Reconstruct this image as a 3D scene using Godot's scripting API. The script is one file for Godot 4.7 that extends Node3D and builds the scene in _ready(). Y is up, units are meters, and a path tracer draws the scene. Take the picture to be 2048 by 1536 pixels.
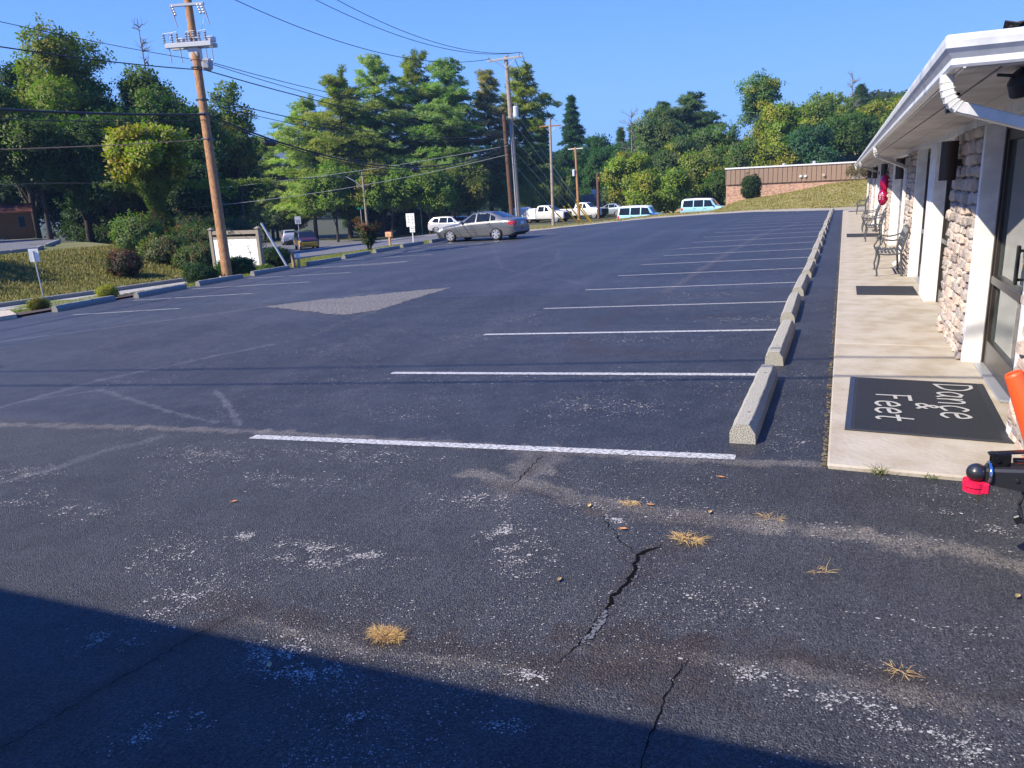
extends Node3D
# A sealed parking lot that falls away from a stone-fronted shop row towards a road, on a clear autumn morning.
# x runs across the lot (the walkway edge is x = 0), -z runs along the shop row, metres.

const EYE := Vector3(0, 1.8, 0)
var rng := RandomNumberGenerator.new()
var used := {}
var M := {}
var V2 := Vector2.ZERO


# ------------------------------------------------------------------ the scene, in order
func _ready() -> void:
	rng.seed = 20240917
	# camera
	var cam := Camera3D.new()
	cam.name = "camera"
	add_child(cam)
	cam.transform = Transform3D(Basis(Vector3(0.918193, -0.045341, -0.393530), Vector3(-0.056786, 0.968102, -0.244036), Vector3(0.392042, 0.246419, 0.886330)), EYE)
	cam.fov = 54.22
	cam.near = 0.05
	cam.far = 6000.0
	cam.current = true
	# sky, sun, exposure
	var sky := ProceduralSkyMaterial.new()
	sky.sky_top_color = Color(0.13, 0.38, 0.82)
	sky.sky_horizon_color = Color(0.54, 0.73, 0.90)
	sky.sky_curve = 0.16
	sky.ground_bottom_color = Color(0.25, 0.27, 0.26)
	sky.ground_horizon_color = Color(0.55, 0.68, 0.80)
	sky.sky_energy_multiplier = 1.0
	sky.sun_angle_max = 1.5
	sky.sun_curve = 0.05
	var s := Sky.new()
	s.sky_material = sky
	var env := Environment.new()
	env.background_mode = Environment.BG_SKY
	env.sky = s
	env.tonemap_mode = Environment.TONE_MAPPER_LINEAR
	env.tonemap_exposure = 1.75
	env.sdfgi_enabled = true
	env.ssao_enabled = true
	env.ssil_enabled = true
	env.fog_enabled = true
	env.fog_density = 0.00035
	env.fog_light_color = Color(0.60, 0.76, 0.96)
	var we := WorldEnvironment.new()
	we.name = "environment"
	we.environment = env
	add_child(we)
	var sun := DirectionalLight3D.new()
	sun.name = "sun"
	add_child(sun)
	sun.basis = Basis.looking_at(Vector3(0.78, -1.0, -0.85).normalized())
	sun.light_color = Color(1.0, 0.955, 0.88)
	sun.light_energy = 1.6
	sun.light_angular_distance = 0.5
	sun.shadow_enabled = true
	# structure, then things, small ones last
	materials()
	ground()
	building()
	far_buildings()
	poles()
	trees()
	shrubs()
	vehicles()
	shed()
	signs()
	wheel_stops()
	benches()
	mats()
	balloons()
	trailer()
	litter()
# ------------------------------------------------------------------ mesh builder
class MB:
	var v := PackedVector3Array()
	var n := PackedVector3Array()
	var c := PackedColorArray()
	var uv := PackedVector2Array()
	var col := Color(1, 1, 1)
	var use_col := false
	var uv2_rect := Rect2()
	func vert(p: Vector3, nn: Vector3, t := Vector2.ZERO) -> void:
		v.append(p); n.append(nn); uv.append(t); c.append(col)
	func tri(a: Vector3, b: Vector3, d: Vector3, na: Vector3, nb: Vector3, nd: Vector3, ta := Vector2.ZERO, tb := Vector2.ZERO, td := Vector2.ZERO) -> void:
		var g := (d - a).cross(b - a)
		if g.dot(na + nb + nd) >= 0.0:
			vert(a, na, ta); vert(b, nb, tb); vert(d, nd, td)
		else:
			vert(a, na, ta); vert(d, nd, td); vert(b, nb, tb)
	func ftri(a: Vector3, b: Vector3, d: Vector3, hint: Vector3) -> void:
		var g := (d - a).cross(b - a).normalized()
		if g.dot(hint) < 0.0:
			g = -g
		tri(a, b, d, g, g, g)
	func quad(a: Vector3, b: Vector3, d: Vector3, e: Vector3, hint: Vector3, flat_uv := false) -> void:
		var g := (d - a).cross(e - b).normalized()
		if g.dot(hint) < 0.0:
			g = -g
		if flat_uv:
			tri(a, b, d, g, g, g, Vector2(0, 0), Vector2(1, 0), Vector2(1, 1))
			tri(a, d, e, g, g, g, Vector2(0, 0), Vector2(1, 1), Vector2(0, 1))
		else:
			tri(a, b, d, g, g, g)
			tri(a, d, e, g, g, g)
	func box(ctr: Vector3, s: Vector3, bev := 0.0, bs := Basis.IDENTITY) -> void:
		var h := s * 0.5
		if bev <= 0.0:
			for ax in 3:
				for sg in [-1.0, 1.0]:
					var nn := Vector3.ZERO
					nn[ax] = sg
					var u := (ax + 1) % 3
					var w := (ax + 2) % 3
					var q := []
					for k in [[-1, -1], [1, -1], [1, 1], [-1, 1]]:
						var p := Vector3.ZERO
						p[ax] = sg * h[ax]; p[u] = k[0] * h[u]; p[w] = k[1] * h[w]
						q.append(ctr + bs * p)
					quad(q[0], q[1], q[2], q[3], bs * nn, true)
			return
		bev = minf(bev, minf(h.x, minf(h.y, h.z)) * 0.95)
		for ax in 3:
			var u := (ax + 1) % 3
			var w := (ax + 2) % 3
			for sg in [-1.0, 1.0]:
				var nn := Vector3.ZERO
				nn[ax] = sg
				var q := []
				for k in [[-1, -1], [1, -1], [1, 1], [-1, 1]]:
					var p := Vector3.ZERO
					p[ax] = sg * h[ax]; p[u] = k[0] * (h[u] - bev); p[w] = k[1] * (h[w] - bev)
					q.append(ctr + bs * p)
				quad(q[0], q[1], q[2], q[3], bs * nn, true)
			for s1 in [-1.0, 1.0]:
				for s2 in [-1.0, 1.0]:
					var q := []
					for k in [[0, -1], [0, 1], [1, 1], [1, -1]]:
						var p := Vector3.ZERO
						p[ax] = k[1] * (h[ax] - bev)
						p[u] = s1 * (h[u] - (bev if k[0] == 1 else 0.0))
						p[w] = s2 * (h[w] - (0.0 if k[0] == 1 else bev))
						q.append(ctr + bs * p)
					var nn := Vector3.ZERO
					nn[u] = s1; nn[w] = s2
					quad(q[0], q[1], q[2], q[3], bs * nn)
		for sx in [-1.0, 1.0]:
			for sy in [-1.0, 1.0]:
				for sz in [-1.0, 1.0]:
					var s3 := Vector3(sx, sy, sz)
					var a := Vector3(h.x, h.y - bev, h.z - bev) * s3
					var b := Vector3(h.x - bev, h.y, h.z - bev) * s3
					var d := Vector3(h.x - bev, h.y - bev, h.z) * s3
					ftri(ctr + bs * a, ctr + bs * b, ctr + bs * d, bs * s3)
	func tube(pts: Array, rad, sides := 8, caps := true) -> void:
		var rings := []
		var nor := []
		var up := Vector3.UP
		var last_t := Vector3.ZERO
		var len_at := 0.0
		var lens := []
		for i in pts.size():
			var t: Vector3 = (pts[mini(i + 1, pts.size() - 1)] - pts[maxi(i - 1, 0)]).normalized()
			if i == 0:
				up = t.cross(Vector3.RIGHT if absf(t.x) < 0.8 else Vector3.FORWARD).normalized()
			else:
				up = (up - t * up.dot(t)).normalized()
				len_at += (pts[i] - pts[i - 1]).length()
			lens.append(len_at)
			var sd := t.cross(up)
			var r: float = rad[i] if rad is Array else rad
			var ring := []
			var rn := []
			for k in sides + 1:
				var a := TAU * k / sides
				var d := up * cos(a) + sd * sin(a)
				ring.append(pts[i] + d * r)
				rn.append(d)
			rings.append(ring); nor.append(rn)
			last_t = t
		for i in pts.size() - 1:
			for k in sides:
				var u0 := float(k) / sides
				var u1 := float(k + 1) / sides
				tri(rings[i][k], rings[i][k + 1], rings[i + 1][k + 1], nor[i][k], nor[i][k + 1], nor[i + 1][k + 1], Vector2(u0, lens[i]), Vector2(u1, lens[i]), Vector2(u1, lens[i + 1]))
				tri(rings[i][k], rings[i + 1][k + 1], rings[i + 1][k], nor[i][k], nor[i + 1][k + 1], nor[i + 1][k], Vector2(u0, lens[i]), Vector2(u1, lens[i + 1]), Vector2(u0, lens[i + 1]))
		if caps:
			for e in [0, pts.size() - 1]:
				var hint: Vector3 = (pts[0] - pts[1]) if e == 0 else last_t
				for k in sides:
					ftri(pts[e], rings[e][k], rings[e][k + 1], hint)
	func lathe(prof: Array, segs: int, at := Vector3.ZERO, bs := Basis.IDENTITY) -> void:
		for i in prof.size() - 1:
			var p: Vector2 = prof[i]
			var q: Vector2 = prof[i + 1]
			var d := (q - p).normalized()
			for k in segs:
				var a := TAU * k / segs
				var b := TAU * (k + 1) / segs
				var ra := Vector3(cos(a), 0, sin(a))
				var rb := Vector3(cos(b), 0, sin(b))
				var na := bs * (ra * d.y + Vector3.UP * -d.x)
				var nb := bs * (rb * d.y + Vector3.UP * -d.x)
				var p0 := at + bs * (ra * p.x + Vector3.UP * p.y)
				var p1 := at + bs * (rb * p.x + Vector3.UP * p.y)
				var q0 := at + bs * (ra * q.x + Vector3.UP * q.y)
				var q1 := at + bs * (rb * q.x + Vector3.UP * q.y)
				if p.x > 0.0001:
					tri(p0, p1, q1 if q.x > 0.0001 else q0, na, nb, nb)
				if q.x > 0.0001:
					tri(p0, q1, q0, na, nb, na)
	func prism(poly: PackedVector2Array, depth: float, at := Vector3.ZERO, bs := Basis.IDENTITY) -> void:
		# poly in local xy, extruded along local z from 0 to depth
		var idx := Geometry2D.triangulate_polygon(poly)
		var ctr := V(poly)
		for z in [0.0, depth]:
			var hint := bs * Vector3(0, 0, -1 if z == 0.0 else 1) * signf(depth)
			for i in range(0, idx.size(), 3):
				ftri(at + bs * Vector3(poly[idx[i]].x, poly[idx[i]].y, z), at + bs * Vector3(poly[idx[i + 1]].x, poly[idx[i + 1]].y, z), at + bs * Vector3(poly[idx[i + 2]].x, poly[idx[i + 2]].y, z), hint)
		var cw := Geometry2D.is_polygon_clockwise(poly)
		for i in poly.size():
			var a := poly[i]
			var b := poly[(i + 1) % poly.size()]
			var o := (b - a).orthogonal() * (-1.0 if cw else 1.0)
			o = -o if not _out(poly, (a + b) * 0.5 + o.normalized() * 0.0005) else o
			quad(at + bs * Vector3(a.x, a.y, 0), at + bs * Vector3(b.x, b.y, 0), at + bs * Vector3(b.x, b.y, depth), at + bs * Vector3(a.x, a.y, depth), bs * Vector3(o.x, o.y, 0))
	func _out(poly: PackedVector2Array, p: Vector2) -> bool:
		return not Geometry2D.is_point_in_polygon(p, poly)
	func V(poly: PackedVector2Array) -> Vector2:
		var s := Vector2.ZERO
		for p in poly:
			s += p
		return s / poly.size()
	func grid(rows: Array, hint_up: Vector3, uvs = null, smooth := true) -> void:
		# rows of equally many points; smooth normals, turned so that they agree with hint_up (or, when it is zero, away from the centre)
		var nr := rows.size()
		var nc: int = rows[0].size()
		var ctr := Vector3.ZERO
		for r in rows:
			for p in r:
				ctr += p
		ctr /= float(nr * nc)
		var nn := []
		for i in nr:
			var line := []
			for j in nc:
				var du: Vector3 = rows[mini(i + 1, nr - 1)][j] - rows[maxi(i - 1, 0)][j]
				var dv: Vector3 = rows[i][mini(j + 1, nc - 1)] - rows[i][maxi(j - 1, 0)]
				var g := du.cross(dv).normalized()
				var h: Vector3 = hint_up if hint_up != Vector3.ZERO else rows[i][j] - ctr
				if g.dot(h) < 0.0:
					g = -g
				line.append(g)
			nn.append(line)
		for i in nr - 1:
			for j in nc - 1:
				var a: Vector3 = rows[i][j]
				var b: Vector3 = rows[i][j + 1]
				var d: Vector3 = rows[i + 1][j + 1]
				var e: Vector3 = rows[i + 1][j]
				if smooth:
					var ua := Vector2.ZERO
					var ub := Vector2.ZERO
					var ud := Vector2.ZERO
					var ue := Vector2.ZERO
					if uvs != null:
						ua = uvs[i][j]; ub = uvs[i][j + 1]; ud = uvs[i + 1][j + 1]; ue = uvs[i + 1][j]
					tri(a, b, d, nn[i][j], nn[i][j + 1], nn[i + 1][j + 1], ua, ub, ud)
					tri(a, d, e, nn[i][j], nn[i + 1][j + 1], nn[i + 1][j], ua, ud, ue)
				else:
					quad(a, b, d, e, nn[i][j])
	func ribbon(pts: Array, w: float, up: Vector3, thick := 0.0) -> void:
		for i in pts.size() - 1:
			var a: Vector3 = pts[i]
			var b: Vector3 = pts[i + 1]
			var t := (b - a).normalized()
			var s := t.cross(up).normalized() * w * 0.5
			a -= t * w * 0.3
			b += t * w * 0.3
			quad(a - s, a + s, b + s, b - s, up)
			if thick > 0.0:
				var k := up * -thick
				quad(a - s, b - s, b - s + k, a - s + k, -s)
				quad(a + s, b + s, b + s + k, a + s + k, s)
	func strip(pts: Array, w: float, up: Vector3, cap := 0.3) -> void:
		# one continuous band with mitred joints, so that no two faces overlap
		var l := []
		var r := []
		var last := pts.size() - 1
		for i in pts.size():
			var t0: Vector3 = (pts[i] - pts[maxi(i - 1, 0)]).normalized() if i > 0 else (pts[1] - pts[0]).normalized()
			var t1: Vector3 = (pts[mini(i + 1, last)] - pts[i]).normalized() if i < last else t0
			var t := (t0 + t1).normalized()
			if t == Vector3.ZERO:
				t = t1
			var s := t.cross(up).normalized()
			var k := w * 0.5 / maxf(0.6, s.dot(t1.cross(up).normalized()))
			var p: Vector3 = pts[i]
			if i == 0: p -= t * w * cap
			if i == last: p += t * w * cap
			l.append(p - s * k); r.append(p + s * k)
		for i in last:
			quad(l[i], r[i], r[i + 1], l[i + 1], up)
	func done() -> ArrayMesh:
		var arr := []
		arr.resize(Mesh.ARRAY_MAX)
		arr[Mesh.ARRAY_VERTEX] = v
		arr[Mesh.ARRAY_NORMAL] = n
		arr[Mesh.ARRAY_TEX_UV] = uv
		if use_col:
			arr[Mesh.ARRAY_COLOR] = c
		if uv2_rect.size.x > 0.0:
			var u2 := PackedVector2Array()
			for p in v:
				u2.append((Vector2(p.x, p.z) - uv2_rect.position) / uv2_rect.size)
			arr[Mesh.ARRAY_TEX_UV2] = u2
		var m := ArrayMesh.new()
		m.add_surface_from_arrays(Mesh.PRIMITIVE_TRIANGLES, arr)
		return m

# ------------------------------------------------------------------ scene helpers
func numbered(called: String) -> String:
	if not used.has(called):
		used[called] = 0
		return called
	used[called] += 1
	return "%s_%03d" % [called, used[called]]

func tag(o: Node3D, label := "", category := "", group := "", kind := "") -> Node3D:
	if label != "": o.set_meta("label", label)
	if category != "": o.set_meta("category", category)
	if group != "": o.set_meta("group", group)
	if kind != "": o.set_meta("kind", kind)
	return o

func thing(called: String, label: String, category: String, at := Vector3.ZERO, turn := 0.0, group := "") -> Node3D:
	var o := Node3D.new()
	o.name = numbered(called)
	add_child(o)
	o.position = at
	o.rotation.y = turn
	tag(o, label, category, group)
	return o

func obj(called: String, mesh: Mesh, mat: Material, parent: Node = null) -> MeshInstance3D:
	var o := MeshInstance3D.new()
	o.mesh = mesh
	o.material_override = mat
	if parent == null or parent == self:
		o.name = numbered(called)
		add_child(o)
	else:
		o.name = called
		parent.add_child(o, true)
	return o

func struct(called: String, mesh: Mesh, mat: Material) -> MeshInstance3D:
	var o := obj(called, mesh, mat)
	o.set_meta("kind", "structure")
	return o

func dup(o: Node3D, label := "", at = null, turn = null) -> Node3D:
	var base := String(o.name).rstrip("0123456789_") if String(o.name).right(3).is_valid_int() else String(o.name)
	var c: Node3D = o.duplicate()
	c.name = numbered(base)
	add_child(c)
	if label != "": c.set_meta("label", label)
	if at != null: c.position = at
	if turn != null: c.rotation.y = turn
	return c

func mat(r: float, g: float, b: float, rough := 0.8, metal := 0.0) -> StandardMaterial3D:
	var m := StandardMaterial3D.new()
	m.albedo_color = Color(r, g, b).linear_to_srgb()
	m.roughness = rough
	m.metallic = metal
	return m

func noise(freq: float, sd: int, kind := FastNoiseLite.TYPE_SIMPLEX_SMOOTH, octaves := 4) -> FastNoiseLite:
	var f := FastNoiseLite.new()
	f.seed = sd
	f.frequency = freq
	f.noise_type = kind
	f.fractal_octaves = octaves
	return f

func ntex(f: FastNoiseLite, stops: Array, size := 512) -> NoiseTexture2D:
	# stops: [offset, linear r, g, b] ...
	var g := Gradient.new()
	var of := PackedFloat32Array()
	var cs := PackedColorArray()
	for s in stops:
		of.append(0.5 + (s[0] - 0.5) * 0.6); cs.append(Color(s[1], s[2], s[3]).linear_to_srgb())
	g.offsets = of
	g.colors = cs
	var t := NoiseTexture2D.new()
	t.width = size; t.height = size
	t.seamless = true
	t.noise = f
	t.color_ramp = g
	return t

func nnormal(f: FastNoiseLite, strength := 4.0, size := 512) -> NoiseTexture2D:
	var t := NoiseTexture2D.new()
	t.width = size; t.height = size
	t.seamless = true
	t.noise = f
	t.as_normal_map = true
	t.bump_strength = strength
	return t

func tri_mat(m: StandardMaterial3D, tex: Texture2D, scale: float, world := false) -> StandardMaterial3D:
	m.albedo_texture = tex
	m.albedo_color = Color(1, 1, 1)
	m.uv1_triplanar = true
	m.uv1_world_triplanar = world
	m.uv1_scale = Vector3.ONE * scale
	return m

func bump(m: StandardMaterial3D, f: FastNoiseLite, strength: float, amount := 1.0, size := 512) -> StandardMaterial3D:
	m.normal_enabled = true
	m.normal_texture = nnormal(f, strength, size)
	m.normal_scale = amount
	return m

func multi(called: String, mesh: Mesh, m: Material, buf: PackedFloat32Array, parent: Node) -> MultiMeshInstance3D:
	var mm := MultiMesh.new()
	mm.transform_format = MultiMesh.TRANSFORM_3D
	mm.use_colors = true
	mm.mesh = mesh
	mm.instance_count = buf.size() / 16
	mm.buffer = buf
	var o := MultiMeshInstance3D.new()
	o.multimesh = mm
	o.material_override = m
	o.set_meta("kind", "stuff")
	if parent == self:
		o.name = numbered(called)
		add_child(o)
	else:
		o.name = called
		parent.add_child(o, true)
	return o

func put(buf: PackedFloat32Array, b: Basis, p: Vector3, c: Color) -> void:
	buf.append_array(PackedFloat32Array([b.x.x, b.y.x, b.z.x, p.x, b.x.y, b.y.y, b.z.y, p.y, b.x.z, b.y.z, b.z.z, p.z, c.r, c.g, c.b, 1.0]))

func rb() -> Basis:
	return Basis(Vector3.UP, rng.randf() * TAU) * Basis(Vector3.RIGHT, rng.randf() * TAU) * Basis(Vector3.UP, rng.randf() * TAU)

func rr(a: float, b: float) -> float:
	return rng.randf_range(a, b)

func jit(c: Color, amount: float) -> Color:
	var k := 1.0 + rr(-amount, amount)
	return Color(c.r * k * (1.0 + rr(-amount, amount) * 0.4), c.g * k, c.b * k * (1.0 + rr(-amount, amount) * 0.4))

# ------------------------------------------------------------------ the lie of the land
func lot_s(z: float) -> float:
	return lerpf(0.0375, 0.022, smoothstep(10.0, 42.0, -z))

func lot_y(x: float, z: float) -> float:
	return minf(x, 0.0) * lot_s(z)

func far_edge(x: float) -> float:
	# where the asphalt ends, far from the camera
	var e := [[-30.0, -40.0], [-19.3, -40.3], [-16.3, -40.6], [-14.0, -46.6], [-11.8, -50.7], [-8.8, -52.3], [-5.6, -52.9], [-2.4, -50.0], [0.1, -48.0], [3.0, -47.0]]
	return piece(e, x)

func piece(e: Array, x: float) -> float:
	if x <= e[0][0]:
		return e[0][1]
	for i in e.size() - 1:
		if x <= e[i + 1][0]:
			return lerpf(e[i][1], e[i + 1][1], (x - e[i][0]) / (e[i + 1][0] - e[i][0]))
	return e[-1][1]

func hill_y(x: float) -> float:
	return piece([[-60.0, -2.6], [-27.0, -1.75], [-20.0, -1.25], [-14.0, -0.55], [-10.0, -0.12], [-7.5, 0.28], [-5.4, 0.52], [-3.3, 0.86], [-1.3, 1.25], [1.6, 1.55], [6.0, 2.6], [30.0, 4.0]], x)

func gy(x: float, z: float) -> float:
	var y := 0.0
	var e := lot_y(-19.3, z)
	if x >= -19.3:
		y = lot_y(x, z)
	else:
		var u := -19.3 - x
		var low := lerpf(e, -0.82, smoothstep(0.0, 4.0, u))
		low = lerpf(low, -2.7, clampf((u - 4.0) / 25.0, 0.0, 1.0))
		low -= 0.3 * smoothstep(30.0, 60.0, u)
		var bank := lerpf(e, -0.92, smoothstep(0.0, 2.6, u)) - 0.06 * smoothstep(2.6, 6.0, u) + 1.18 * smoothstep(6.0, 12.0, u)
		var k := smoothstep(0.0, 9.0, (-z - 22.5) - 0.5 * (u - 6.0))
		y = lerpf(bank, low, k)
	if x > -40.0:
		var fe := far_edge(x)
		var t := smoothstep(1.0, 17.0, fe - z) * smoothstep(-40.0, -21.0, x)
		y = lerpf(y, hill_y(x), t)
	# wooded hillside far behind the brick building, dying out to the left
	var far := maxf(-z - 84.0, 0.0)
	# lower lot behind the crest of the bank, left of the brick building
	var pad := smoothstep(-56.6, -59.2, z) * smoothstep(-8.4, -10.3, x) * (1.0 - smoothstep(-76.0, -84.0, z) * 0.5)
	if x > -40.0:
		y = lerpf(y, minf(y, -1.48 + 0.27 * smoothstep(-62.0, -66.0, z)), clampf(pad, 0.0, 1.0))
	y += minf(far, 90.0) * 0.13 * smoothstep(-36.0, 2.0, x)
	# low ground left of it stays level
	return y

func on(x: float, z: float, up := 0.0) -> Vector3:
	return Vector3(x, gy(x, z) + up, z)

# ------------------------------------------------------------------ materials
func materials() -> void:
	var fine := noise(0.09, 3, FastNoiseLite.TYPE_SIMPLEX, 3)
	var broad := noise(0.012, 5, FastNoiseLite.TYPE_SIMPLEX_SMOOTH, 5)
	M.concrete = tri_mat(bump(mat(1, 1, 1, 0.9), fine, 2.0, 0.2), ntex(noise(0.006, 9, FastNoiseLite.TYPE_SIMPLEX_SMOOTH, 7), [0.0, 0.34, 0.29, 0.21, 0.5, 0.39, 0.345, 0.27, 1.0, 0.425, 0.385, 0.31].reduce(stops_in, []), 1024), 0.33, true)
	M.stop = tri_mat(bump(mat(1, 1, 1, 0.95), noise(0.16, 4, FastNoiseLite.TYPE_SIMPLEX, 2), 5.0, 0.9), ntex(noise(0.11, 17, FastNoiseLite.TYPE_SIMPLEX, 4), [0.0, 0.14, 0.135, 0.11, 0.42, 0.41, 0.39, 0.32, 1.0, 0.58, 0.55, 0.46].reduce(stops_in, [])), 1.6)
	M.stop_old = tri_mat(bump(mat(1, 1, 1, 0.95), fine, 4.0, 0.8), ntex(noise(0.05, 19, FastNoiseLite.TYPE_SIMPLEX, 5), [0.0, 0.10, 0.10, 0.09, 0.5, 0.22, 0.22, 0.19, 1.0, 0.42, 0.41, 0.35].reduce(stops_in, [])), 1.6)
	M.white = tri_mat(mat(1, 1, 1, 0.45), ntex(broad, [0.0, 0.68, 0.68, 0.66, 1.0, 0.82, 0.82, 0.81].reduce(stops_in, [])), 0.9)
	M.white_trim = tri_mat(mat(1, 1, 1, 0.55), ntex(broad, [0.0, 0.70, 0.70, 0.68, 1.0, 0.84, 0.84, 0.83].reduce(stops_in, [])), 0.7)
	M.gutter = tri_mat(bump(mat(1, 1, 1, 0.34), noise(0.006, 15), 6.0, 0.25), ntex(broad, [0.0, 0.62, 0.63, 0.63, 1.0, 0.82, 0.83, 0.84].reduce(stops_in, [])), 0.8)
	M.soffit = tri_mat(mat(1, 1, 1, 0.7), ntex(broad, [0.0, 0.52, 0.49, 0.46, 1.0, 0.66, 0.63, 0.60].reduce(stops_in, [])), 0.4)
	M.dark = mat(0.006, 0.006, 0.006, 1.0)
	M.dark.metallic_specular = 0.1
	M.black = mat(0.012, 0.012, 0.013, 0.35)
	M.bronze = mat(0.055, 0.045, 0.038, 0.34, 0.5)
	M.lamp = mat(0.06, 0.042, 0.030, 0.42, 0.4)
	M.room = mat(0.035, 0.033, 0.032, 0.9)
	M.mortar = tri_mat(mat(1, 1, 1, 0.95), ntex(fine, [0.0, 0.16, 0.13, 0.11, 1.0, 0.27, 0.23, 0.19].reduce(stops_in, [])), 1.2)
	M.siding = mat(0.27, 0.245, 0.215, 0.6)
	var g := StandardMaterial3D.new()
	g.transparency = BaseMaterial3D.TRANSPARENCY_ALPHA
	g.albedo_color = Color(0.75, 0.85, 0.82, 0.12)
	g.roughness = 0.02
	g.metallic_specular = 0.85
	M.glass = g
	M.car_glass = mat(0.012, 0.016, 0.02, 0.015)
	M.car_glass.metallic_specular = 0.5
	M.tyre = mat(0.018, 0.018, 0.018, 0.85)
	M.rim = mat(0.62, 0.63, 0.65, 0.3, 0.7)
	M.chrome = mat(0.75, 0.75, 0.76, 0.12, 1.0)
	M.red_glass = mat(0.45, 0.012, 0.015, 0.15)
	M.clear_lens = mat(0.75, 0.76, 0.75, 0.1)
	M.plastic = mat(0.02, 0.02, 0.021, 0.55)
	M.steel = mat(0.46, 0.47, 0.48, 0.42, 0.6)
	M.galv = tri_mat(mat(1, 1, 1, 0.5, 0.3), ntex(fine, [0.0, 0.45, 0.46, 0.47, 1.0, 0.62, 0.63, 0.64].reduce(stops_in, [])), 0.8)
	M.porcelain = mat(0.30, 0.31, 0.33, 0.3)
	M.iron = mat(0.11, 0.115, 0.12, 0.42, 0.5)
	M.wire = mat(0.02, 0.02, 0.022, 0.6)
	M.cable_pale = mat(0.33, 0.34, 0.34, 0.5)
	M.pole_red = tri_mat(bump(mat(1, 1, 1, 0.85), noise(0.05, 7, FastNoiseLite.TYPE_SIMPLEX, 3), 3.0, 0.6), ntex(noise(0.03, 31, FastNoiseLite.TYPE_SIMPLEX, 5), [0.0, 0.17, 0.075, 0.03, 0.5, 0.36, 0.18, 0.075, 1.0, 0.50, 0.28, 0.13].reduce(stops_in, [])), 1.0)
	M.pole_red.uv1_scale = Vector3(2.2, 0.22, 2.2)
	M.pole_grey = tri_mat(bump(mat(1, 1, 1, 0.9), noise(0.05, 8, FastNoiseLite.TYPE_SIMPLEX, 3), 3.0, 0.6), ntex(noise(0.03, 33, FastNoiseLite.TYPE_SIMPLEX, 5), [0.0, 0.16, 0.12, 0.085, 0.5, 0.31, 0.25, 0.185, 1.0, 0.44, 0.37, 0.29].reduce(stops_in, [])), 1.0)
	M.pole_grey.uv1_scale = Vector3(2.2, 0.22, 2.2)
	M.pole_dark = tri_mat(mat(1, 1, 1, 0.9), ntex(noise(0.03, 34, FastNoiseLite.TYPE_SIMPLEX, 5), [0.0, 0.055, 0.03, 0.018, 1.0, 0.17, 0.085, 0.05].reduce(stops_in, [])), 1.0)
	M.pole_dark.uv1_scale = Vector3(2.2, 0.22, 2.2)
	M.sign_wood = tri_mat(mat(1, 1, 1, 0.75), ntex(noise(0.03, 35, FastNoiseLite.TYPE_SIMPLEX, 4), [0.0, 0.20, 0.17, 0.13, 1.0, 0.31, 0.27, 0.21].reduce(stops_in, [])), 1.0)
	M.bark = tri_mat(mat(1, 1, 1, 0.95), ntex(noise(0.06, 41, FastNoiseLite.TYPE_SIMPLEX, 4), [0.0, 0.025, 0.018, 0.013, 1.0, 0.10, 0.078, 0.058].reduce(stops_in, [])), 1.0)
	M.bark.uv1_scale = Vector3(1.5, 0.4, 1.5)
	M.bark_grey = mat(0.22, 0.20, 0.185, 0.9)
	# foliage: colour comes per clump, light passes through the blades
	M.leaf = leaf_mat(0.55, Color(0.72, 0.95, 0.25))
	M.needle = leaf_mat(0.55, Color(0.68, 0.9, 0.28))
	M.grass = leaf_mat(0.8, Color(0.5, 0.55, 0.15))
	M.straw = leaf_mat(0.75, Color(0.4, 0.3, 0.15))
	M.shingle = tri_mat(mat(1, 1, 1, 0.95), ntex(fine, [0.0, 0.03, 0.027, 0.025, 1.0, 0.085, 0.075, 0.07].reduce(stops_in, [])), 1.5)
	M.tarp = tri_mat(bump(mat(1, 1, 1, 0.55), noise(0.02, 51, FastNoiseLite.TYPE_SIMPLEX, 4), 6.0, 1.0), ntex(broad, [0.0, 0.035, 0.036, 0.028, 1.0, 0.10, 0.10, 0.08].reduce(stops_in, [])), 0.8)
	M.mulch = tri_mat(mat(1, 1, 1, 0.95), ntex(noise(0.12, 53, FastNoiseLite.TYPE_CELLULAR, 2), [0.0, 0.02, 0.012, 0.008, 0.5, 0.07, 0.04, 0.028, 1.0, 0.15, 0.10, 0.075].reduce(stops_in, [])), 1.4, true)
	M.brown_metal = mat(0.33, 0.225, 0.15, 0.5, 0.1)
	M.grey_metal = mat(0.31, 0.27, 0.235, 0.5, 0.1)
	M.orange = mat(0.85, 0.10, 0.02, 0.5)
	M.coupler = mat(0.014, 0.014, 0.016, 0.25)
	M.coupler.clearcoat_enabled = true
	M.coupler.clearcoat = 0.6
	M.red_lock = mat(0.62, 0.012, 0.06, 0.4)
	M.brass = mat(0.55, 0.36, 0.13, 0.3, 0.9)
	M.yellow = mat(0.80, 0.47, 0.02, 0.5)

func stops_in(acc: Array, x: float) -> Array:
	# gathers a flat list into [offset, r, g, b] rows
	if acc.is_empty() or acc[-1].size() == 4:
		acc.append([x])
	else:
		acc[-1].append(x)
	return acc

func leaf_mat(rough: float, through: Color) -> StandardMaterial3D:
	var m := mat(1, 1, 1, rough)
	m.vertex_color_use_as_albedo = true
	m.cull_mode = BaseMaterial3D.CULL_DISABLED
	m.backlight_enabled = true
	m.backlight = through
	m.metallic_specular = 0.35
	return m

func paint(r: float, g: float, b: float) -> StandardMaterial3D:
	var m := mat(r, g, b, 0.36, 0.25)
	m.clearcoat_enabled = true
	m.clearcoat = 0.8
	m.clearcoat_roughness = 0.06
	return m

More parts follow.
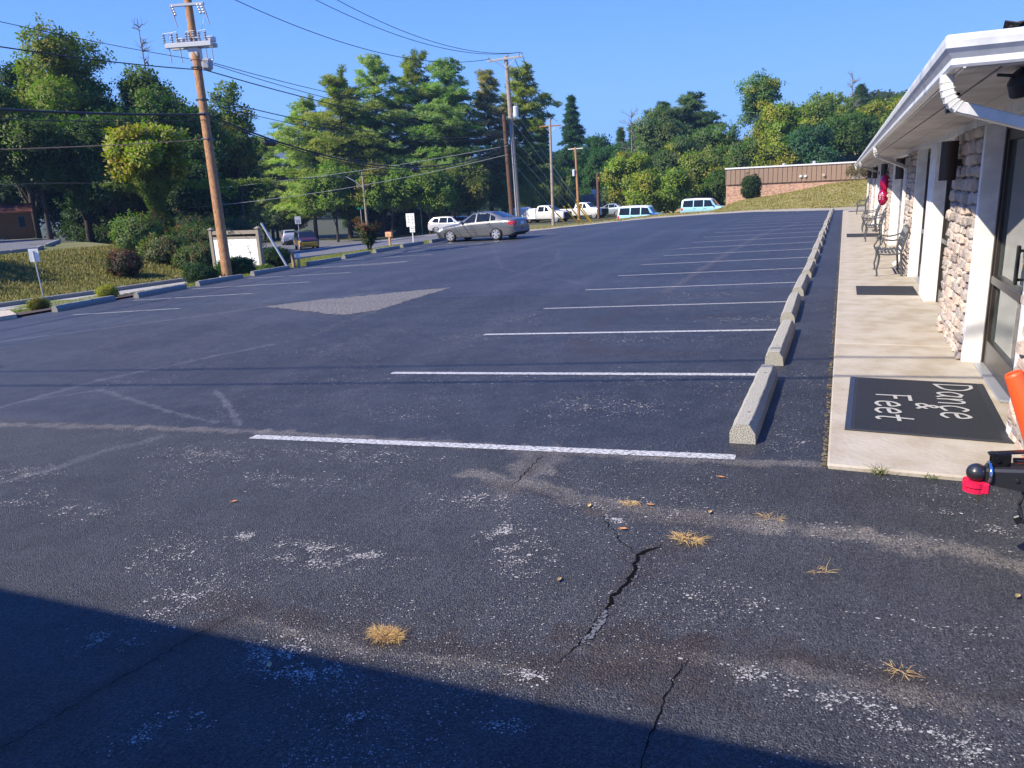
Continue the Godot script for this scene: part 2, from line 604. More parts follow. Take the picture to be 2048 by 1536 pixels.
# ------------------------------------------------------------------ asphalt
# lines worn into the asphalt: width, strength, colour (linear), points x, z
func wear() -> Array:
	var tan_ := Vector3(0.19, 0.168, 0.135)
	var pale := Vector3(0.14, 0.14, 0.14)
	var brown := Vector3(0.045, 0.033, 0.025)
	var dark := Vector3(0.02, 0.019, 0.02)
	return [
		[0.09, 0.85, tan_, [-14.0, -4.62, -7.94, -4.74, -6.12, -4.91, -4.69, -4.99, -3.2, -4.97, -1.89, -4.97, -1.12, -4.92, -0.04, -4.97]],
		[0.20, 0.75, tan_, [-1.93, -4.9, -1.91, -4.48, -1.9, -4.2]],
		[0.09, 0.6, brown, [-1.93, -4.9, -1.91, -4.48, -1.9, -4.2]],
		[0.12, 1.1, tan_, [-2.3, -4.4, -1.87, -4.29, -1.25, -4.04, -0.64, -3.96, -0.24, -3.98, 0.25, -3.96, 0.58, -3.92, 0.95, -3.83, 1.5, -3.7]],
		[0.12, 0.7, brown, [-2.0, -4.25, -1.25, -4.0, -0.64, -3.93]],
		[0.15, 0.9, brown, [-2.75, -2.45, -2.2, -2.43, -1.8, -2.39, -1.42, -2.43, -1.08, -2.45, -0.78, -2.5, -0.51, -2.62]],
		[0.05, 0.5, tan_, [-2.59, -2.38, -2.2, -2.36, -1.8, -2.32, -1.42, -2.36, -1.08, -2.38]],
		[0.13, 0.85, brown, [-0.93, -2.66, -0.43, -2.74, -0.05, -2.75, 0.29, -2.73, 0.75, -2.76, 1.4, -2.8]],
		[0.07, 0.5, tan_, [-0.93, -2.58, -0.43, -2.66, -0.05, -2.68, 0.29, -2.66, 0.75, -2.7]],
		[0.07, 1.0, dark, [-2.74, -0.6, -2.74, -1.38, -2.69, -1.76, -2.61, -2.22, -2.54, -2.47]],
		[0.16, 0.5, brown, [-2.74, -1.38, -2.69, -1.76, -2.61, -2.22, -2.54, -2.47]],
		[0.30, 0.75, brown, [-0.88, -2.5, -0.62, -2.6, -0.45, -2.58]],
		[0.20, 0.55, brown, [-0.81, -3.36, -0.73, -3.61, -0.58, -3.94]],
		[0.10, 0.35, brown, [-0.84, -3.25, -0.87, -2.9, -0.9, -2.6]],
		[0.045, 0.75, pale, [-6.54, -6.31, -5.82, -5.75, -5.08, -5.14]],
		[0.05, 0.65, pale, [-8.78, -5.62, -8.24, -6.15, -6.42, -5.48, -5.42, -5.17]],
		[0.09, 0.7, pale, [-5.98, -3.46, -5.83, -3.77, -5.8, -4.22, -5.58, -4.72]],
		[0.09, 0.65, pale, [-8.66, -15.39, -8.28, -12.1, -7.88, -9.76, -8.0, -8.94, -8.32, -8.12, -8.83, -6.61, -8.82, -5.29]],
		[0.10, 0.9, pale, [-17.5, -6.3, -15.05, -9.3, -13.29, -11.34, -11.77, -13.39, -10.2, -15.4]],
		[0.22, 0.55, brown, [-2.85, -21.98, -2.82, -15.68, -3.0, -12.88, -3.21, -10.83, -3.1, -9.2]],
		[0.14, 0.28, tan_, [-1.72, -36.23, -2.71, -28.9, -2.91, -20.56, -2.94, -13.82]],
		[0.24, 0.8, brown, [-3.03, -9.09, -2.73, -8.56, -2.2, -8.45, -1.5, -8.41]],
		[0.25, 0.7, brown, [-1.81, -10.94, -1.49, -11.13]],
		[0.5, 0.16, pale, [-13.0, -44.0, -12.2, -34.0, -12.6, -24.0, -12.9, -16.0, -11.5, -8.0]],
		[0.5, 0.16, pale, [-11.2, -44.0, -10.4, -34.0, -10.8, -24.0, -11.0, -16.0, -9.6, -8.0]],
		[0.4, 0.14, pale, [-6.9, -46.0, -7.4, -34.0, -6.6, -24.0, -7.0, -16.0, -6.2, -6.0]],
		[0.4, 0.14, pale, [-5.2, -46.0, -5.7, -34.0, -4.9, -24.0, -5.3, -16.0, -4.6, -6.0]],
		[0.09, 0.3, pale, [-9.4, -26.0, -8.0, -22.0, -7.6, -17.0]],
		[0.09, 0.25, pale, [-13.9, -30.0, -9.0, -20.0, -5.0, -15.5]],
	]

func asphalt_map(x0: float, z0: float, w: float, h: float, step: float) -> ImageTexture:
	var nx := int(w / step)
	var nz := int(h / step)
	var a := noise(0.16, 61, FastNoiseLite.TYPE_SIMPLEX_SMOOTH, 3)
	var b := noise(2.2, 62, FastNoiseLite.TYPE_SIMPLEX, 2)
	var st := noise(0.7, 63, FastNoiseLite.TYPE_SIMPLEX_SMOOTH, 2)
	var r := PackedFloat32Array()
	var g := PackedFloat32Array()
	var bl := PackedFloat32Array()
	r.resize(nx * nz); g.resize(nx * nz); bl.resize(nx * nz)
	for j in nz:
		var z := z0 + (j + 0.5) * step
		var coarse := smoothstep(-5.1, -4.8, z)
		for i in nx:
			var x := x0 + (i + 0.5) * step
			var t := 0.0415 + 0.011 * a.get_noise_2d(x, z) + 0.008 * b.get_noise_2d(x, z) + 0.008 * st.get_noise_2d(x * 0.12, z)
			t += 0.007 * coarse
			t += 0.012 * smoothstep(-6.0, -15.0, x)
			var k := j * nx + i
			r[k] = t * lerpf(0.93, 1.0, coarse); g[k] = t * lerpf(0.99, 1.02, coarse); bl[k] = t * lerpf(1.11, 1.04, coarse)
	var ragged := noise(3.5, 64, FastNoiseLite.TYPE_SIMPLEX, 3)
	for s in wear():
		var wd: float = s[0]
		var pts: Array = s[3]
		var cc: Vector3 = s[2]
		for q in range(0, pts.size() - 2, 2):
			var p0 := Vector2(pts[q], pts[q + 1])
			var p1 := Vector2(pts[q + 2], pts[q + 3])
			var i0 := maxi(0, int((minf(p0.x, p1.x) - wd * 2.0 - x0) / step))
			var i1 := mini(nx - 1, int((maxf(p0.x, p1.x) + wd * 2.0 - x0) / step))
			var j0 := maxi(0, int((minf(p0.y, p1.y) - wd * 2.0 - z0) / step))
			var j1 := mini(nz - 1, int((maxf(p0.y, p1.y) + wd * 2.0 - z0) / step))
			var dd := p1 - p0
			var l2 := dd.length_squared()
			for j in range(j0, j1 + 1):
				for i in range(i0, i1 + 1):
					var p := Vector2(x0 + (i + 0.5) * step, z0 + (j + 0.5) * step)
					var t := (p - p0).dot(dd) / l2
					if t < -0.001 or t > 1.001:
						t = clampf(t, 0.0, 1.0)
					var dist := p.distance_to(p0 + dd * t)
					if dist < wd * 1.6:
						var rg := ragged.get_noise_2d(p.x, p.y)
						var k: float = smoothstep(wd * 1.1, wd * 0.25, dist + rg * wd * 0.7) * s[1] * (0.7 + 0.6 * absf(ragged.get_noise_2d(p.x * 2.7 + 40.0, p.y * 2.7)))
						if k > 0.0:
							k *= 0.85
							var m := j * nx + i
							r[m] = lerpf(r[m], cc.x, minf(k, 1.0) * 0.8); g[m] = lerpf(g[m], cc.y, minf(k, 1.0) * 0.8); bl[m] = lerpf(bl[m], cc.z, minf(k, 1.0) * 0.8)
	var data := PackedByteArray()
	data.resize(nx * nz * 3)
	var lut := PackedByteArray()
	for i in 1025:
		lut.append(int(clampf(Color(i / 1024.0, 0, 0).linear_to_srgb().r * 255.0 + 0.5, 0, 255)))
	for k in nx * nz:
		# doubled: the fine grain that multiplies it averages one half
		data[k * 3] = lut[clampi(int(r[k] * 2048.0), 0, 1024)]
		data[k * 3 + 1] = lut[clampi(int(g[k] * 2048.0), 0, 1024)]
		data[k * 3 + 2] = lut[clampi(int(bl[k] * 2048.0), 0, 1024)]
	return ImageTexture.create_from_image(Image.create_from_data(nx, nz, false, Image.FORMAT_RGB8, data))

func asphalt(tex: Texture2D, rough: float, relief: float, grain: NoiseTexture2D, nrm: NoiseTexture2D) -> StandardMaterial3D:
	var m := mat(1, 1, 1, rough)
	m.albedo_texture = grain
	m.albedo_color = Color(1, 1, 1)
	m.uv1_scale = Vector3(1.35, 1.35, 1)
	m.normal_enabled = true
	m.normal_texture = nrm
	m.normal_scale = relief
	m.detail_enabled = true
	m.detail_albedo = tex
	m.detail_blend_mode = BaseMaterial3D.BLEND_MODE_MUL
	m.detail_uv_layer = BaseMaterial3D.DETAIL_UV_2
	m.metallic_specular = 0.45
	return m

func lot_sheet(x0: float, x1: float, zs: Array, rect: Rect2, lift := 0.0, edge := false) -> ArrayMesh:
	var b := MB.new()
	b.uv2_rect = rect
	var rows := []
	var uvs := []
	var n := 24
	for z in zs:
		var row := []
		var ur := []
		for i in n + 1:
			var x := lerpf(x0, x1, float(i) / n)
			var zz: float = z
			if edge:
				zz = maxf(z, far_edge(x))
			row.append(Vector3(x, lot_y(x, zz) + lift, zz))
			ur.append(Vector2(x, zz))
		rows.append(row); uvs.append(ur)
	b.grid(rows, Vector3.UP, uvs)
	return b.done()

func span(a: float, b: float, n: int) -> Array:
	var o := []
	for i in n + 1:
		o.append(lerpf(a, b, float(i) / n))
	return o

# ------------------------------------------------------------------ ground
var lot: MeshInstance3D
var apron: MeshInstance3D
var worn: StandardMaterial3D

func ground() -> void:
	# --- terrain
	var xs := []
	var x := -230.0
	while x < 130.0:
		xs.append(x)
		x += 0.7 if x > -34.0 and x < 8.0 else (1.6 if x > -70.0 and x < 30.0 else 8.0)
	var zs := []
	var z := 60.0
	while z > -230.0:
		zs.append(z)
		z -= 0.7 if z < -4.0 and z > -72.0 else (2.0 if z > -130.0 and z <= 8.0 else 8.0)
	var b := MB.new()
	b.use_col = true
	var pn := noise(0.10, 71, FastNoiseLite.TYPE_SIMPLEX_SMOOTH, 4)
	var dn := noise(0.6, 72, FastNoiseLite.TYPE_SIMPLEX, 3)
	var ht := []
	for zz in zs:
		var row := []
		for xx in xs:
			var y := gy(xx, zz)
			if xx > -19.5 and xx < 60.0 and zz > far_edge(xx):
				y -= 0.07
			elif xx < -19.5 or zz < -40.0:
				y += 0.02 + 0.05 * dn.get_noise_2d(xx, zz)
			if in_road(xx, zz):
				y = gy(xx, zz) - 0.10
			row.append(Vector3(xx, y, zz))
		ht.append(row)
	var cols := func(p: Vector3) -> Color:
		var k := pn.get_noise_2d(p.x, p.z) * 0.5 + 0.5
		var kk := dn.get_noise_2d(p.x, p.z) * 0.5 + 0.5
		var green := Color(0.11, 0.135, 0.03)
		var dry := Color(0.30, 0.25, 0.10)
		var c := green.lerp(dry, clampf(k * 0.9 + kk * 0.5 - 0.42, 0.0, 1.0))
		var fe := far_edge(p.x)
		if p.x > -19.0 and p.z < fe:      # dry bank past the lot, gravel first
			c = Color(0.25, 0.23, 0.07).lerp(Color(0.46, 0.37, 0.17), clampf(k * 0.9 + kk * 0.6 - 0.3, 0.0, 1.0))
			c = Color(0.42, 0.37, 0.28).lerp(c, smoothstep(3.6, 7.5, fe - p.z + kk * 2.4))
			var clay := smoothstep(4.2, 0.5, Vector2(p.x - 1.5, p.z + 63.0).length() + kk * 2.0)
			c = c.lerp(Color(0.40, 0.23, 0.11), clay * 0.85)
		elif p.x < -19.0 and p.x > -24.5 and p.z > -60.0:   # mown strip along the lot
			c = Color(0.13, 0.18, 0.03).lerp(Color(0.26, 0.25, 0.07), clampf(k * 0.7 + kk * 0.5 - 0.35, 0.0, 1.0))
		elif p.x <= -24.5 and p.x > -34.0 and p.z > -26.0:  # rough bank
			c = Color(0.15, 0.155, 0.04).lerp(Color(0.30, 0.245, 0.095), clampf(k + kk * 0.6 - 0.4, 0.0, 1.0))
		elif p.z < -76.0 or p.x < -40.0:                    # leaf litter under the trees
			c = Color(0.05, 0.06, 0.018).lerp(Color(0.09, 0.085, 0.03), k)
		return c
	var nn := func(i: int, j: int) -> Vector3:
		var du: Vector3 = ht[mini(i + 1, ht.size() - 1)][j] - ht[maxi(i - 1, 0)][j]
		var dv: Vector3 = ht[i][mini(j + 1, xs.size() - 1)] - ht[i][maxi(j - 1, 0)]
		var g := du.cross(dv).normalized()
		return -g if g.y < 0.0 else g
	var nv := []
	var cv := []
	for i in ht.size():
		var nl := []
		var cl := []
		for j in xs.size():
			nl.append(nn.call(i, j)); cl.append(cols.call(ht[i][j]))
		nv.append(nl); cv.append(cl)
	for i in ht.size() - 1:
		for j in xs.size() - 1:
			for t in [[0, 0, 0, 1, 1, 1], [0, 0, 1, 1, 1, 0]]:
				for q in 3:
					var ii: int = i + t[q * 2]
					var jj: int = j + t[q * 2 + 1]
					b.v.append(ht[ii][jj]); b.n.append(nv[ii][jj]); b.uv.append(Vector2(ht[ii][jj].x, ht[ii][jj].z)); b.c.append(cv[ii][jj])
	# rows run towards -z and columns towards +x: turn the triangles to face up
	for i in range(0, b.v.size(), 3):
		if (b.v[i + 2] - b.v[i]).cross(b.v[i + 1] - b.v[i]).y < 0.0:
			var q := b.v[i + 1]; b.v[i + 1] = b.v[i + 2]; b.v[i + 2] = q
			var qn := b.n[i + 1]; b.n[i + 1] = b.n[i + 2]; b.n[i + 2] = qn
			var qc := b.c[i + 1]; b.c[i + 1] = b.c[i + 2]; b.c[i + 2] = qc
			var qu := b.uv[i + 1]; b.uv[i + 1] = b.uv[i + 2]; b.uv[i + 2] = qu
	var gm := mat(1, 1, 1, 0.95)
	gm.vertex_color_use_as_albedo = true
	gm.albedo_texture = ntex(noise(0.06, 74, FastNoiseLite.TYPE_SIMPLEX, 5), [[0.0, 0.55, 0.55, 0.52], [0.5, 0.85, 0.85, 0.8], [1.0, 1.0, 1.0, 0.95]])
	gm.uv1_scale = Vector3(0.6, 0.6, 1)
	bump(gm, noise(0.08, 75, FastNoiseLite.TYPE_SIMPLEX, 4), 4.0, 0.7)
	struct("terrain", b.done(), gm)

	# --- asphalt sheets
	var grain := ntex(pebbles(0.085, 66, FastNoiseLite.RETURN_CELL_VALUE), [[-0.2, 0.16, 0.16, 0.18], [0.3, 0.36, 0.37, 0.39], [0.7, 0.56, 0.56, 0.56], [1.1, 0.80, 0.79, 0.76], [1.2, 1.0, 0.97, 0.9]], 1024)
	var nrm := nnormal(pebbles(0.085, 66, FastNoiseLite.RETURN_DISTANCE), 10.0, 1024)
	var near_rect := Rect2(-14.2, -14.0, 15.8, 14.4)
	var near_tex := asphalt_map(near_rect.position.x, near_rect.position.y, near_rect.size.x, near_rect.size.y, 0.0155)
	var far_rect := Rect2(-20.0, -54.0, 20.2, 54.4)
	var far_tex := asphalt_map(far_rect.position.x, far_rect.position.y, far_rect.size.x, far_rect.size.y, 0.034)
	var m_apron := asphalt(near_tex, 0.62, -1.5, grain, nrm)
	var m_near := asphalt(near_tex, 0.58, -0.8, grain, nrm)
	var m_far := asphalt(far_tex, 0.56, -0.4, grain, nrm)
	M.road = mat(0.12, 0.12, 0.125, 0.85)
	tri_mat(M.road, ntex(noise(0.05, 68, FastNoiseLite.TYPE_SIMPLEX, 5), [[0.0, 0.08, 0.08, 0.085], [1.0, 0.17, 0.168, 0.165]]), 0.3, true)
	apron = struct("asphalt_apron", lot_sheet(-14.0, 0.0, span(-4.92, 0.35, 16), near_rect), m_apron)
	lot = struct("parking_lot", lot_sheet(-14.0, 0.0, span(-14.0, -4.92, 24), near_rect), m_near)
	var lot2 := struct("parking_lot", lot_sheet(-19.3, 0.0, span(-54.0, -14.0, 80), far_rect, 0.0, true), m_far)
	struct("parking_lot", lot_sheet(-19.3, -14.0, span(-14.0, -0.0, 30), far_rect), m_far)
	var east := MB.new()
	east.uv2_rect = near_rect
	var rows := []
	var uvs := []
	for zz in span(-4.92, 0.35, 12):
		var row := []
		var ur := []
		for xx in span(0.0, 1.55, 6):
			row.append(Vector3(xx, 0.0, zz)); ur.append(Vector2(xx, zz))
		rows.append(row); uvs.append(ur)
	east.grid(rows, Vector3.UP, uvs)
	struct("asphalt_apron", east.done(), m_apron)
	# plain asphalt outside the frame: behind the photographer and beside the trailer
	var pl := MB.new()
	pl.quad(Vector3(1.55, -0.004, 14), Vector3(16, -0.004, 14), Vector3(16, -0.004, -4.92), Vector3(1.55, -0.004, -4.92), Vector3.UP)
	pl.quad(Vector3(0, 0, 0.35), Vector3(1.55, 0, 0.35), Vector3(1.55, 0, 14), Vector3(0, 0, 14), Vector3.UP)
	pl.quad(Vector3(-19.3, lot_y(-19.3, 0), 0.35), Vector3(0, 0, 0.35), Vector3(0, 0, 14), Vector3(-19.3, lot_y(-19.3, 0), 14), Vector3.UP)
	pl.quad(Vector3(-19.3, lot_y(-19.3, 0), 0.0), Vector3(-14.0, lot_y(-14, 0), 0.0), Vector3(-14.0, lot_y(-14, 0), 0.35), Vector3(-19.3, lot_y(-19.3, 0), 0.35), Vector3.UP)
	struct("asphalt_apron", pl.done(), tri_mat(mat(1, 1, 1, 0.8), ntex(noise(0.2, 69), [[0.0, 0.03, 0.032, 0.036], [1.0, 0.08, 0.083, 0.09]]), 1.3, true))

	# --- painted lines, worn through in places
	worn = mat(0.72, 0.72, 0.70, 0.8)
	worn.transparency = BaseMaterial3D.TRANSPARENCY_ALPHA_SCISSOR
	worn.alpha_scissor_threshold = 0.4
	worn.albedo_color = Color(1, 1, 1)
	worn.albedo_texture = worn_tex(0.385)
	var faint: StandardMaterial3D = worn.duplicate()
	faint.albedo_texture = worn_tex(0.42)
	faint.albedo_color = Color(0.86, 0.86, 0.84)
	var far_paint: StandardMaterial3D = worn.duplicate()
	far_paint.albedo_texture = worn_tex(0.37)
	far_paint.albedo_color = Color(0.84, 0.84, 0.84)
	for i in 18:
		var zl := -5.0 - 2.425 * i
		var p := [Vector2(-4.70 + rr(-0.05, 0.05), zl + 0.16), Vector2(-0.69 if i > 0 else -0.58, zl - 0.03)]
		line(lot if i < 4 else lot2, p, 0.105 if i == 0 else 0.10, worn if i < 3 else far_paint)
	var left := [[-17.54, -12.72, -14.6, -13.38], [-18.35, -15.24, -14.65, -15.94], [-18.58, -17.62, -14.57, -18.31], [-18.61, -20.15, -14.78, -20.73], [-18.42, -22.96, -14.55, -23.96], [-18.73, -25.94, -15.01, -26.67], [-18.6, -28.6, -14.82, -29.3], [-18.5, -31.0, -15.21, -31.8], [-17.8, -36.0, -13.52, -37.1], [-17.9, -38.6, -14.66, -39.6], [-14.55, -23.96, -15.3, -23.3], [-15.3, -23.3, -17.6, -22.9]]
	for q in left:
		line(lot2 if q[1] < -14.0 else lot2, [Vector2(q[0], q[1]), Vector2(q[2], q[3])], 0.11, faint)
	# the square of older, paler asphalt
	var patch := MB.new()
	var poly := [Vector2(-11.9, -13.3), Vector2(-11.06, -14.19), Vector2(-8.45, -15.75), Vector2(-8.30, -12.35), Vector2(-8.72, -11.8)]
	patch_fan(patch, poly)
	var pm := tri_mat(mat(1, 1, 1, 0.9), ntex(noise(0.03, 81, FastNoiseLite.TYPE_SIMPLEX, 6), [[0.0, 0.065, 0.062, 0.058], [0.5, 0.125, 0.117, 0.107], [1.0, 0.22, 0.205, 0.185]], 1024), 0.4, true)
	obj("asphalt_patch", patch.done(), pm, lot2)
	# cracks: jagged gaps in the surface
	crack([Vector2(-1.2, -3.9), Vector2(-1.0, -3.61), Vector2(-0.87, -3.45)], 0.006, 0.012)
	crack([Vector2(-0.78, -3.60), Vector2(-0.87, -3.45), Vector2(-0.84, -3.25), Vector2(-0.87, -3.04), Vector2(-0.89, -2.86)], 0.021, 0.011)
	crack([Vector2(-0.89, -2.86), Vector2(-0.90, -2.65), Vector2(-0.95, -2.46)], 0.007, 0.006)
	crack([Vector2(-0.45, -2.66), Vector2(-0.48, -2.59), Vector2(-0.5, -2.37), Vector2(-0.5, -2.15), Vector2(-0.49, -1.6)], 0.0055, 0.007)
	crack([Vector2(-1.92, -4.85), Vector2(-1.91, -4.48), Vector2(-1.9, -4.2)], 0.006, 0.012)
	crack([Vector2(-2.74, -0.6), Vector2(-2.74, -1.38), Vector2(-2.69, -1.76), Vector2(-2.61, -2.22), Vector2(-2.54, -2.44)], 0.004, 0.010)
	crack([Vector2(-8.66, -15.39), Vector2(-8.28, -12.1), Vector2(-7.88, -9.76), Vector2(-8.0, -8.94)], 0.016, 0.010)
	# dried sealant in the crack
	var fl := MB.new()
	for k in 60:
		var t := rr(0.0, 1.0)
		var p := Vector2(-0.865, -2.90).lerp(Vector2(-0.89, -2.62), t) + Vector2(rr(-0.012, 0.02), 0)
		blot(fl, p, rr(0.003, 0.011), 0.0055 + 0.00002 * k)
	for k in 16:
		var p := Vector2(-0.815, -3.42).lerp(Vector2(-0.835, -3.1), rr(0, 1)) + Vector2(rr(-0.01, 0.012), 0)
		blot(fl, p, rr(0.003, 0.008), 0.0055 + 0.00003 * k)
	obj("crack_filler", fl.done(), mat(0.12, 0.125, 0.13, 0.8), apron)
	flecks()

	# --- walkway slabs
	var wk := Node3D.new()
	wk.name = "walkway"
	add_child(wk)
	wk.set_meta("kind", "structure")
	var cuts := [-4.95, -8.93, -13.3, -17.6, -21.3, -25.6, -30.0, -34.4, -38.8, -43.2, -46.5]
	for i in cuts.size() - 1:
		var s := MB.new()
		var za: float = cuts[i] - (0.006 if i > 0 else 0.0)
		var zb: float = cuts[i + 1] + 0.006
		s.box(Vector3(0.70, -0.078, (za + zb) * 0.5), Vector3(1.40, 0.20, za - zb), 0.012)
		obj("slab", s.done(), M.concrete, wk)
	# soil and weeds in the gap between walkway and asphalt
	var seam := MB.new()
	for k in 900:
		var zz := -4.95 - pow(rr(0, 1), 1.6) * 40.0
		seam.col = jit(Color(0.13, 0.105, 0.06), 0.5)
		var s := rr(0.003, 0.012)
		seam.box(Vector3(-0.012 + rr(-0.022, 0.012), 0.008, zz), Vector3(s, s * 0.7, s * rr(1.0, 3.0)), 0.0, Basis(Vector3.UP, rr(0, 3)))
	seam.use_col = true
	var sm := mat(1, 1, 1, 0.95)
	sm.vertex_color_use_as_albedo = true
	tag(obj("soil", seam.done(), sm), "crumbs of soil in the gap along the walkway edge", "soil", "", "stuff")

	# --- left side: footpath, road, drive, bed
	sheet_poly("footpath", [Vector2(-22.9, 14), Vector2(-22.9, -6.0), Vector2(-22.6, -12.0), Vector2(-21.9, -17.5), Vector2(-21.6, -22.0), Vector2(-22.3, -27.0), Vector2(-23.3, -27.0), Vector2(-22.8, -22.0), Vector2(-23.4, -17.5), Vector2(-24.5, -12.0), Vector2(-24.6, -6.0), Vector2(-24.6, 14)], 0.03, tri_mat(mat(1, 1, 1, 0.9), ntex(noise(0.03, 83), [[0.0, 0.26, 0.245, 0.215], [1.0, 0.38, 0.36, 0.32]]), 0.5, true))
	var kerb := MB.new()
	var kp := [Vector2(-24.75, 14), Vector2(-24.75, -6), Vector2(-24.65, -12), Vector2(-23.55, -17.5), Vector2(-22.95, -22)]
	for i in kp.size() - 1:
		var m0: Vector2 = kp[i]
		var m1: Vector2 = kp[i + 1]
		for k in 6:
			var a := m0.lerp(m1, k / 6.0)
			var c := m0.lerp(m1, (k + 1) / 6.0)
			var pa := on(a.x, a.y, 0.06)
			var pc := on(c.x, c.y, 0.06)
			kerb.box((pa + pc) * 0.5, Vector3(0.16, 0.22, (pa - pc).length() + 0.01), 0.02, Basis.looking_at((pc - pa).normalized()))
	struct("kerb", kerb.done(), M.stop_old)
	sheet_poly("road", ROAD, 0.03, M.road)
	for q in [[-46.0, -53.5, -43.0, -57.0], [-41.5, -59.0, -38.5, -62.5], [-50.0, -49.5, -47.5, -52.0], [-37.0, -64.5, -34.5, -67.5], [-30.0, -47.0, -28.5, -50.5]]:
		var lm := MB.new()
		var a := on(q[0], q[1], 0.045)
		var c := on(q[2], q[3], 0.045)
		lm.ribbon([a, c], 0.16, Vector3.UP)
		obj("lane_line", lm.done(), mat(0.7, 0.7, 0.68, 0.8), get_node("road"))
	sheet_poly("drive", [Vector2(-31.6, 14), Vector2(-31.6, -8), Vector2(-32.2, -16), Vector2(-34.2, -23.5), Vector2(-44.0, -32.0), Vector2(-52.0, -38.0), Vector2(-56.0, -32.0), Vector2(-50.0, -18.0), Vector2(-48.0, 14)], 0.04, M.road)
	var dk := MB.new()
	var dp := [Vector2(-31.4, -8), Vector2(-32.0, -16), Vector2(-34.0, -23.5), Vector2(-42.0, -30.5)]
	for i in dp.size() - 1:
		for k in 5:
			if (i * 5 + k) % 6 == 5:
				continue
			var pa := on(dp[i].lerp(dp[i + 1], k / 5.0).x, dp[i].lerp(dp[i + 1], k / 5.0).y, 0.08)
			var pc := on(dp[i].lerp(dp[i + 1], (k + 1) / 5.0).x, dp[i].lerp(dp[i + 1], (k + 1) / 5.0).y, 0.08)
			dk.box((pa + pc) * 0.5, Vector3(0.2, 0.2, (pa - pc).length() - 0.02), 0.03, Basis.looking_at((pc - pa).normalized()))
	struct("kerb", dk.done(), M.stop_old)
	sheet_poly("mulch_bed", [Vector2(-19.35, -12.6), Vector2(-19.35, -17.6), Vector2(-20.4, -17.2), Vector2(-21.0, -15.0), Vector2(-21.3, -12.8)], 0.05, M.mulch)
	var ap := MB.new()
	var ring := [Vector2(-19.1, -12.35), Vector2(-19.35, -10.0), Vector2(-19.35, -6.0), Vector2(-22.2, -6.0), Vector2(-22.2, -10.5), Vector2(-20.2, -12.9)]
	var pts := PackedVector2Array(ring)
	ap.prism(pts, 0.12, Vector3(0, lot_y(-19.3, -10), 0), Basis(Vector3(1, 0, 0), Vector3(0, 0, 1), Vector3(0, 1, 0)))
	struct("kerb", ap.done(), tri_mat(mat(1, 1, 1, 0.9), ntex(noise(0.04, 85), [[0.0, 0.36, 0.29, 0.2], [1.0, 0.55, 0.48, 0.37]]), 0.6, true))

const ROAD := [Vector2(-24.4, -29.5), Vector2(-24.2, -38.0), Vector2(-25.0, -47.0), Vector2(-30.5, -62.0), Vector2(-36.0, -80.0), Vector2(-43.0, -78.5), Vector2(-52.0, -74.5), Vector2(-64.0, -77.5), Vector2(-66.0, -66.0), Vector2(-50.0, -50.0), Vector2(-33.0, -32.5), Vector2(-27.0, -29.5)]

func in_road(x: float, z: float) -> bool:
	return x < -24.0 and Geometry2D.is_point_in_polygon(Vector2(x, z), PackedVector2Array(ROAD))

func sheet_poly(called: String, poly: Array, lift: float, m: Material) -> MeshInstance3D:
	# a sheet that follows the ground: the polygon is cut by a 2 m grid
	var b := MB.new()
	var pp := PackedVector2Array(poly)
	var lo := pp[0]
	var hi := pp[0]
	for p in pp:
		lo = lo.min(p); hi = hi.max(p)
	var step := 1.5
	var x := lo.x
	while x < hi.x:
		var z := lo.y
		while z < hi.y:
			var cell := PackedVector2Array([Vector2(x, z), Vector2(x + step, z), Vector2(x + step, z + step), Vector2(x, z + step)])
			for part in Geometry2D.intersect_polygons(pp, cell):
				var idx := Geometry2D.triangulate_polygon(part)
				for i in range(0, idx.size(), 3):
					var q := []
					for k in 3:
						var p: Vector2 = part[idx[i + k]]
						q.append(on(p.x, p.y, lift))
					b.ftri(q[0], q[1], q[2], Vector3.UP)
			z += step
		x += step
	return struct(called, b.done(), m)

func patch_fan(b: MB, poly: Array) -> void:
	var c := Vector2.ZERO
	for p in poly:
		c += p / poly.size()
	for i in poly.size():
		var p: Vector2 = poly[i]
		var q: Vector2 = poly[(i + 1) % poly.size()]
		var last := p
		for k in range(1, 49):
			var e := p.lerp(q, k / 48.0) + (Vector2(rr(-0.07, 0.07), rr(-0.10, 0.10)) if k < 48 else V2)
			b.ftri(Vector3(c.x, lot_y(c.x, c.y) + 0.006, c.y), Vector3(last.x, lot_y(last.x, last.y) + 0.006, last.y), Vector3(e.x, lot_y(e.x, e.y) + 0.006, e.y), Vector3.UP)
			last = e

func blot(b: MB, p: Vector2, r: float, lift: float) -> void:
	var y := lot_y(p.x, p.y) + lift
	var n := 6
	var ring := []
	var a0 := rr(0, TAU)
	for k in n:
		var a := a0 + TAU * k / n
		ring.append(Vector3(p.x + cos(a) * r * rr(0.5, 1.2), y, p.y + sin(a) * r * rr(0.5, 1.2)))
	for k in n:
		b.ftri(Vector3(p.x, y, p.y), ring[k], ring[(k + 1) % n], Vector3.UP)

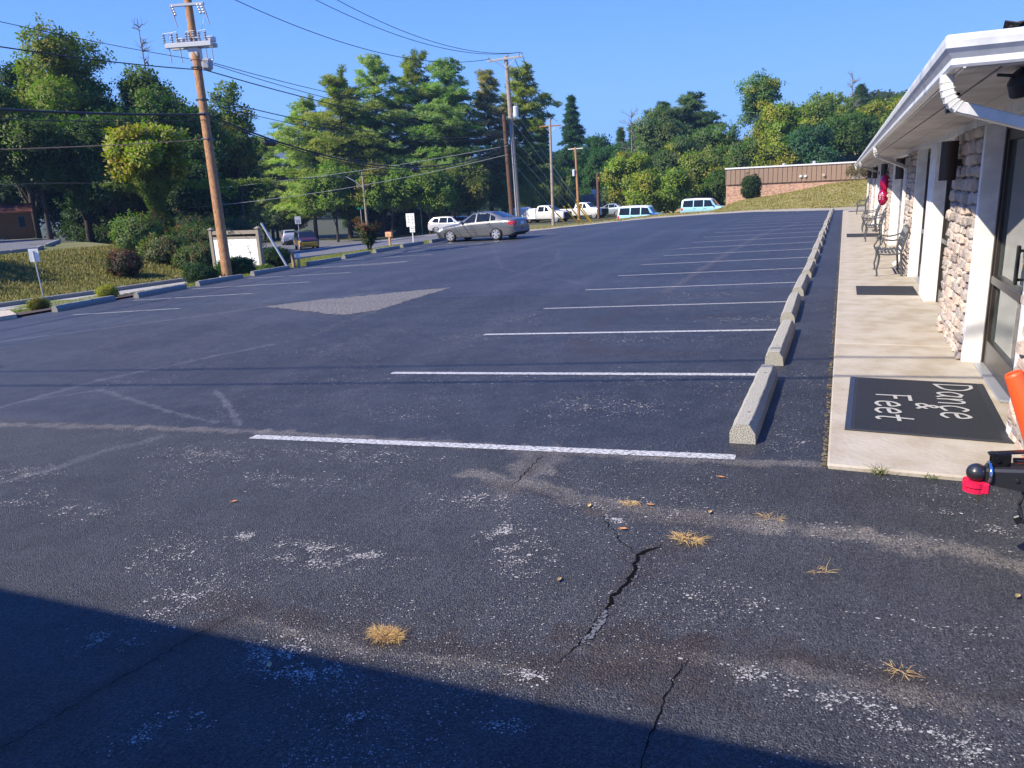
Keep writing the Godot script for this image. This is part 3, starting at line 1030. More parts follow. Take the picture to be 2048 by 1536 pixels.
func crack(pts: Array, w: float, wander: float) -> void:
	var b := MB.new()
	var path := []
	for i in pts.size() - 1:
		var l: float = pts[i].distance_to(pts[i + 1])
		var n := maxi(3, int(l / 0.022))
		for k in n:
			var p: Vector2 = pts[i].lerp(pts[i + 1], float(k) / n)
			path.append(p + Vector2(rr(-wander, wander), rr(-wander, wander)))
	path.append(pts[-1])
	var total := path.size()
	var lf := []
	var rt := []
	for i in total:
		var s: Vector2 = (path[mini(i + 1, total - 1)] - path[maxi(i - 1, 0)]).normalized().orthogonal()
		var taper := minf(1.0, minf(i, total - 1 - i) / 5.0 + 0.15)
		var p: Vector2 = path[i]
		var a: Vector2 = p - s * w * rr(0.18, 0.62) * taper
		var c: Vector2 = p + s * w * rr(0.18, 0.62) * taper
		lf.append(Vector3(a.x, lot_y(a.x, a.y) + 0.004, a.y)); rt.append(Vector3(c.x, lot_y(c.x, c.y) + 0.004, c.y))
	for i in total - 1:
		b.quad(lf[i], rt[i], rt[i + 1], lf[i + 1], Vector3.UP)
	obj("crack", b.done(), M.dark, apron)

func line(parent: Node, p: Array, w: float, m: Material) -> void:
	var b := MB.new()
	var a: Vector2 = p[0]
	var c: Vector2 = p[1]
	var s := (c - a).normalized().orthogonal() * w * 0.5
	var n := 8
	var u0 := rr(0.0, 1.0)
	for i in n:
		var q0 := a.lerp(c, float(i) / n)
		var q1 := a.lerp(c, float(i + 1) / n)
		var c4 := []
		for q in [q0 - s, q0 + s, q1 + s, q1 - s]:
			c4.append(Vector3(q.x, lot_y(q.x, q.y) + 0.004, q.y))
		var ua := u0 + float(i) / n * 0.9
		var ub := u0 + float(i + 1) / n * 0.9
		b.tri(c4[0], c4[1], c4[2], Vector3.UP, Vector3.UP, Vector3.UP, Vector2(ua, 0.02), Vector2(ua, 0.98), Vector2(ub, 0.98))
		b.tri(c4[0], c4[2], c4[3], Vector3.UP, Vector3.UP, Vector3.UP, Vector2(ua, 0.02), Vector2(ub, 0.98), Vector2(ub, 0.02))
	obj("parking_line", b.done(), m, parent)

func pebbles(freq: float, sd: int, ret: int) -> FastNoiseLite:
	var f := noise(freq, sd, FastNoiseLite.TYPE_CELLULAR, 2)
	f.cellular_return_type = ret
	return f

func worn_tex(loss: float) -> ImageTexture:
	var w := 1024
	var h := 48
	var im := Image.create(w, h, false, Image.FORMAT_RGBA8)
	var f := noise(0.075, int(loss * 1000.0), FastNoiseLite.TYPE_SIMPLEX, 4)
	var f2 := noise(0.16, 92, FastNoiseLite.TYPE_SIMPLEX, 2)
	for j in h:
		var edge := minf(j, h - 1 - j) / 7.0
		for i in w:
			var a := clampf(f.get_noise_2d(i, j * 2.2) * 1.1 + 0.5, 0.0, 1.0)
			var g := clampf(f2.get_noise_2d(i, j * 2.0) * 0.9 + 0.5, 0.0, 1.0)
			var k := a * 0.75 + g * 0.25 - loss + minf(edge, 1.0) * 0.10
			var v := 0.80 - 0.16 * g
			im.set_pixel(i, j, Color(v, v, v * 0.985, 1.0 if k > 0.0 else 0.0))
	return ImageTexture.create_from_image(im)

func flecks() -> void:
	# pale stone showing where the sealant has worn off: thousands of chips level with the surface
	var chip := MB.new()
	var ring := []
	for k in 5:
		var a := TAU * k / 5.0
		ring.append(Vector3(cos(a) * [1.0, 0.7, 1.1, 0.8, 0.95][k], 0, sin(a) * [0.8, 1.0, 0.7, 1.1, 0.75][k]))
	for k in 5:
		chip.ftri(Vector3.ZERO, ring[k], ring[(k + 1) % 5], Vector3.UP)
	var cm := chip.done()
	var buf := PackedFloat32Array()
	var rag := noise(5.0, 95, FastNoiseLite.TYPE_SIMPLEX, 3)
	var dens := noise(0.55, 93, FastNoiseLite.TYPE_SIMPLEX, 3)
	var spots := [-3.18, -3.14, 0.05, 0.05, 60, -2.57, -3.10, 0.33, 0.05, 260, -2.55, -2.95, 0.24, 0.05, 150, -2.33, -3.09, 0.16, 0.05, 120, -1.68, -3.54, 0.06, 0.13, 140, -1.42, -3.27, 0.10, 0.14, 150, -1.55, -3.42, 0.10, 0.14, 120, -2.96, -2.43, 0.17, 0.2, 260, -3.48, -2.81, 0.17, 0.16, 140, -5.95, -3.69, 0.29, 0.12, 190, -5.38, -3.23, 0.2, 0.17, 140, -4.66, -3.2, 0.24, 0.1, 130, -2.12, -2.18, 0.13, 0.08, 220, -1.91, -2.12, 0.14, 0.06, 220, -3.04, -2.04, 0.13, 0.05, 110, -2.17, -1.73, 0.07, 0.03, 60, -2.29, -1.59, 0.05, 0.05, 60, -3.51, -4.6, 0.5, 0.12, 240, -4.67, -4.35, 0.42, 0.15, 240, -0.99, -2.35, 0.05, 0.03, 90, -0.25, -2.60, 0.12, 0.05, 90, 0.06, -2.55, 0.16, 0.05, 110, 0.32, -2.48, 0.15, 0.05, 110, 0.51, -2.40, 0.13, 0.05, 90, -2.08, -6.19, 0.27, 0.25, 110, -1.65, -6.16, 0.34, 0.2, 140, -3.55, -5.67, 0.3, 0.2, 90, -4.82, -9.47, 0.48, 0.3, 140, -1.79, -7.26, 0.74, 0.2, 110, -5.08, -6.9, 0.5, 0.2, 90, -1.22, -10.67, 0.4, 0.2, 130, -2.15, -9.24, 0.75, 0.2, 130, -2.22, -13.35, 0.5, 0.25, 90, -3.25, -7.04, 0.45, 0.2, 70, -0.25, -5.36, 0.2, 0.3, 80, -1.07, -3.86, 0.06, 0.035, 60, 0.80, -4.26, 0.07, 0.06, 60, 0.56, -4.42, 0.08, 0.04, 30, -1.0, -2.07, 0.05, 0.03, 40, -2.01, -3.96, 0.19, 0.14, 130, -3.63, -3.99, 0.32, 0.12, 160, -0.39, -3.13, 0.22, 0.12, 90, 0.46, -3.19, 0.24, 0.12, 60, -6.77, -8.57, 0.68, 0.3, 100, -8.41, -6.65, 0.49, 0.2, 70, -4.65, -10.95, 0.5, 0.3, 90, -1.53, -1.93, 0.06, 0.03, 40, -1.1, -4.05, 0.5, 0.1, 150, 0.2, -3.97, 0.6, 0.08, 180]
	for s in range(0, spots.size(), 5):
		for k in int(spots[s + 4] * 4.0):
			var x: float = spots[s] + rng.randfn(0, 0.75) * spots[s + 2]
			var z: float = spots[s + 1] + rng.randfn(0, 0.75) * spots[s + 3]
			if rag.get_noise_2d(x, z) < rr(-0.30, 0.22):
				continue
			fleck(buf, x, z, (rr(0.0009, 0.0030) if rng.randf() < 0.9 else rr(0.003, 0.0055)) * (1.0 + 0.13 * absf(z)))
	for k in 70000:
		var z := -1.0 - pow(rr(0, 1), 1.7) * 17.0
		var x := rr(-1.35, 1.0) * absf(z) * 0.72 - 0.35 * absf(z)
		if x > -0.03 and z < -4.95 or x > 1.6:
			continue
		var d := dens.get_noise_2d(x, z)
		if d > 0.02 + rr(-0.25, 0.35):
			fleck(buf, x, z, rr(0.0007, 0.0026) * (1.0 + 0.16 * absf(z)))
	var m := mat(1, 1, 1, 0.9)
	m.vertex_color_use_as_albedo = true
	multi("gravel_flecks", cm, m, buf, apron)

func fleck(buf: PackedFloat32Array, x: float, z: float, s: float) -> void:
	if x > -0.02 and z < -4.93 or x > 1.5:
		return
	var v := rr(0.14, 0.47)
	put(buf, Basis(Vector3.UP, rr(0, TAU)).scaled(Vector3(s * rr(0.8, 1.8), 1, s)), Vector3(x, lot_y(x, z) + 0.0035, z), Color(v, v * 0.96, v * 0.88))

# ------------------------------------------------------------------ the shop row
const WX := 1.152      # face of the stone
const RX := 1.30       # face of the recessed door and window frames
const TOP := 2.20      # underside of the white frieze
const FLOOR := 0.022
var shop: Node3D
var stone_meshes := []
var stone_mats := []
var stones_left := 300
var rest: MB

func stone_mesh(sd: int) -> ArrayMesh:
	var b := MB.new()
	b.box(Vector3.ZERO, Vector3.ONE, 0.20)
	var f := noise(0.9, sd, FastNoiseLite.TYPE_SIMPLEX, 1)
	var o := MB.new()
	for i in range(0, b.v.size(), 3):
		var q := []
		var h := b.n[i]
		for k in 3:
			var p := b.v[i + k]
			q.append(p + Vector3(f.get_noise_3d(p.x * 2.0, p.y * 2.0, p.z * 2.0), f.get_noise_3d(p.x * 2.0 + 9.0, p.y * 2.0, p.z * 2.0), f.get_noise_3d(p.x * 2.0, p.y * 2.0 + 7.0, p.z * 2.0)) * 0.11)
		o.ftri(q[0], q[1], q[2], h)
	return o.done()

func stone_wall(za: float, zb: float) -> void:
	# za is the far end, zb the near end
	var back := MB.new()
	back.box(Vector3(WX + 0.09, (TOP + FLOOR) * 0.5 - 0.05, (za + zb) * 0.5), Vector3(0.15, TOP - FLOOR + 0.10, zb - za - 0.004))
	var wall := obj("wall", back.done(), M.mortar, shop)
	var y := FLOOR - 0.005
	while y < TOP - 0.03:
		var h := minf(rr(0.07, 0.135), TOP - y)
		if TOP - y - h < 0.06:
			h = TOP - y
		var z := zb
		while z > za + 0.02:
			var l := rr(0.11, 0.30)
			if z - l < za + 0.09:
				l = z - za
			var s := Vector3(rr(0.08, 0.15), h * rr(0.93, 1.02), l * rr(0.95, 1.02))
			var p := Vector3(WX + 0.02 + rr(-0.014, 0.012), y + h * 0.5 + rr(-0.006, 0.006), z - l * 0.5)
			var bs := Basis(Vector3.RIGHT, rr(-0.06, 0.06)) * Basis.from_scale(s)
			if rng.randf() < 0.5:
				bs = bs * Basis(Vector3.RIGHT, PI)
			var vm: ArrayMesh = stone_meshes[rng.randi() % stone_meshes.size()]
			var mi := rng.randi() % stone_mats.size()
			if stones_left > 0:
				stones_left -= 1
				var o := obj("stone", vm, stone_mats[mi], wall)
				o.transform = Transform3D(bs, p)
			else:
				var a := vm.surface_get_arrays(0)
				var vv: PackedVector3Array = a[Mesh.ARRAY_VERTEX]
				var tf := Transform3D(bs, p)
				var nb := bs.inverse().transposed()
				var c: Color = STONE[mi]
				var flip := bs.determinant() < 0.0
				for i in range(0, vv.size(), 3):
					rest.col = c
					rest.ftri(tf * vv[i], tf * vv[i + 1], tf * vv[i + 2], nb * a[Mesh.ARRAY_NORMAL][i])
			z -= l
		y += h

const STONE := [Color(0.558, 0.457, 0.376), Color(0.486, 0.394, 0.333), Color(0.645, 0.544, 0.454), Color(0.431, 0.381, 0.350), Color(0.575, 0.494, 0.423), Color(0.603, 0.471, 0.380), Color(0.344, 0.298, 0.268), Color(0.542, 0.482, 0.431)]

func white_post(z: float, near: bool) -> void:
	# a white jamb that turns the corner into the recess; z is its face towards the opening
	var b := MB.new()
	var w := 0.09
	b.box(Vector3((WX - 0.02 + RX + 0.06) * 0.5, (TOP + FLOOR) * 0.5, z + (w * 0.5 if near else -w * 0.5)), Vector3(RX + 0.08 - WX, TOP - FLOOR, w), 0.006)
	obj("jamb", b.done(), M.white_trim, shop)

func frame_bar(parent: Node, y0: float, y1: float, z0: float, z1: float, called := "frame", d := 0.05, m: Material = null) -> void:
	var b := MB.new()
	b.box(Vector3(RX + 0.025, (y0 + y1) * 0.5, (z0 + z1) * 0.5), Vector3(d, absf(y1 - y0), absf(z1 - z0)), 0.004)
	obj(called, b.done(), m if m else M.bronze, parent)

func glazing(za: float, zb: float, door: bool, leaf_to := 0.0) -> void:
	# one opening between two jambs: bronze frame, panes, a rail at waist height
	var b := MB.new()
	b.box(Vector3(RX + 0.03, (TOP + FLOOR) * 0.5, za + 0.025), Vector3(0.09, TOP - FLOOR, 0.05), 0.004)
	b.box(Vector3(RX + 0.03, (TOP + FLOOR) * 0.5, zb - 0.025), Vector3(0.09, TOP - FLOOR, 0.05), 0.004)
	b.box(Vector3(RX + 0.03, TOP - 0.025, (za + zb) * 0.5), Vector3(0.088, 0.05, zb - za - 0.1), 0.004)
	var fr := obj("door" if door else "window", b.done(), M.bronze, shop)
	var z0 := za + 0.05
	var z1 := zb - 0.05
	if door:
		if leaf_to == 0.0:
			leaf_to = z1
		frame_bar(fr, FLOOR + 0.02, TOP - 0.05, z0 + 0.004, z0 + 0.06, "stile")
		frame_bar(fr, FLOOR + 0.02, TOP - 0.05, leaf_to - 0.07, leaf_to - 0.004, "stile")
		frame_bar(fr, FLOOR + 0.02, 0.27, z0 + 0.062, leaf_to - 0.072, "rail")
		frame_bar(fr, 0.80, 0.87, z0 + 0.062, leaf_to - 0.072, "rail", 0.085)
		frame_bar(fr, TOP - 0.15, TOP - 0.052, z0 + 0.062, leaf_to - 0.072, "rail")
		pane(fr, 0.27, 0.80, z0 + 0.06, leaf_to - 0.07)
		pane(fr, 0.87, TOP - 0.15, z0 + 0.06, leaf_to - 0.07)
		var hb := MB.new()
		hb.box(Vector3(RX - 0.055, 1.09, leaf_to - 0.10), Vector3(0.022, 0.30, 0.055), 0.006)
		hb.box(Vector3(RX - 0.02, 1.20, leaf_to - 0.10), Vector3(0.06, 0.02, 0.02))
		hb.box(Vector3(RX - 0.02, 0.98, leaf_to - 0.10), Vector3(0.06, 0.02, 0.02))
		obj("handle", hb.done(), M.black, fr)
		var th := MB.new()
		th.box(Vector3(RX - 0.0, FLOOR + 0.012, (z0 + leaf_to) * 0.5), Vector3(0.16, 0.02, leaf_to - z0), 0.004)
		obj("threshold", th.done(), M.steel, fr)
		if leaf_to < z1 - 0.1:
			frame_bar(fr, FLOOR + 0.02, TOP - 0.05, leaf_to + 0.002, leaf_to + 0.06, "stile", 0.09)
			frame_bar(fr, FLOOR + 0.02, 0.14, leaf_to + 0.062, z1 - 0.002, "rail")
			pane(fr, 0.14, TOP - 0.05, leaf_to + 0.06, z1)
	else:
		frame_bar(fr, FLOOR + 0.02, 0.22, z0 + 0.002, z1 - 0.002, "rail")
		frame_bar(fr, 0.86, 0.92, z0 + 0.002, z1 - 0.002, "rail", 0.08)
		pane(fr, 0.22, 0.86, z0, z1)
		pane(fr, 0.92, TOP - 0.05, z0, z1)

func pane(parent: Node, y0: float, y1: float, z0: float, z1: float) -> void:
	var b := MB.new()
	b.quad(Vector3(RX + 0.03, y0, z0), Vector3(RX + 0.03, y0, z1), Vector3(RX + 0.03, y1, z1), Vector3(RX + 0.03, y1, z0), Vector3.LEFT)
	obj("pane", b.done(), M.glass, parent)

func building() -> void:
	shop = thing("shop_building", "long low shop row faced in stone with white posts and glass doors", "building")
	for i in 8:
		stone_meshes.append(stone_mesh(100 + i))
	var grit := noise(0.09, 111, FastNoiseLite.TYPE_SIMPLEX, 4)
	var gn := nnormal(noise(0.05, 112, FastNoiseLite.TYPE_SIMPLEX, 3), 6.0, 256)
	var gt := ntex(grit, [[0.0, 0.62, 0.60, 0.57], [0.5, 0.92, 0.92, 0.9], [1.0, 1.0, 1.0, 1.0]], 256)
	for c in STONE:
		var m := tri_mat(mat(1, 1, 1, 0.9), gt, 2.2, true)
		m.albedo_color = c.linear_to_srgb()
		m.normal_enabled = true
		m.normal_texture = gn
		m.normal_scale = 0.7
		stone_mats.append(m)
	rest = MB.new()
	rest.use_col = true
	stone_wall(-5.84, -5.20)
	stone_wall(-10.19, -8.25)
	stone_wall(-17.10, -15.27)
	stone_wall(-24.6, -22.35)
	stone_wall(-28.4, -26.7)
	stone_wall(-35.2, -33.1)
	stone_wall(-40.5, -38.0)
	stone_wall(-45.5, -42.6)
	var sm := tri_mat(mat(1, 1, 1, 0.9), gt, 2.2, true)
	sm.vertex_color_use_as_albedo = true
	obj("stone_facing", rest.done(), sm, shop).set_meta("kind", "stuff")
	# openings, far to near
	for q in [[-8.16, -5.93, true, -6.72], [-12.16, -10.20, false, 0.0], [-15.18, -12.98, true, -13.9], [-26.62, -24.69, true, 0.0], [-30.2, -28.49, false, 0.0], [-33.0, -30.9, true, 0.0], [-37.9, -35.3, false, 0.0], [-42.5, -40.6, true, 0.0]]:
		white_post(q[0], false)
		if q[0] != -12.16:
			white_post(q[1], true)
		glazing(q[0], q[1], q[2], q[3])
	var pb := MB.new()
	pb.box(Vector3(WX + 0.08, (TOP + FLOOR) * 0.5, -12.62), Vector3(0.20, TOP - FLOOR, 0.54), 0.006)
	obj("jamb", pb.done(), M.white_trim, shop)
	# recessed clapboards, each lapped over the one below
	var sw := MB.new()
	sw.box(Vector3(RX + 0.10, (TOP + FLOOR) * 0.5, -19.72), Vector3(0.10, TOP - FLOOR, 5.2))
	var sd := obj("wall", sw.done(), M.siding, shop)
	var y := FLOOR
	while y < TOP - 0.02:
		var h := minf(0.20, TOP - y)
		var bd := MB.new()
		var x0 := RX + 0.045
		bd.prism(PackedVector2Array([Vector2(x0 - 0.022, y), Vector2(x0, y), Vector2(x0, y + h - 0.004), Vector2(x0 - 0.008, y + h - 0.004)]), 5.18, Vector3(0, 0, -22.31))
		obj("plank", bd.done(), M.siding, sd)
		y += h
	for z in [-17.16, -22.30]:
		var c := MB.new()
		c.box(Vector3(WX + 0.08, (TOP + FLOOR) * 0.5, z), Vector3(0.20, TOP - FLOOR, 0.08), 0.006)
		obj("jamb", c.done(), M.white_trim, shop)
	# frieze, shell of the building, dark rooms behind the glass
	var fz := MB.new()
	fz.box(Vector3(WX + 0.06, TOP + 0.055, -25.35), Vector3(0.14, 0.11, 40.3), 0.005)
	obj("frieze", fz.done(), M.white_trim, shop)
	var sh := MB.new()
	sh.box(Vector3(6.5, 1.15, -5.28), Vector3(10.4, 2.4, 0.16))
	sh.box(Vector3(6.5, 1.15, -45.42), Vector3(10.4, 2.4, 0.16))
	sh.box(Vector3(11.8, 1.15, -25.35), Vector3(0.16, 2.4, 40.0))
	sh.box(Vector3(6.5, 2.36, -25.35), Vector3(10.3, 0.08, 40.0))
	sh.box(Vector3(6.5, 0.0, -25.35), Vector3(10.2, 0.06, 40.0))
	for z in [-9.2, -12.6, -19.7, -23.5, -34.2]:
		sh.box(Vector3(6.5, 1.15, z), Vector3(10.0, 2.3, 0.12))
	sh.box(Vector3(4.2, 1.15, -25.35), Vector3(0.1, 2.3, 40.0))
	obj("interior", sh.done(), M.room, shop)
	var ew := MB.new()
	ew.box(Vector3(6.53, 1.12, -5.19), Vector3(10.75, 2.2, 0.02))
	obj("wall", ew.done(), M.mortar, shop)
	# eaves: soffit boards with a dark slot between, fascia, gutter all round the near corner
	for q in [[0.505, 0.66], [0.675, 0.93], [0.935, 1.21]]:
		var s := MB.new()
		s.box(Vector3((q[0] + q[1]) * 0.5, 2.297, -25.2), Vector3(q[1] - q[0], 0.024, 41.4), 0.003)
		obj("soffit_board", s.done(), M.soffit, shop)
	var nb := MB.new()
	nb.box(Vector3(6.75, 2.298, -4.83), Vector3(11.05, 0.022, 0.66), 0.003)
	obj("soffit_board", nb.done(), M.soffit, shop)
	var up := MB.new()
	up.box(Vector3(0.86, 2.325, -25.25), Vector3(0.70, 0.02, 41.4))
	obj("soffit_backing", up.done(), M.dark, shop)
	var fa := MB.new()
	fa.box(Vector3(0.498, 2.36, -25.2), Vector3(0.012, 0.15, 41.55))
	fa.box(Vector3(6.7, 2.36, -4.478), Vector3(12.4, 0.15, 0.012))
	obj("fascia", fa.done(), M.white, shop)
	gutter()
	downspouts()
	roof()
	lamps()

func gutter() -> void:
	# ogee profile: (distance out from the fascia, height)
	var prof := [Vector2(0.0, 2.43), Vector2(0.0, 2.292), Vector2(0.045, 2.290), Vector2(0.052, 2.302), Vector2(0.050, 2.33), Vector2(0.066, 2.355), Vector2(0.082, 2.375), Vector2(0.086, 2.405), Vector2(0.085, 2.43), Vector2(0.074, 2.436), Vector2(0.070, 2.425), Vector2(0.064, 2.42)]
	var b := MB.new()
	for i in prof.size() - 1:
		var p: Vector2 = prof[i]
		var q: Vector2 = prof[i + 1]
		var d := (q - p).normalized()
		var nn := Vector2(-d.y, d.x)   # outward in (out, up)
		if i < 1: nn = Vector2(1, 0)
		var a0 := Vector3(0.49 - p.x, p.y, -46.0)
		var a1 := Vector3(0.49 - q.x, q.y, -46.0)
		var c0 := Vector3(0.49 - p.x, p.y, -4.47 + p.x)
		var c1 := Vector3(0.49 - q.x, q.y, -4.47 + q.x)
		var e0 := Vector3(12.6, p.y, -4.47 + p.x)
		var e1 := Vector3(12.6, q.y, -4.47 + q.x)
		b.quad(a0, c0, c1, a1, Vector3(-absf(nn.x) if i != 9 and i != 10 else absf(nn.x), nn.y if i > 7 else -absf(nn.y), 0))
		b.quad(c0, e0, e1, c1, Vector3(0, nn.y if i > 7 else -absf(nn.y), absf(nn.x) if i != 9 and i != 10 else -absf(nn.x)))
	var g := obj("gutter", b.done(), M.gutter, shop)
	# a lapped joint with two screws near the corner
	var j := MB.new()
	j.box(Vector3(1.02, 2.362, -4.388), Vector3(0.006, 0.145, 0.01))
	for x in [0.965, 0.985]:
		j.lathe([Vector2(0, 0.006), Vector2(0.004, 0.004), Vector2(0.006, 0)], 8, Vector3(x, 2.41, -4.382), Basis(Vector3.RIGHT, PI / 2))
	obj("joint", j.done(), M.steel, g)

func flat_pipe(b: MB, pts: Array, w: float, d: float) -> void:
	# a rectangular downspout with rounded corners swept along pts
	var rows := []
	var side := Vector3.ZERO
	for i in pts.size():
		var t: Vector3 = (pts[mini(i + 1, pts.size() - 1)] - pts[maxi(i - 1, 0)]).normalized()
		var s := Vector3(0, 0, 1)
		s = (s - t * s.dot(t)).normalized()
		var u := t.cross(s).normalized()
		var ring := []
		for k in [[-1, -0.8], [-0.8, -1], [0.8, -1], [1, -0.8], [1, 0.8], [0.8, 1], [-0.8, 1], [-1, 0.8], [-1, -0.8]]:
			ring.append(pts[i] + s * k[0] * w * 0.5 + u * k[1] * d * 0.5)
		rows.append(ring)
	for i in rows.size() - 1:
		var c: Vector3 = (pts[i] + pts[i + 1]) * 0.5
		for k in 8:
			var mid: Vector3 = (rows[i][k] + rows[i + 1][k + 1]) * 0.5
			b.quad(rows[i][k], rows[i][k + 1], rows[i + 1][k + 1], rows[i + 1][k], mid - c)

func downspouts() -> void:
	for q in [[-4.72, -4.86, 1.10], [-15.1, -16.95, 1.08], [-29.3, -31.2, 1.08], [-41.2, -42.4, 1.08]]:
		var b := MB.new()
		var zo: float = q[0]
		var zw: float = q[1]
		var xw: float = q[2]
		var p := []
		# outlet, ribbed elbow towards the wall, sloping run, second elbow, drop
		var run0 := Vector3(0.56, 2.115, lerpf(zo, zw, 0.12))
		var run1 := Vector3(xw - 0.05, 1.96, zw)
		var a := Vector3(0.455, 2.29, zo)
		for k in 9:
			var t := k / 8.0
			p.append(a.lerp(Vector3(0.455, 2.13, zo), t).lerp(Vector3(0.455, 2.13, zo).lerp(run0, t), t))
		for k in range(1, 5):
			p.append(run0.lerp(run1, k / 4.0))
		for k in range(1, 7):
			var t := k / 6.0
			var cnr := Vector3(xw, 1.945, zw)
			p.append(run1.lerp(cnr, t).lerp(cnr.lerp(Vector3(xw, 1.85, zw), t), t))
		p.append(Vector3(xw, 1.0, zw))
		p.append(Vector3(xw, 0.18, zw))
		for k in range(1, 5):
			p.append(Vector3(xw - 0.05 * k * k / 8.0, 0.18 - 0.03 * k, zw))
		flat_pipe(b, p, 0.085, 0.06)
		var o := obj("downspout", b.done(), M.white, shop)
		var rb_ := MB.new()
		for k in 6:
			var c: Vector3 = p[k + 1]
			var t: Vector3 = (p[k + 2] - p[k]).normalized()
			var s := Vector3(0, 0, 1)
			s = (s - t * s.dot(t)).normalized()
			rb_.box(c, Vector3(0.088, 0.063, 0.004), 0.0, Basis(s, t.cross(s), t))
		for y in [0.6, 1.6]:
			rb_.box(Vector3(xw + 0.01, y, zw), Vector3(0.08, 0.02, 0.098))
		obj("rib", rb_.done(), M.white, o)

func roof() -> void:
	var b := MB.new()
	# hipped low roof, thick enough to be a body
	var e := 2.40
	var r := 0.23
	var a := Vector3(0.5, e, -4.5)
	var c := Vector3(12.6, e, -4.5)
	var d := Vector3(12.6, e, -46.0)
	var f := Vector3(0.5, e, -46.0)
	var h := Vector3(6.55, e + 6.05 * r, -10.5)
	var k := Vector3(6.55, e + 6.05 * r, -40.0)
	b.ftri(a, c, h, Vector3.UP)
	b.ftri(d, f, k, Vector3.UP)
	b.quad(f, a, h, k, Vector3.UP)
	b.quad(c, d, k, h, Vector3.UP)
	b.quad(a - Vector3(0, 0.03, 0), c - Vector3(0, 0.03, 0), d - Vector3(0, 0.03, 0), f - Vector3(0, 0.03, 0), Vector3.DOWN)
	obj("roof", b.done(), M.shingle, shop)
	# dark torn roofing and a crumpled tarpaulin at the near corner
	var t := MB.new()
	var nz := noise(1.6, 121, FastNoiseLite.TYPE_SIMPLEX, 3)
	var rows := []
	var low := []
	for i in 15:
		var row := []
		var lrow := []
		for j in 29:
			var u := j / 28.0
			var w := i / 14.0
			var x := 0.64 + u * 2.6 + 1.08 * w * 1.5
			var z := -4.50 - w * 1.5 + 0.05 * nz.get_noise_2d(u * 9.0, 3.0)
			var y := e + r * (-4.5 - z) + 0.035 + 0.03 * smoothstep(0.0, 0.35, w) * smoothstep(0.0, 0.10, u) + 0.035 * nz.get_noise_2d(x * 2.4, z * 3.0) * smoothstep(0.0, 0.2, w + u * 0.3)
			y += 0.02 * smoothstep(0.12, 0.5, u)
			row.append(Vector3(x, y, z)); lrow.append(Vector3(x, e + r * (-4.5 - z) + 0.004, z))
		rows.append(row); low.append(lrow)
	t.grid(rows, Vector3.UP)
	for j in 28:
		t.quad(rows[0][j], rows[0][j + 1], low[0][j + 1], low[0][j], Vector3(0, 0, 1))
	for i in 14:
		t.quad(rows[i][0], rows[i + 1][0], low[i + 1][0], low[i][0], Vector3(-1, 0, 0))
	var tp := obj("tarpaulin", t.done(), M.tarp, null)
	tag(tp, "crumpled grey green tarpaulin lying on the shop roof corner above the gutter", "tarpaulin")
	var rg := MB.new()
	for k2 in 26:
		var x := 0.68 + rr(0.0, 1.0) * rr(0, 1) * 1.4
		var q := Vector3(x, e + 0.055 + rr(0, 0.03), -4.48 + rr(-0.05, 0.0))
		rg.box(q, Vector3(rr(0.04, 0.18), 0.005, rr(0.03, 0.08)), 0.0, Basis.from_euler(Vector3(rr(-0.6, 0.3), rr(-0.5, 0.5), rr(-0.4, 0.4))))
	obj("torn_felt", rg.done(), M.shingle, shop)

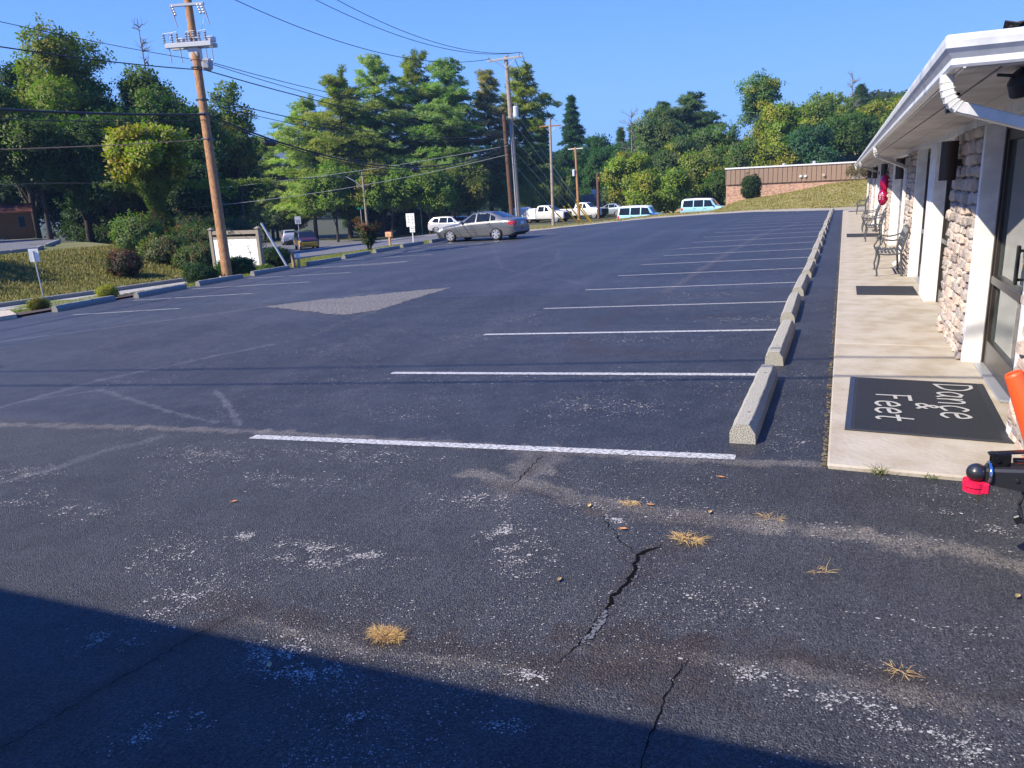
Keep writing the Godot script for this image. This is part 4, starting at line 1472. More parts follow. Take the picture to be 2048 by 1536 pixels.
func lamps() -> void:
	var made: Node3D = null
	var spots := [-9.45, -17.35, -24.2, -31.2, -38.7]
	var where := ["between the nearest stone panel and the window, nearest the camera", "over the tan clapboards behind the second downspout", "just above the pink balloons", "second from the far end of the row", "at the far end of the row"]
	for i in 5:
		var lb: String = "dark bronze tube wall light " + where[i]
		if made == null:
			made = thing("wall_lamp", lb, "wall lamp", Vector3(1.0, 1.92, spots[0]), 0.0, "tube wall lights along the shop row")
			var t := MB.new()
			t.lathe([Vector2(0.075, 0.20), Vector2(0.082, 0.20), Vector2(0.082, -0.20), Vector2(0.075, -0.20), Vector2(0.075, 0.20)], 24)
			t.lathe([Vector2(0.074, 0.0), Vector2(0.0, 0.0)], 24)
			obj("lamp_shade", t.done(), M.lamp, made)
			var br := MB.new()
			br.box(Vector3(0.10, -0.02, -0.06), Vector3(0.14, 0.07, 0.045), 0.004)
			br.box(Vector3(0.145, -0.02, -0.06), Vector3(0.03, 0.13, 0.11), 0.006)
			obj("bracket", br.done(), M.lamp, made)
		else:
			dup(made, lb, Vector3(1.0, 1.92, spots[i]))
	# round floodlight and a small camera under the eaves
	var f := thing("floodlight", "round black floodlight under the eaves at the near roof corner", "floodlight", Vector3(0.80, 2.285, -4.62))
	var b := MB.new()
	var tilt := Basis(Vector3(0, 0, 1), 0.5) * Basis(Vector3.RIGHT, 0.35)
	b.lathe([Vector2(0.0, 0.07), Vector2(0.05, 0.065), Vector2(0.085, 0.03), Vector2(0.095, -0.03), Vector2(0.088, -0.035), Vector2(0.075, -0.012)], 24, Vector3(0, -0.07, 0), tilt)
	b.tube([Vector3(-0.02, 0, 0.0), Vector3(0, -0.04, 0)], 0.018, 8)
	b.tube([Vector3(-0.14, -0.03, 0.03), Vector3(-0.06, -0.04, 0.02)], 0.008, 6)
	obj("housing", b.done(), M.black, f)
	var l := MB.new()
	l.lathe([Vector2(0.078, -0.013), Vector2(0.05, -0.022), Vector2(0.0, -0.026)], 24, Vector3(0, -0.07, 0), tilt)
	obj("lens", l.done(), mat(0.30, 0.32, 0.33, 0.15), f)
	var cmr := thing("security_camera", "small dark camera bracket under the soffit beside the first downspout", "camera", Vector3(0.60, 2.284, -5.75))
	var cb := MB.new()
	cb.box(Vector3(0, -0.012, 0), Vector3(0.07, 0.02, 0.05), 0.003)
	cb.box(Vector3(0, -0.05, 0.0), Vector3(0.02, 0.06, 0.02))
	obj("bracket", cb.done(), M.bronze, cmr)
	var cc := MB.new()
	cc.box(Vector3(-0.01, -0.095, 0.0), Vector3(0.05, 0.05, 0.10), 0.008)
	obj("housing", cc.done(), M.black, cmr)

# ------------------------------------------------------------------ things on the lot and the walkway
const ORD := ["first", "second", "third", "fourth", "fifth", "sixth", "seventh", "eighth", "ninth", "tenth", "eleventh", "twelfth", "thirteenth", "fourteenth", "fifteenth", "sixteenth", "seventeenth", "eighteenth", "nineteenth", "twentieth"]

func stop_mesh(l: float, w: float, h: float, sd: int) -> ArrayMesh:
	var prof := [Vector2(-w, 0), Vector2(-w * 0.97, h * 0.55), Vector2(-w * 0.94, h * 0.62), Vector2(-w * 0.60, h * 0.96), Vector2(-w * 0.52, h), Vector2(w * 0.52, h), Vector2(w * 0.60, h * 0.96), Vector2(w * 0.94, h * 0.62), Vector2(w * 0.97, h * 0.55), Vector2(w, 0)]
	var f := noise(6.0, sd, FastNoiseLite.TYPE_SIMPLEX, 2)
	var b := MB.new()
	var rows := []
	var n := 14
	for i in n + 1:
		var z := -l * float(i) / n
		var row := []
		for p in prof:
			var e := 0.006 if i == 0 or i == n else 0.0
			var q := Vector3(p.x, p.y, z + (0.008 if i == n else (-0.008 if i == 0 else 0.0)) * 0.0)
			var j := Vector3(f.get_noise_3d(q.x * 3.0, q.y * 3.0, z), f.get_noise_3d(q.x * 3.0 + 5.0, q.y * 3.0, z), 0) * 0.006
			row.append(Vector3(p.x * (1.0 - e * 4.0), maxf(p.y * (1.0 - e * 5.0), 0), z) + j * (0.0 if p.y == 0.0 else 1.0))
		rows.append(row)
	for i in n:
		for k in prof.size() - 1:
			var c := Vector3(0, h * 0.4, rows[i][k].z)
			var mid: Vector3 = (rows[i][k] + rows[i][k + 1]) * 0.5
			b.quad(rows[i][k], rows[i][k + 1], rows[i + 1][k + 1], rows[i + 1][k], mid - c)
	for e in [0, n]:
		for k in prof.size() - 1:
			b.ftri(Vector3(0, 0, rows[e][0].z), rows[e][k], rows[e][k + 1], Vector3(0, 0, 1 if e == 0 else -1))
	return b.done()

func wheel_stops() -> void:
	var meshes := []
	for i in 4:
		meshes.append(stop_mesh(1.93, 0.092, 0.148, 130 + i))
	var pin := MB.new()
	pin.lathe([Vector2(0.0, 0.004), Vector2(0.012, 0.003), Vector2(0.013, 0)], 8)
	var pm := pin.done()
	var rust := mat(0.07, 0.04, 0.025, 0.8)
	for i in 17:
		var z := -5.33 - 2.52 * i
		var x := -0.58 + (0.02 if i % 3 == 1 else 0.0) + rr(-0.012, 0.012)
		var where: String = ORD[i] + " pale concrete wheel stop from the camera in the row beside the walkway"
		if i == 0: where = "nearest pale concrete wheel stop, beside the walkway before the worn first line"
		var t := thing("wheel_stop", where, "wheel stop", Vector3(x, lot_y(x, z), z), rr(-0.012, 0.012), "wheel stops beside the walkway")
		t.rotation.z = lot_s(z)
		obj("block", meshes[i % 4], M.stop, t)
		if i < 5:
			for k in [-0.32, -1.60]:
				obj("pin", pm, rust, t).position = Vector3(0.01, 0.145, k)
	var lm := []
	for i in 3:
		lm.append(stop_mesh(2.0, 0.10, 0.17, 140 + i))
	var zs := [-13.3, -15.75, -18.35, -20.95, -23.95, -26.5, -29.0, -31.5, -33.9, -36.6]
	var xs := [-19.0, -18.85, -19.1, -19.15, -19.05, -19.2, -19.3, -19.4, -19.15, -19.2]
	var mk := ["beside the mulch bed with the yellow shrubs", "in front of the low ground cover patch", "at the foot of the brown utility pole", "in front of the big white sign's bushes", "just past the short wooden stakes", "between the stakes and the dark red shrub", "just left of the dark red flowering shrub", "right of the dark red flowering shrub", "under the white notice on its post", "at the front wheels of the grey sedan"]
	for i in 10:
		var t := thing("wheel_stop", "weathered grey wheel stop " + mk[i], "wheel stop", Vector3(xs[i], lot_y(xs[i], zs[i]), zs[i]), rr(-0.03, 0.03) + (0.10 if i < 2 else 0.0), "weathered wheel stops along the road side of the lot")
		t.rotation.z = 0.02
		obj("block", lm[i % 3], M.stop_old, t)

func bench() -> Node3D:
	var t := thing("bench", "", "bench", Vector3.ZERO, 0.0, "metal benches against the shop wall")
	# faces -x; runs along -z from its near end
	var l := 1.15
	for z in [0.0, -l]:
		var f := MB.new()
		f.tube([Vector3(0.02, 0, z), Vector3(0.035, 0.03, z), Vector3(0.02, 0.12, z), Vector3(0.045, 0.25, z), Vector3(0.05, 0.36, z), Vector3(0.02, 0.42, z)], [0.024, 0.016, 0.015, 0.017, 0.02, 0.02], 8)
		obj("leg", f.done(), M.iron, t)
		var rl := MB.new()
		rl.tube([Vector3(0.44, 0, z), Vector3(0.42, 0.2, z), Vector3(0.40, 0.42, z), Vector3(0.44, 0.62, z), Vector3(0.50, 0.84, z)], [0.022, 0.018, 0.02, 0.018, 0.016], 8)
		obj("leg", rl.done(), M.iron, t)
		var a := MB.new()
		a.tube([Vector3(0.02, 0.40, z), Vector3(-0.005, 0.46, z), Vector3(0.03, 0.53, z), Vector3(0.06, 0.58, z), Vector3(0.05, 0.625, z), Vector3(0.10, 0.66, z), Vector3(0.25, 0.64, z), Vector3(0.36, 0.66, z), Vector3(0.46, 0.70, z)], 0.014, 8)
		a.tube([Vector3(0.05, 0.44, z), Vector3(0.12, 0.48, z), Vector3(0.15, 0.55, z), Vector3(0.11, 0.62, z)], 0.010, 6)
		obj("armrest", a.done(), M.iron, t)
		var rail := MB.new()
		rail.tube([Vector3(0.02, 0.405, z), Vector3(0.15, 0.39, z), Vector3(0.28, 0.395, z), Vector3(0.41, 0.41, z)], 0.015, 8)
		obj("seat_rail", rail.done(), M.iron, t)
	for k in 7:
		var s := MB.new()
		s.box(Vector3(0.035 + k * 0.062, 0.425 + 0.008 * cos(k * 1.0), -l * 0.5), Vector3(0.042, 0.014, l - 0.02), 0.004)
		obj("slat", s.done(), M.iron, t)
	var bk := MB.new()
	for y in [0.50, 0.83]:
		var x: float = lerpf(0.415, 0.50, (y - 0.45) / 0.4)
		bk.tube([Vector3(x, y, 0), Vector3(x + 0.005, y + (0.05 if y > 0.7 else 0.0), -l * 0.5), Vector3(x, y, -l)], 0.013, 6)
	for k in 9:
		var z := -l * (k + 0.5) / 9.0
		var w := l / 18.0
		bk.tube([Vector3(0.42, 0.50, z - w), Vector3(0.452, 0.66, z), Vector3(0.49, 0.84, z + w)], 0.008, 6)
		bk.tube([Vector3(0.42, 0.50, z + w), Vector3(0.452, 0.66, z), Vector3(0.49, 0.84, z - w)], 0.008, 6)
		var ring := []
		for q in 13:
			ring.append(Vector3(0.452, 0.66, z) + Vector3(0.35 * sin(q * TAU / 12.0) * 0.1, sin(q * TAU / 12.0) * 0.05, cos(q * TAU / 12.0) * 0.035))
		bk.tube(ring, 0.007, 6, false)
	obj("backrest", bk.done(), M.iron, t)
	return t

func benches() -> void:
	var lb := ["nearest metal slatted bench, by the stone pier before the clapboards", "metal slatted bench just below the pink balloons", "metal slatted bench behind the one below the balloons", "farthest small bench, at the end of the walkway"]
	var zs := [-15.28, -23.6, -27.6, -41.2]
	var b := bench()
	for i in 4:
		var o := b if i == 0 else dup(b)
		o.set_meta("label", lb[i])
		o.position = Vector3(0.60, FLOOR, zs[i])

func mats() -> void:
	var t := thing("doormat", "large black ribbed rubber mat lettered in pale grey before the nearest door", "doormat", Vector3(0.10, FLOOR, -5.70), 0.0, "")
	t.rotation.y = -0.03
	var w := 1.04
	var l := 1.62
	var b := MB.new()
	b.box(Vector3(w * 0.5, 0.006, -l * 0.5), Vector3(w, 0.012, l), 0.005)
	obj("mat", b.done(), mat(0.022, 0.024, 0.027, 0.6), t)
	var bl := MB.new()
	bl.box(Vector3(0.022, 0.0135, -l * 0.5), Vector3(0.040, 0.003, l - 0.012), 0.001)
	obj("border", bl.done(), mat(0.03, 0.038, 0.06, 0.5), t)
	var rbm := MB.new()
	for k in 88:
		rbm.box(Vector3(0.065 + k * 0.0105, 0.0130, -l * 0.5), Vector3(0.0048, 0.003, l - 0.08))
	obj("ribs", rbm.done(), mat(0.02, 0.021, 0.023, 0.75), t).set_meta("kind", "stuff")
	# hand-drawn lettering inlaid in the ribs, read from the door side
	var ink := mat(0.38, 0.375, 0.35, 0.95)
	var words := [["Dance", 0.66, -1.50, 0.27, 1.08], ["&", 0.50, -0.84, 0.16, 0.18], ["Feet", 0.215, -1.03, 0.24, 0.76]]
	for wd in words:
		var adv := 0.0
		var total := 0.0
		for ch in wd[0]:
			total += GLYPH[ch][0]
		for ch in wd[0]:
			var gph: Array = GLYPH[ch]
			var m := MB.new()
			for st in range(1, gph.size()):
				var pts := []
				var raw: Array = gph[st]
				var cv := Curve2D.new()
				for i in range(0, raw.size(), 2):
					var p := Vector2(raw[i], raw[i + 1])
					var tan_ := V2
					if i > 0 and i < raw.size() - 2:
						tan_ = Vector2(raw[i + 2] - raw[i - 2], raw[i + 3] - raw[i - 1]) * 0.17
					cv.add_point(p, -tan_, tan_)
				for p in cv.tessellate(3, 6):
					pts.append(Vector3(wd[1] + p.y * wd[3], 0.0170 + 0.0006 * st, wd[2] + (adv + p.x) / total * wd[4]))
				m.strip(pts, 0.027, Vector3.UP)
			obj("letter", m.done(), ink, t)
			adv += gph[0]
	var where := ["plain black doormat before the second door, nearer side of the bench", "long dark doormat beside the benches under the balloons", "thin dark doormat at the far end of the walkway"]
	var r := [[0.27, -12.8, 0.85, 1.02], [0.15, -25.5, 0.98, 1.5], [0.28, -44.6, 0.9, 0.9]]
	for i in 3:
		var o := thing("doormat", where[i], "doormat", Vector3(r[i][0], FLOOR, r[i][1]), 0.0, "")
		var q := MB.new()
		q.box(Vector3(r[i][2] * 0.5, 0.006, -r[i][3] * 0.5), Vector3(r[i][2], 0.012, r[i][3]), 0.005)
		obj("mat", q.done(), mat(0.022, 0.023, 0.025, 0.7), o)
		var q2 := MB.new()
		for k in 30:
			q2.box(Vector3(0.04 + (r[i][2] - 0.08) * (k + 0.5) / 30.0, 0.013, -r[i][3] * 0.5), Vector3(0.012, 0.003, r[i][3] - 0.08))
		obj("ribs", q2.done(), mat(0.03, 0.03, 0.032, 0.8), o).set_meta("kind", "stuff")

const GLYPH := {
	"D": [0.95, [0.06, 0.0, 0.0, 1.0], [0.0, 1.0, 0.36, 0.98, 0.68, 0.70, 0.62, 0.25, 0.06, 0.02]],
	"a": [0.80, [0.52, 0.55, 0.28, 0.66, 0.02, 0.40, 0.16, 0.05, 0.44, 0.20, 0.54, 0.52], [0.54, 0.62, 0.50, 0.2, 0.62, 0.0]],
	"n": [0.78, [0.0, 0.62, 0.06, 0.0], [0.06, 0.28, 0.22, 0.62, 0.46, 0.55, 0.50, 0.0]],
	"c": [0.70, [0.50, 0.56, 0.28, 0.66, 0.02, 0.35, 0.16, 0.02, 0.52, 0.12]],
	"e": [0.72, [0.08, 0.33, 0.50, 0.40, 0.36, 0.66, 0.06, 0.48, 0.06, 0.10, 0.30, -0.02, 0.54, 0.10]],
	"&": [0.9, [0.82, 0.0, 0.30, 0.58, 0.42, 0.88, 0.60, 0.74, 0.48, 0.56], [0.46, 0.54, 0.14, 0.30, 0.20, 0.02, 0.50, 0.06, 0.78, 0.38]],
	"F": [0.75, [0.05, 0.0, 0.0, 1.0], [-0.05, 1.0, 0.52, 1.02], [0.02, 0.55, 0.40, 0.58]],
	"t": [0.6, [0.26, 1.0, 0.20, 0.2, 0.32, 0.0, 0.46, 0.06], [-0.02, 0.58, 0.52, 0.62]],
}

func balloons() -> void:
	var t := thing("foil_balloons", "two shiny pink foil balloons one above the other hanging by the stone pier", "balloons", Vector3(1.02, 1.02, -23.9))
	var pink := mat(0.62, 0.02, 0.12, 0.16, 0.65)
	for i in 2:
		var b := MB.new()
		var rows := []
		var c := Vector3(-0.02 * (1 - i), 0.21 + 0.37 * i, 0.02 * i)
		for a in 17:
			var la := PI * a / 16.0 - PI / 2
			var row := []
			for k in 25:
				var lo := TAU * k / 24.0
				var pucker := 1.0 + 0.03 * cos(lo * 14.0) * absf(sin(la * 1.0))
				row.append(c + Vector3(cos(la) * cos(lo) * 0.13, sin(la) * 0.23 * pucker, cos(la) * sin(lo) * 0.19 * pucker))
			rows.append(row)
		b.grid(rows, Vector3.ZERO)
		var o := obj("balloon", b.done(), pink, t)
		if i == 0:
			var w := MB.new()
			for k in 4:
				w.box(c + Vector3(-0.05, 0.08 - 0.045 * k, 0.172 - 0.006 * absf(k - 1.5)), Vector3(0.10 + 0.02 * (k % 2), 0.012, 0.004), 0.0, Basis(Vector3.UP, -0.4))
			obj("print", w.done(), M.white, o)
	var s := MB.new()
	s.tube([Vector3(0, 0.80, 0.02), Vector3(0.05, 0.95, 0.0), Vector3(0.09, 1.16, 0.0)], 0.003, 5)
	obj("string", s.done(), M.white, t)

func trailer() -> void:
	var t := thing("trailer_coupler", "black trailer tongue with ball coupler, latch lever and pinkish red lock", "trailer tongue", Vector3(0.60, 0.475, -3.72), 0.0)
	t.rotation.y = 0.06
	# channel of the coupler: two bevelled cheeks and a top, running off to the right on the frame beam
	var b := MB.new()
	var st := [[0.05, 0.035, 0.030, 0.03], [0.10, 0.040, 0.040, 0.035], [0.20, 0.052, 0.058, 0.045], [0.34, 0.052, 0.060, 0.050], [0.62, 0.050, 0.058, 0.050]]
	var rows := []
	for s in st:
		var x: float = s[0]
		var top: float = s[1] + 0.012
		var w: float = s[2]
		var lo: float = -s[3]
		var ring := []
		for q in [[lo, w], [top - 0.018, w], [top - 0.005, w - 0.006], [top, w - 0.02], [top, -w + 0.02], [top - 0.005, -w + 0.006], [top - 0.018, -w], [lo, -w], [lo, w]]:
			ring.append(Vector3(x, q[0], q[1]))
		rows.append(ring)
	for i in rows.size() - 1:
		for k in 8:
			var mid: Vector3 = (rows[i][k] + rows[i + 1][k + 1]) * 0.5
			b.quad(rows[i][k], rows[i][k + 1], rows[i + 1][k + 1], rows[i + 1][k], Vector3(0, mid.y, mid.z))
	for k in 8:
		b.ftri(Vector3(0.05, 0, 0), rows[0][k], rows[0][k + 1], Vector3(-1, 0, 0))
	obj("coupler_body", b.done(), M.coupler, t)
	var ball := MB.new()
	var prof := []
	for k in 11:
		var a := PI * 0.5 - PI * 0.78 * k / 10.0
		prof.append(Vector2(cos(a) * 0.042, sin(a) * 0.042))
	ball.lathe(prof, 24, Vector3(0.02, 0.012, 0.0))
	obj("ball_socket", ball.done(), M.coupler, t)
	var cl := MB.new()
	var arc := []
	for k in 13:
		var a := -0.4 + PI * 1.1 * k / 12.0
		arc.append(Vector3(0.064 + 0.004 * sin(a), 0.010 + sin(a) * 0.052, cos(a) * 0.050))
	cl.tube(arc, 0.0075, 8)
	obj("clamp_ring", cl.done(), M.chrome, t)
	var lt := MB.new()
	lt.box(Vector3(0.105, 0.082, 0.018), Vector3(0.075, 0.060, 0.006), 0.004)
	lt.box(Vector3(0.105, 0.082, -0.018), Vector3(0.075, 0.060, 0.006), 0.004)
	lt.lathe([Vector2(0, -0.03), Vector2(0.011, -0.03), Vector2(0.011, 0.03), Vector2(0, 0.03)], 12, Vector3(0.09, 0.085, 0), Basis(Vector3.RIGHT, PI / 2))
	lt.lathe([Vector2(0, -0.028), Vector2(0.008, -0.028), Vector2(0.008, 0.028), Vector2(0, 0.028)], 12, Vector3(0.125, 0.073, 0), Basis(Vector3.RIGHT, PI / 2))
	obj("latch", lt.done(), mat(0.03, 0.03, 0.032, 0.25, 0.7), t)
	var lv := MB.new()
	lv.box(Vector3(0.155, 0.118, 0.0), Vector3(0.20, 0.010, 0.034), 0.003, Basis(Vector3(0, 0, 1), 0.13))
	lv.box(Vector3(0.09, 0.104, 0.0), Vector3(0.05, 0.02, 0.03), 0.003)
	obj("lever", lv.done(), mat(0.05, 0.05, 0.052, 0.2, 0.8), t)
	var bolt := MB.new()
	bolt.lathe([Vector2(0.0, 0.006), Vector2(0.008, 0.005), Vector2(0.010, 0.0)], 10, Vector3(0.165, 0.005, 0.055), Basis(Vector3.RIGHT, PI / 2))
	bolt.lathe([Vector2(0.0, 0.006), Vector2(0.008, 0.005), Vector2(0.010, 0.0)], 10, Vector3(0.45, 0.0, 0.058), Basis(Vector3.RIGHT, PI / 2))
	obj("bolt", bolt.done(), M.coupler, t)
	var hose := MB.new()
	hose.tube([Vector3(0.16, 0.075, -0.02), Vector3(0.24, 0.078, -0.022), Vector3(0.32, 0.088, -0.02), Vector3(0.45, 0.078, -0.015), Vector3(0.62, 0.072, -0.01)], 0.011, 8)
	obj("cable", hose.done(), M.plastic, t)
	# the lock: a clamped horseshoe under the socket with a brass threaded bolt
	var lk := thing("coupler_lock", "pinkish red horseshoe coupler lock with a brass bolt below", "lock", Vector3(0.607, 0.475, -3.72))
	lk.scale = Vector3.ONE * 0.84
	var lb := MB.new()
	var poly := PackedVector2Array()
	for k in 15:
		var a := PI * 0.35 + PI * 1.3 * k / 14.0
		poly.append(Vector2(cos(a) * 0.062, sin(a) * 0.058))
	poly.append(Vector2(0.055, -0.045)); poly.append(Vector2(0.055, 0.045))
	lb.prism(poly, 0.030, Vector3(0.015, -0.028, 0), Basis(Vector3(1, 0, 0), Vector3(0, 0, 1), Vector3(0, -1, 0)))
	lb.prism(poly, 0.026, Vector3(0.015, -0.064, 0), Basis(Vector3(0.94, 0, 0), Vector3(0, 0, 0.94), Vector3(0, -1, 0)))
	lb.box(Vector3(0.055, -0.058, 0.028), Vector3(0.04, 0.062, 0.05), 0.006)
	obj("shackle", lb.done(), M.red_lock, lk)
	var th := MB.new()
	var pr := [Vector2(0.0, 0.0)]
	for k in 9:
		pr.append(Vector2(0.0085 if k % 2 == 0 else 0.0105, -0.006 * k))
	pr.append(Vector2(0.004, -0.058)); pr.append(Vector2(0.0, -0.060))
	th.lathe(pr, 12, Vector3(0.038, -0.092, 0.0))
	obj("bolt", th.done(), M.brass, lk)
	# plug hanging on its short cable
	var pg := thing("wiring_plug", "small black trailer wiring plug dangling on its cable under the tongue", "plug", Vector3(0.78, 0.44, -3.70))
	var cb := MB.new()
	cb.tube([Vector3(0.02, 0.0, 0), Vector3(0.018, -0.05, 0.004), Vector3(0.006, -0.075, 0.004), Vector3(0.020, -0.10, 0.0), Vector3(0.024, -0.13, 0.004)], 0.006, 7)
	cb.tube([Vector3(0.025, 0.0, 0), Vector3(0.022, -0.05, -0.006), Vector3(0.014, -0.08, 0.0), Vector3(0.008, -0.11, 0.0), Vector3(0.018, -0.135, 0.0)], 0.004, 6)
	obj("cable", cb.done(), M.plastic, pg)
	var pb := MB.new()
	pb.box(Vector3(0.012, -0.148, 0.0), Vector3(0.030, 0.040, 0.026), 0.005, Basis(Vector3(0, 0, 1), 0.5))
	pb.box(Vector3(0.042, -0.150, 0.004), Vector3(0.034, 0.028, 0.026), 0.005, Basis(Vector3(0, 0, 1), -0.2))
	obj("plug", pb.done(), M.black, pg)
	# frame of the trailer, off to the right
	var fr := thing("utility_trailer", "black flatbed trailer frame standing off the right edge beyond its tongue", "trailer", Vector3(1.2, 0.475, -3.76))
	var f := MB.new()
	f.box(Vector3(0.5, -0.01, 0.0), Vector3(1.0, 0.09, 0.06), 0.006)
	f.box(Vector3(2.6, 0.0, 0.0), Vector3(3.2, 0.09, 1.3), 0.01)
	obj("frame", f.done(), M.coupler, fr)
	for s in [-0.75, 0.75]:
		var wv := MB.new()
		wv.lathe([Vector2(0, -0.08), Vector2(0.26, -0.08), Vector2(0.30, -0.05), Vector2(0.30, 0.05), Vector2(0.26, 0.08), Vector2(0, 0.08)], 24, Vector3(2.8, -0.155, s), Basis(Vector3.RIGHT, PI / 2))
		obj("wheel", wv.done(), M.tyre, fr)
	# cone propped against the frame
	var c := thing("traffic_cone", "orange red traffic cone leaning over the trailer tongue by the doorway", "traffic cone", Vector3(0.98, 0.50, -4.02))
	var ax := Vector3(0.76 - 0.965, 0.875 - 0.50, -0.02).normalized()
	var sd := ax.cross(Vector3.FORWARD).normalized()
	var cb2 := MB.new()
	var bs := Basis(sd, ax, sd.cross(ax))
	cb2.lathe([Vector2(0.115, 0.0), Vector2(0.108, 0.03), Vector2(0.040, 0.425), Vector2(0.034, 0.435), Vector2(0.027, 0.432), Vector2(0.024, 0.38), Vector2(0.0, 0.36)], 40, Vector3.ZERO, bs)
	obj("body", cb2.done(), M.orange, c)
	var fb := MB.new()
	fb.box(Vector3(0, 0, 0) - ax * 0.012, Vector3(0.28, 0.024, 0.28), 0.01, bs)
	obj("base", fb.done(), M.orange, c)

func litter() -> void:
	# dry pine needles and grass, each clump its own thing
	var spots := [[-1.73, -2.43, 0.060, 520, 0, "largest clump of dry straw coloured grass, nearest the shadow edge"], [-0.66, -3.69, 0.065, 130, 1, "loose tangle of dry pine needles beside the wide crack"], [-1.07, -4.09, 0.05, 50, 2, "flat curl of pale dry grass on the tan seam"], [-0.27, -4.05, 0.045, 26, 1, "few dry needles on the seam before the trailer coupler"], [-0.01, -3.49, 0.035, 18, 1, "tiny pinch of dry needles right of the crack"], [0.29, -2.79, 0.03, 26, 1, "thin pale straw wisp low at the right"]]
	for s in spots:
		var b := MB.new()
		b.use_col = true
		for k in int(s[3]):
			var a := rr(0, TAU)
			var d: float = sqrt(rr(0, 1)) * s[2]
			var p := Vector3(cos(a) * d * 1.25, rr(0.0, 0.012), sin(a) * d * 0.6)
			var dir := Vector3(cos(a) * rr(0.2, 1.0) + rr(-0.6, 0.6), rr(0.0, 0.9) if s[4] == 0 else rr(-0.02, 0.16), sin(a) * 0.6 + rr(-0.7, 0.7)).normalized()
			if s[4] == 2:
				dir = Vector3(-sin(a) * 1.3, 0.02, cos(a) * 0.5).normalized()
			var ln := rr(0.02, 0.055) * (1.0 if s[4] != 1 else 1.3)
			b.col = jit(Color(0.62, 0.42, 0.17), 0.35)
			var m := p + dir * ln * 0.5 + Vector3(rr(-0.006, 0.006), rr(0, 0.006), rr(-0.006, 0.006))
			var e := p + dir * ln + Vector3(rr(-0.01, 0.01), -0.004 if s[4] == 0 else 0.0, rr(-0.01, 0.01))
			for q in [p, m, e]:
				q.y = maxf(q.y, 0.002)
			b.tube([p + Vector3(0, 0.003, 0), Vector3(m.x, maxf(m.y, 0.003), m.z), Vector3(e.x, maxf(e.y, 0.003), e.z)], [0.0008, 0.0008, 0.0003], 4, false)
		var x: float = s[0]
		var z: float = s[1]
		var o := obj("straw_clump", b.done(), M.straw)
		o.position = Vector3(x, lot_y(x, z) + 0.002, z)
		tag(o, s[5], "dry grass", "clumps of dry grass on the asphalt")
	var lf := [-0.6, -4.06, -0.95, -4.09, -1.17, -3.1, -3.66, -3.55, 0.79, -3.52, -1.02, -3.73, -1.3, -4.0, -0.62, -4.62, -2.1, -2.1]
	var lw := ["small brown leaf on the tan seam left of the coupler", "small reddish leaf between the seam and the crack", "pale curled leaf left of the wide crack", "pale chip of leaf alone on the left asphalt", "brown leaf at the right edge of the asphalt", "thin brown leaf beside the narrow crack", "orange leaf on the tan seam near the joint", "thin brown leaf just below the worn first line", "tiny pale leaf near the shadow edge"]
	for i in range(0, lf.size(), 2):
		var b := MB.new()
		var rows := []
		for u in 6:
			var row := []
			for v in 4:
				var uu := u / 5.0
				var w := sin(PI * clampf(uu * 0.92 + 0.04, 0, 1)) * 0.011
				var vv := (v / 3.0 - 0.5) * 2.0
				row.append(Vector3((uu - 0.5) * 0.05, 0.003 + 0.006 * vv * vv + 0.004 * uu, vv * w))
			rows.append(row)
		b.grid(rows, Vector3.UP)
		var c := jit(Color(0.40, 0.17, 0.06) if i % 4 != 0 else Color(0.5, 0.35, 0.16), 0.25)
		var o := obj("dry_leaf", b.done(), mat(c.r, c.g, c.b, 0.8))
		o.position = Vector3(lf[i], lot_y(lf[i], lf[i + 1]) + 0.003, lf[i + 1])
		o.rotation.y = rr(0, TAU)
		tag(o, lw[i / 2], "leaf", "dry leaves on the asphalt")
	# weeds at the near end of the walkway
	var wd := [[0.30, -4.93, 0.11, 34, "wispy green weed at the near end of the walkway"], [0.58, -4.94, 0.05, 16, "low weed tuft right of the wispy one at the slab end"], [0.86, -4.94, 0.05, 14, "small weed tuft nearest the trailer coupler at the slab end"]]
	for s in wd:
		var b := MB.new()
		b.use_col = true
		for k in int(s[3]):
			b.col = jit(Color(0.16, 0.19, 0.06), 0.4)
			var p := Vector3(rr(-0.03, 0.03), 0, rr(-0.01, 0.02))
			var e: Vector3 = p + Vector3(rr(-1, 1), rr(0.1, 0.9), rr(-0.2, 0.7)).normalized() * s[2] * rr(0.4, 1.0)
			b.tube([p, p.lerp(e, 0.5) + Vector3(0, 0.012, 0), e], [0.0018, 0.0014, 0.0005], 4, false)
		var o := obj("weed", b.done(), M.grass)
		o.position = Vector3(s[0], 0.0, s[1] + 0.02)
		tag(o, s[4], "weed", "weeds at the walkway end")

# ------------------------------------------------------------------ signs and posts on the road side
func stroke(b: MB, pts: Array, w: float, z: float) -> void:
	var p := []
	for i in range(0, pts.size(), 2):
		p.append(Vector3(pts[i], pts[i + 1], z))
	b.ribbon(p, w, Vector3(0, 0, 1), 0.002)

func letters(parent: Node, text: String, h: float, at: Vector3, m: Material, called := "lettering", turn := 0.0) -> void:
	var t := TextMesh.new()
	var f := SystemFont.new()
	f.font_names = PackedStringArray(["Droid Sans"])
	t.font = f
	t.font_size = 32
	t.pixel_size = h / 24.0
	t.depth = 0.006
	t.text = text
	var o := obj(called, t, m, parent)
	o.position = at
	o.rotation.y = turn

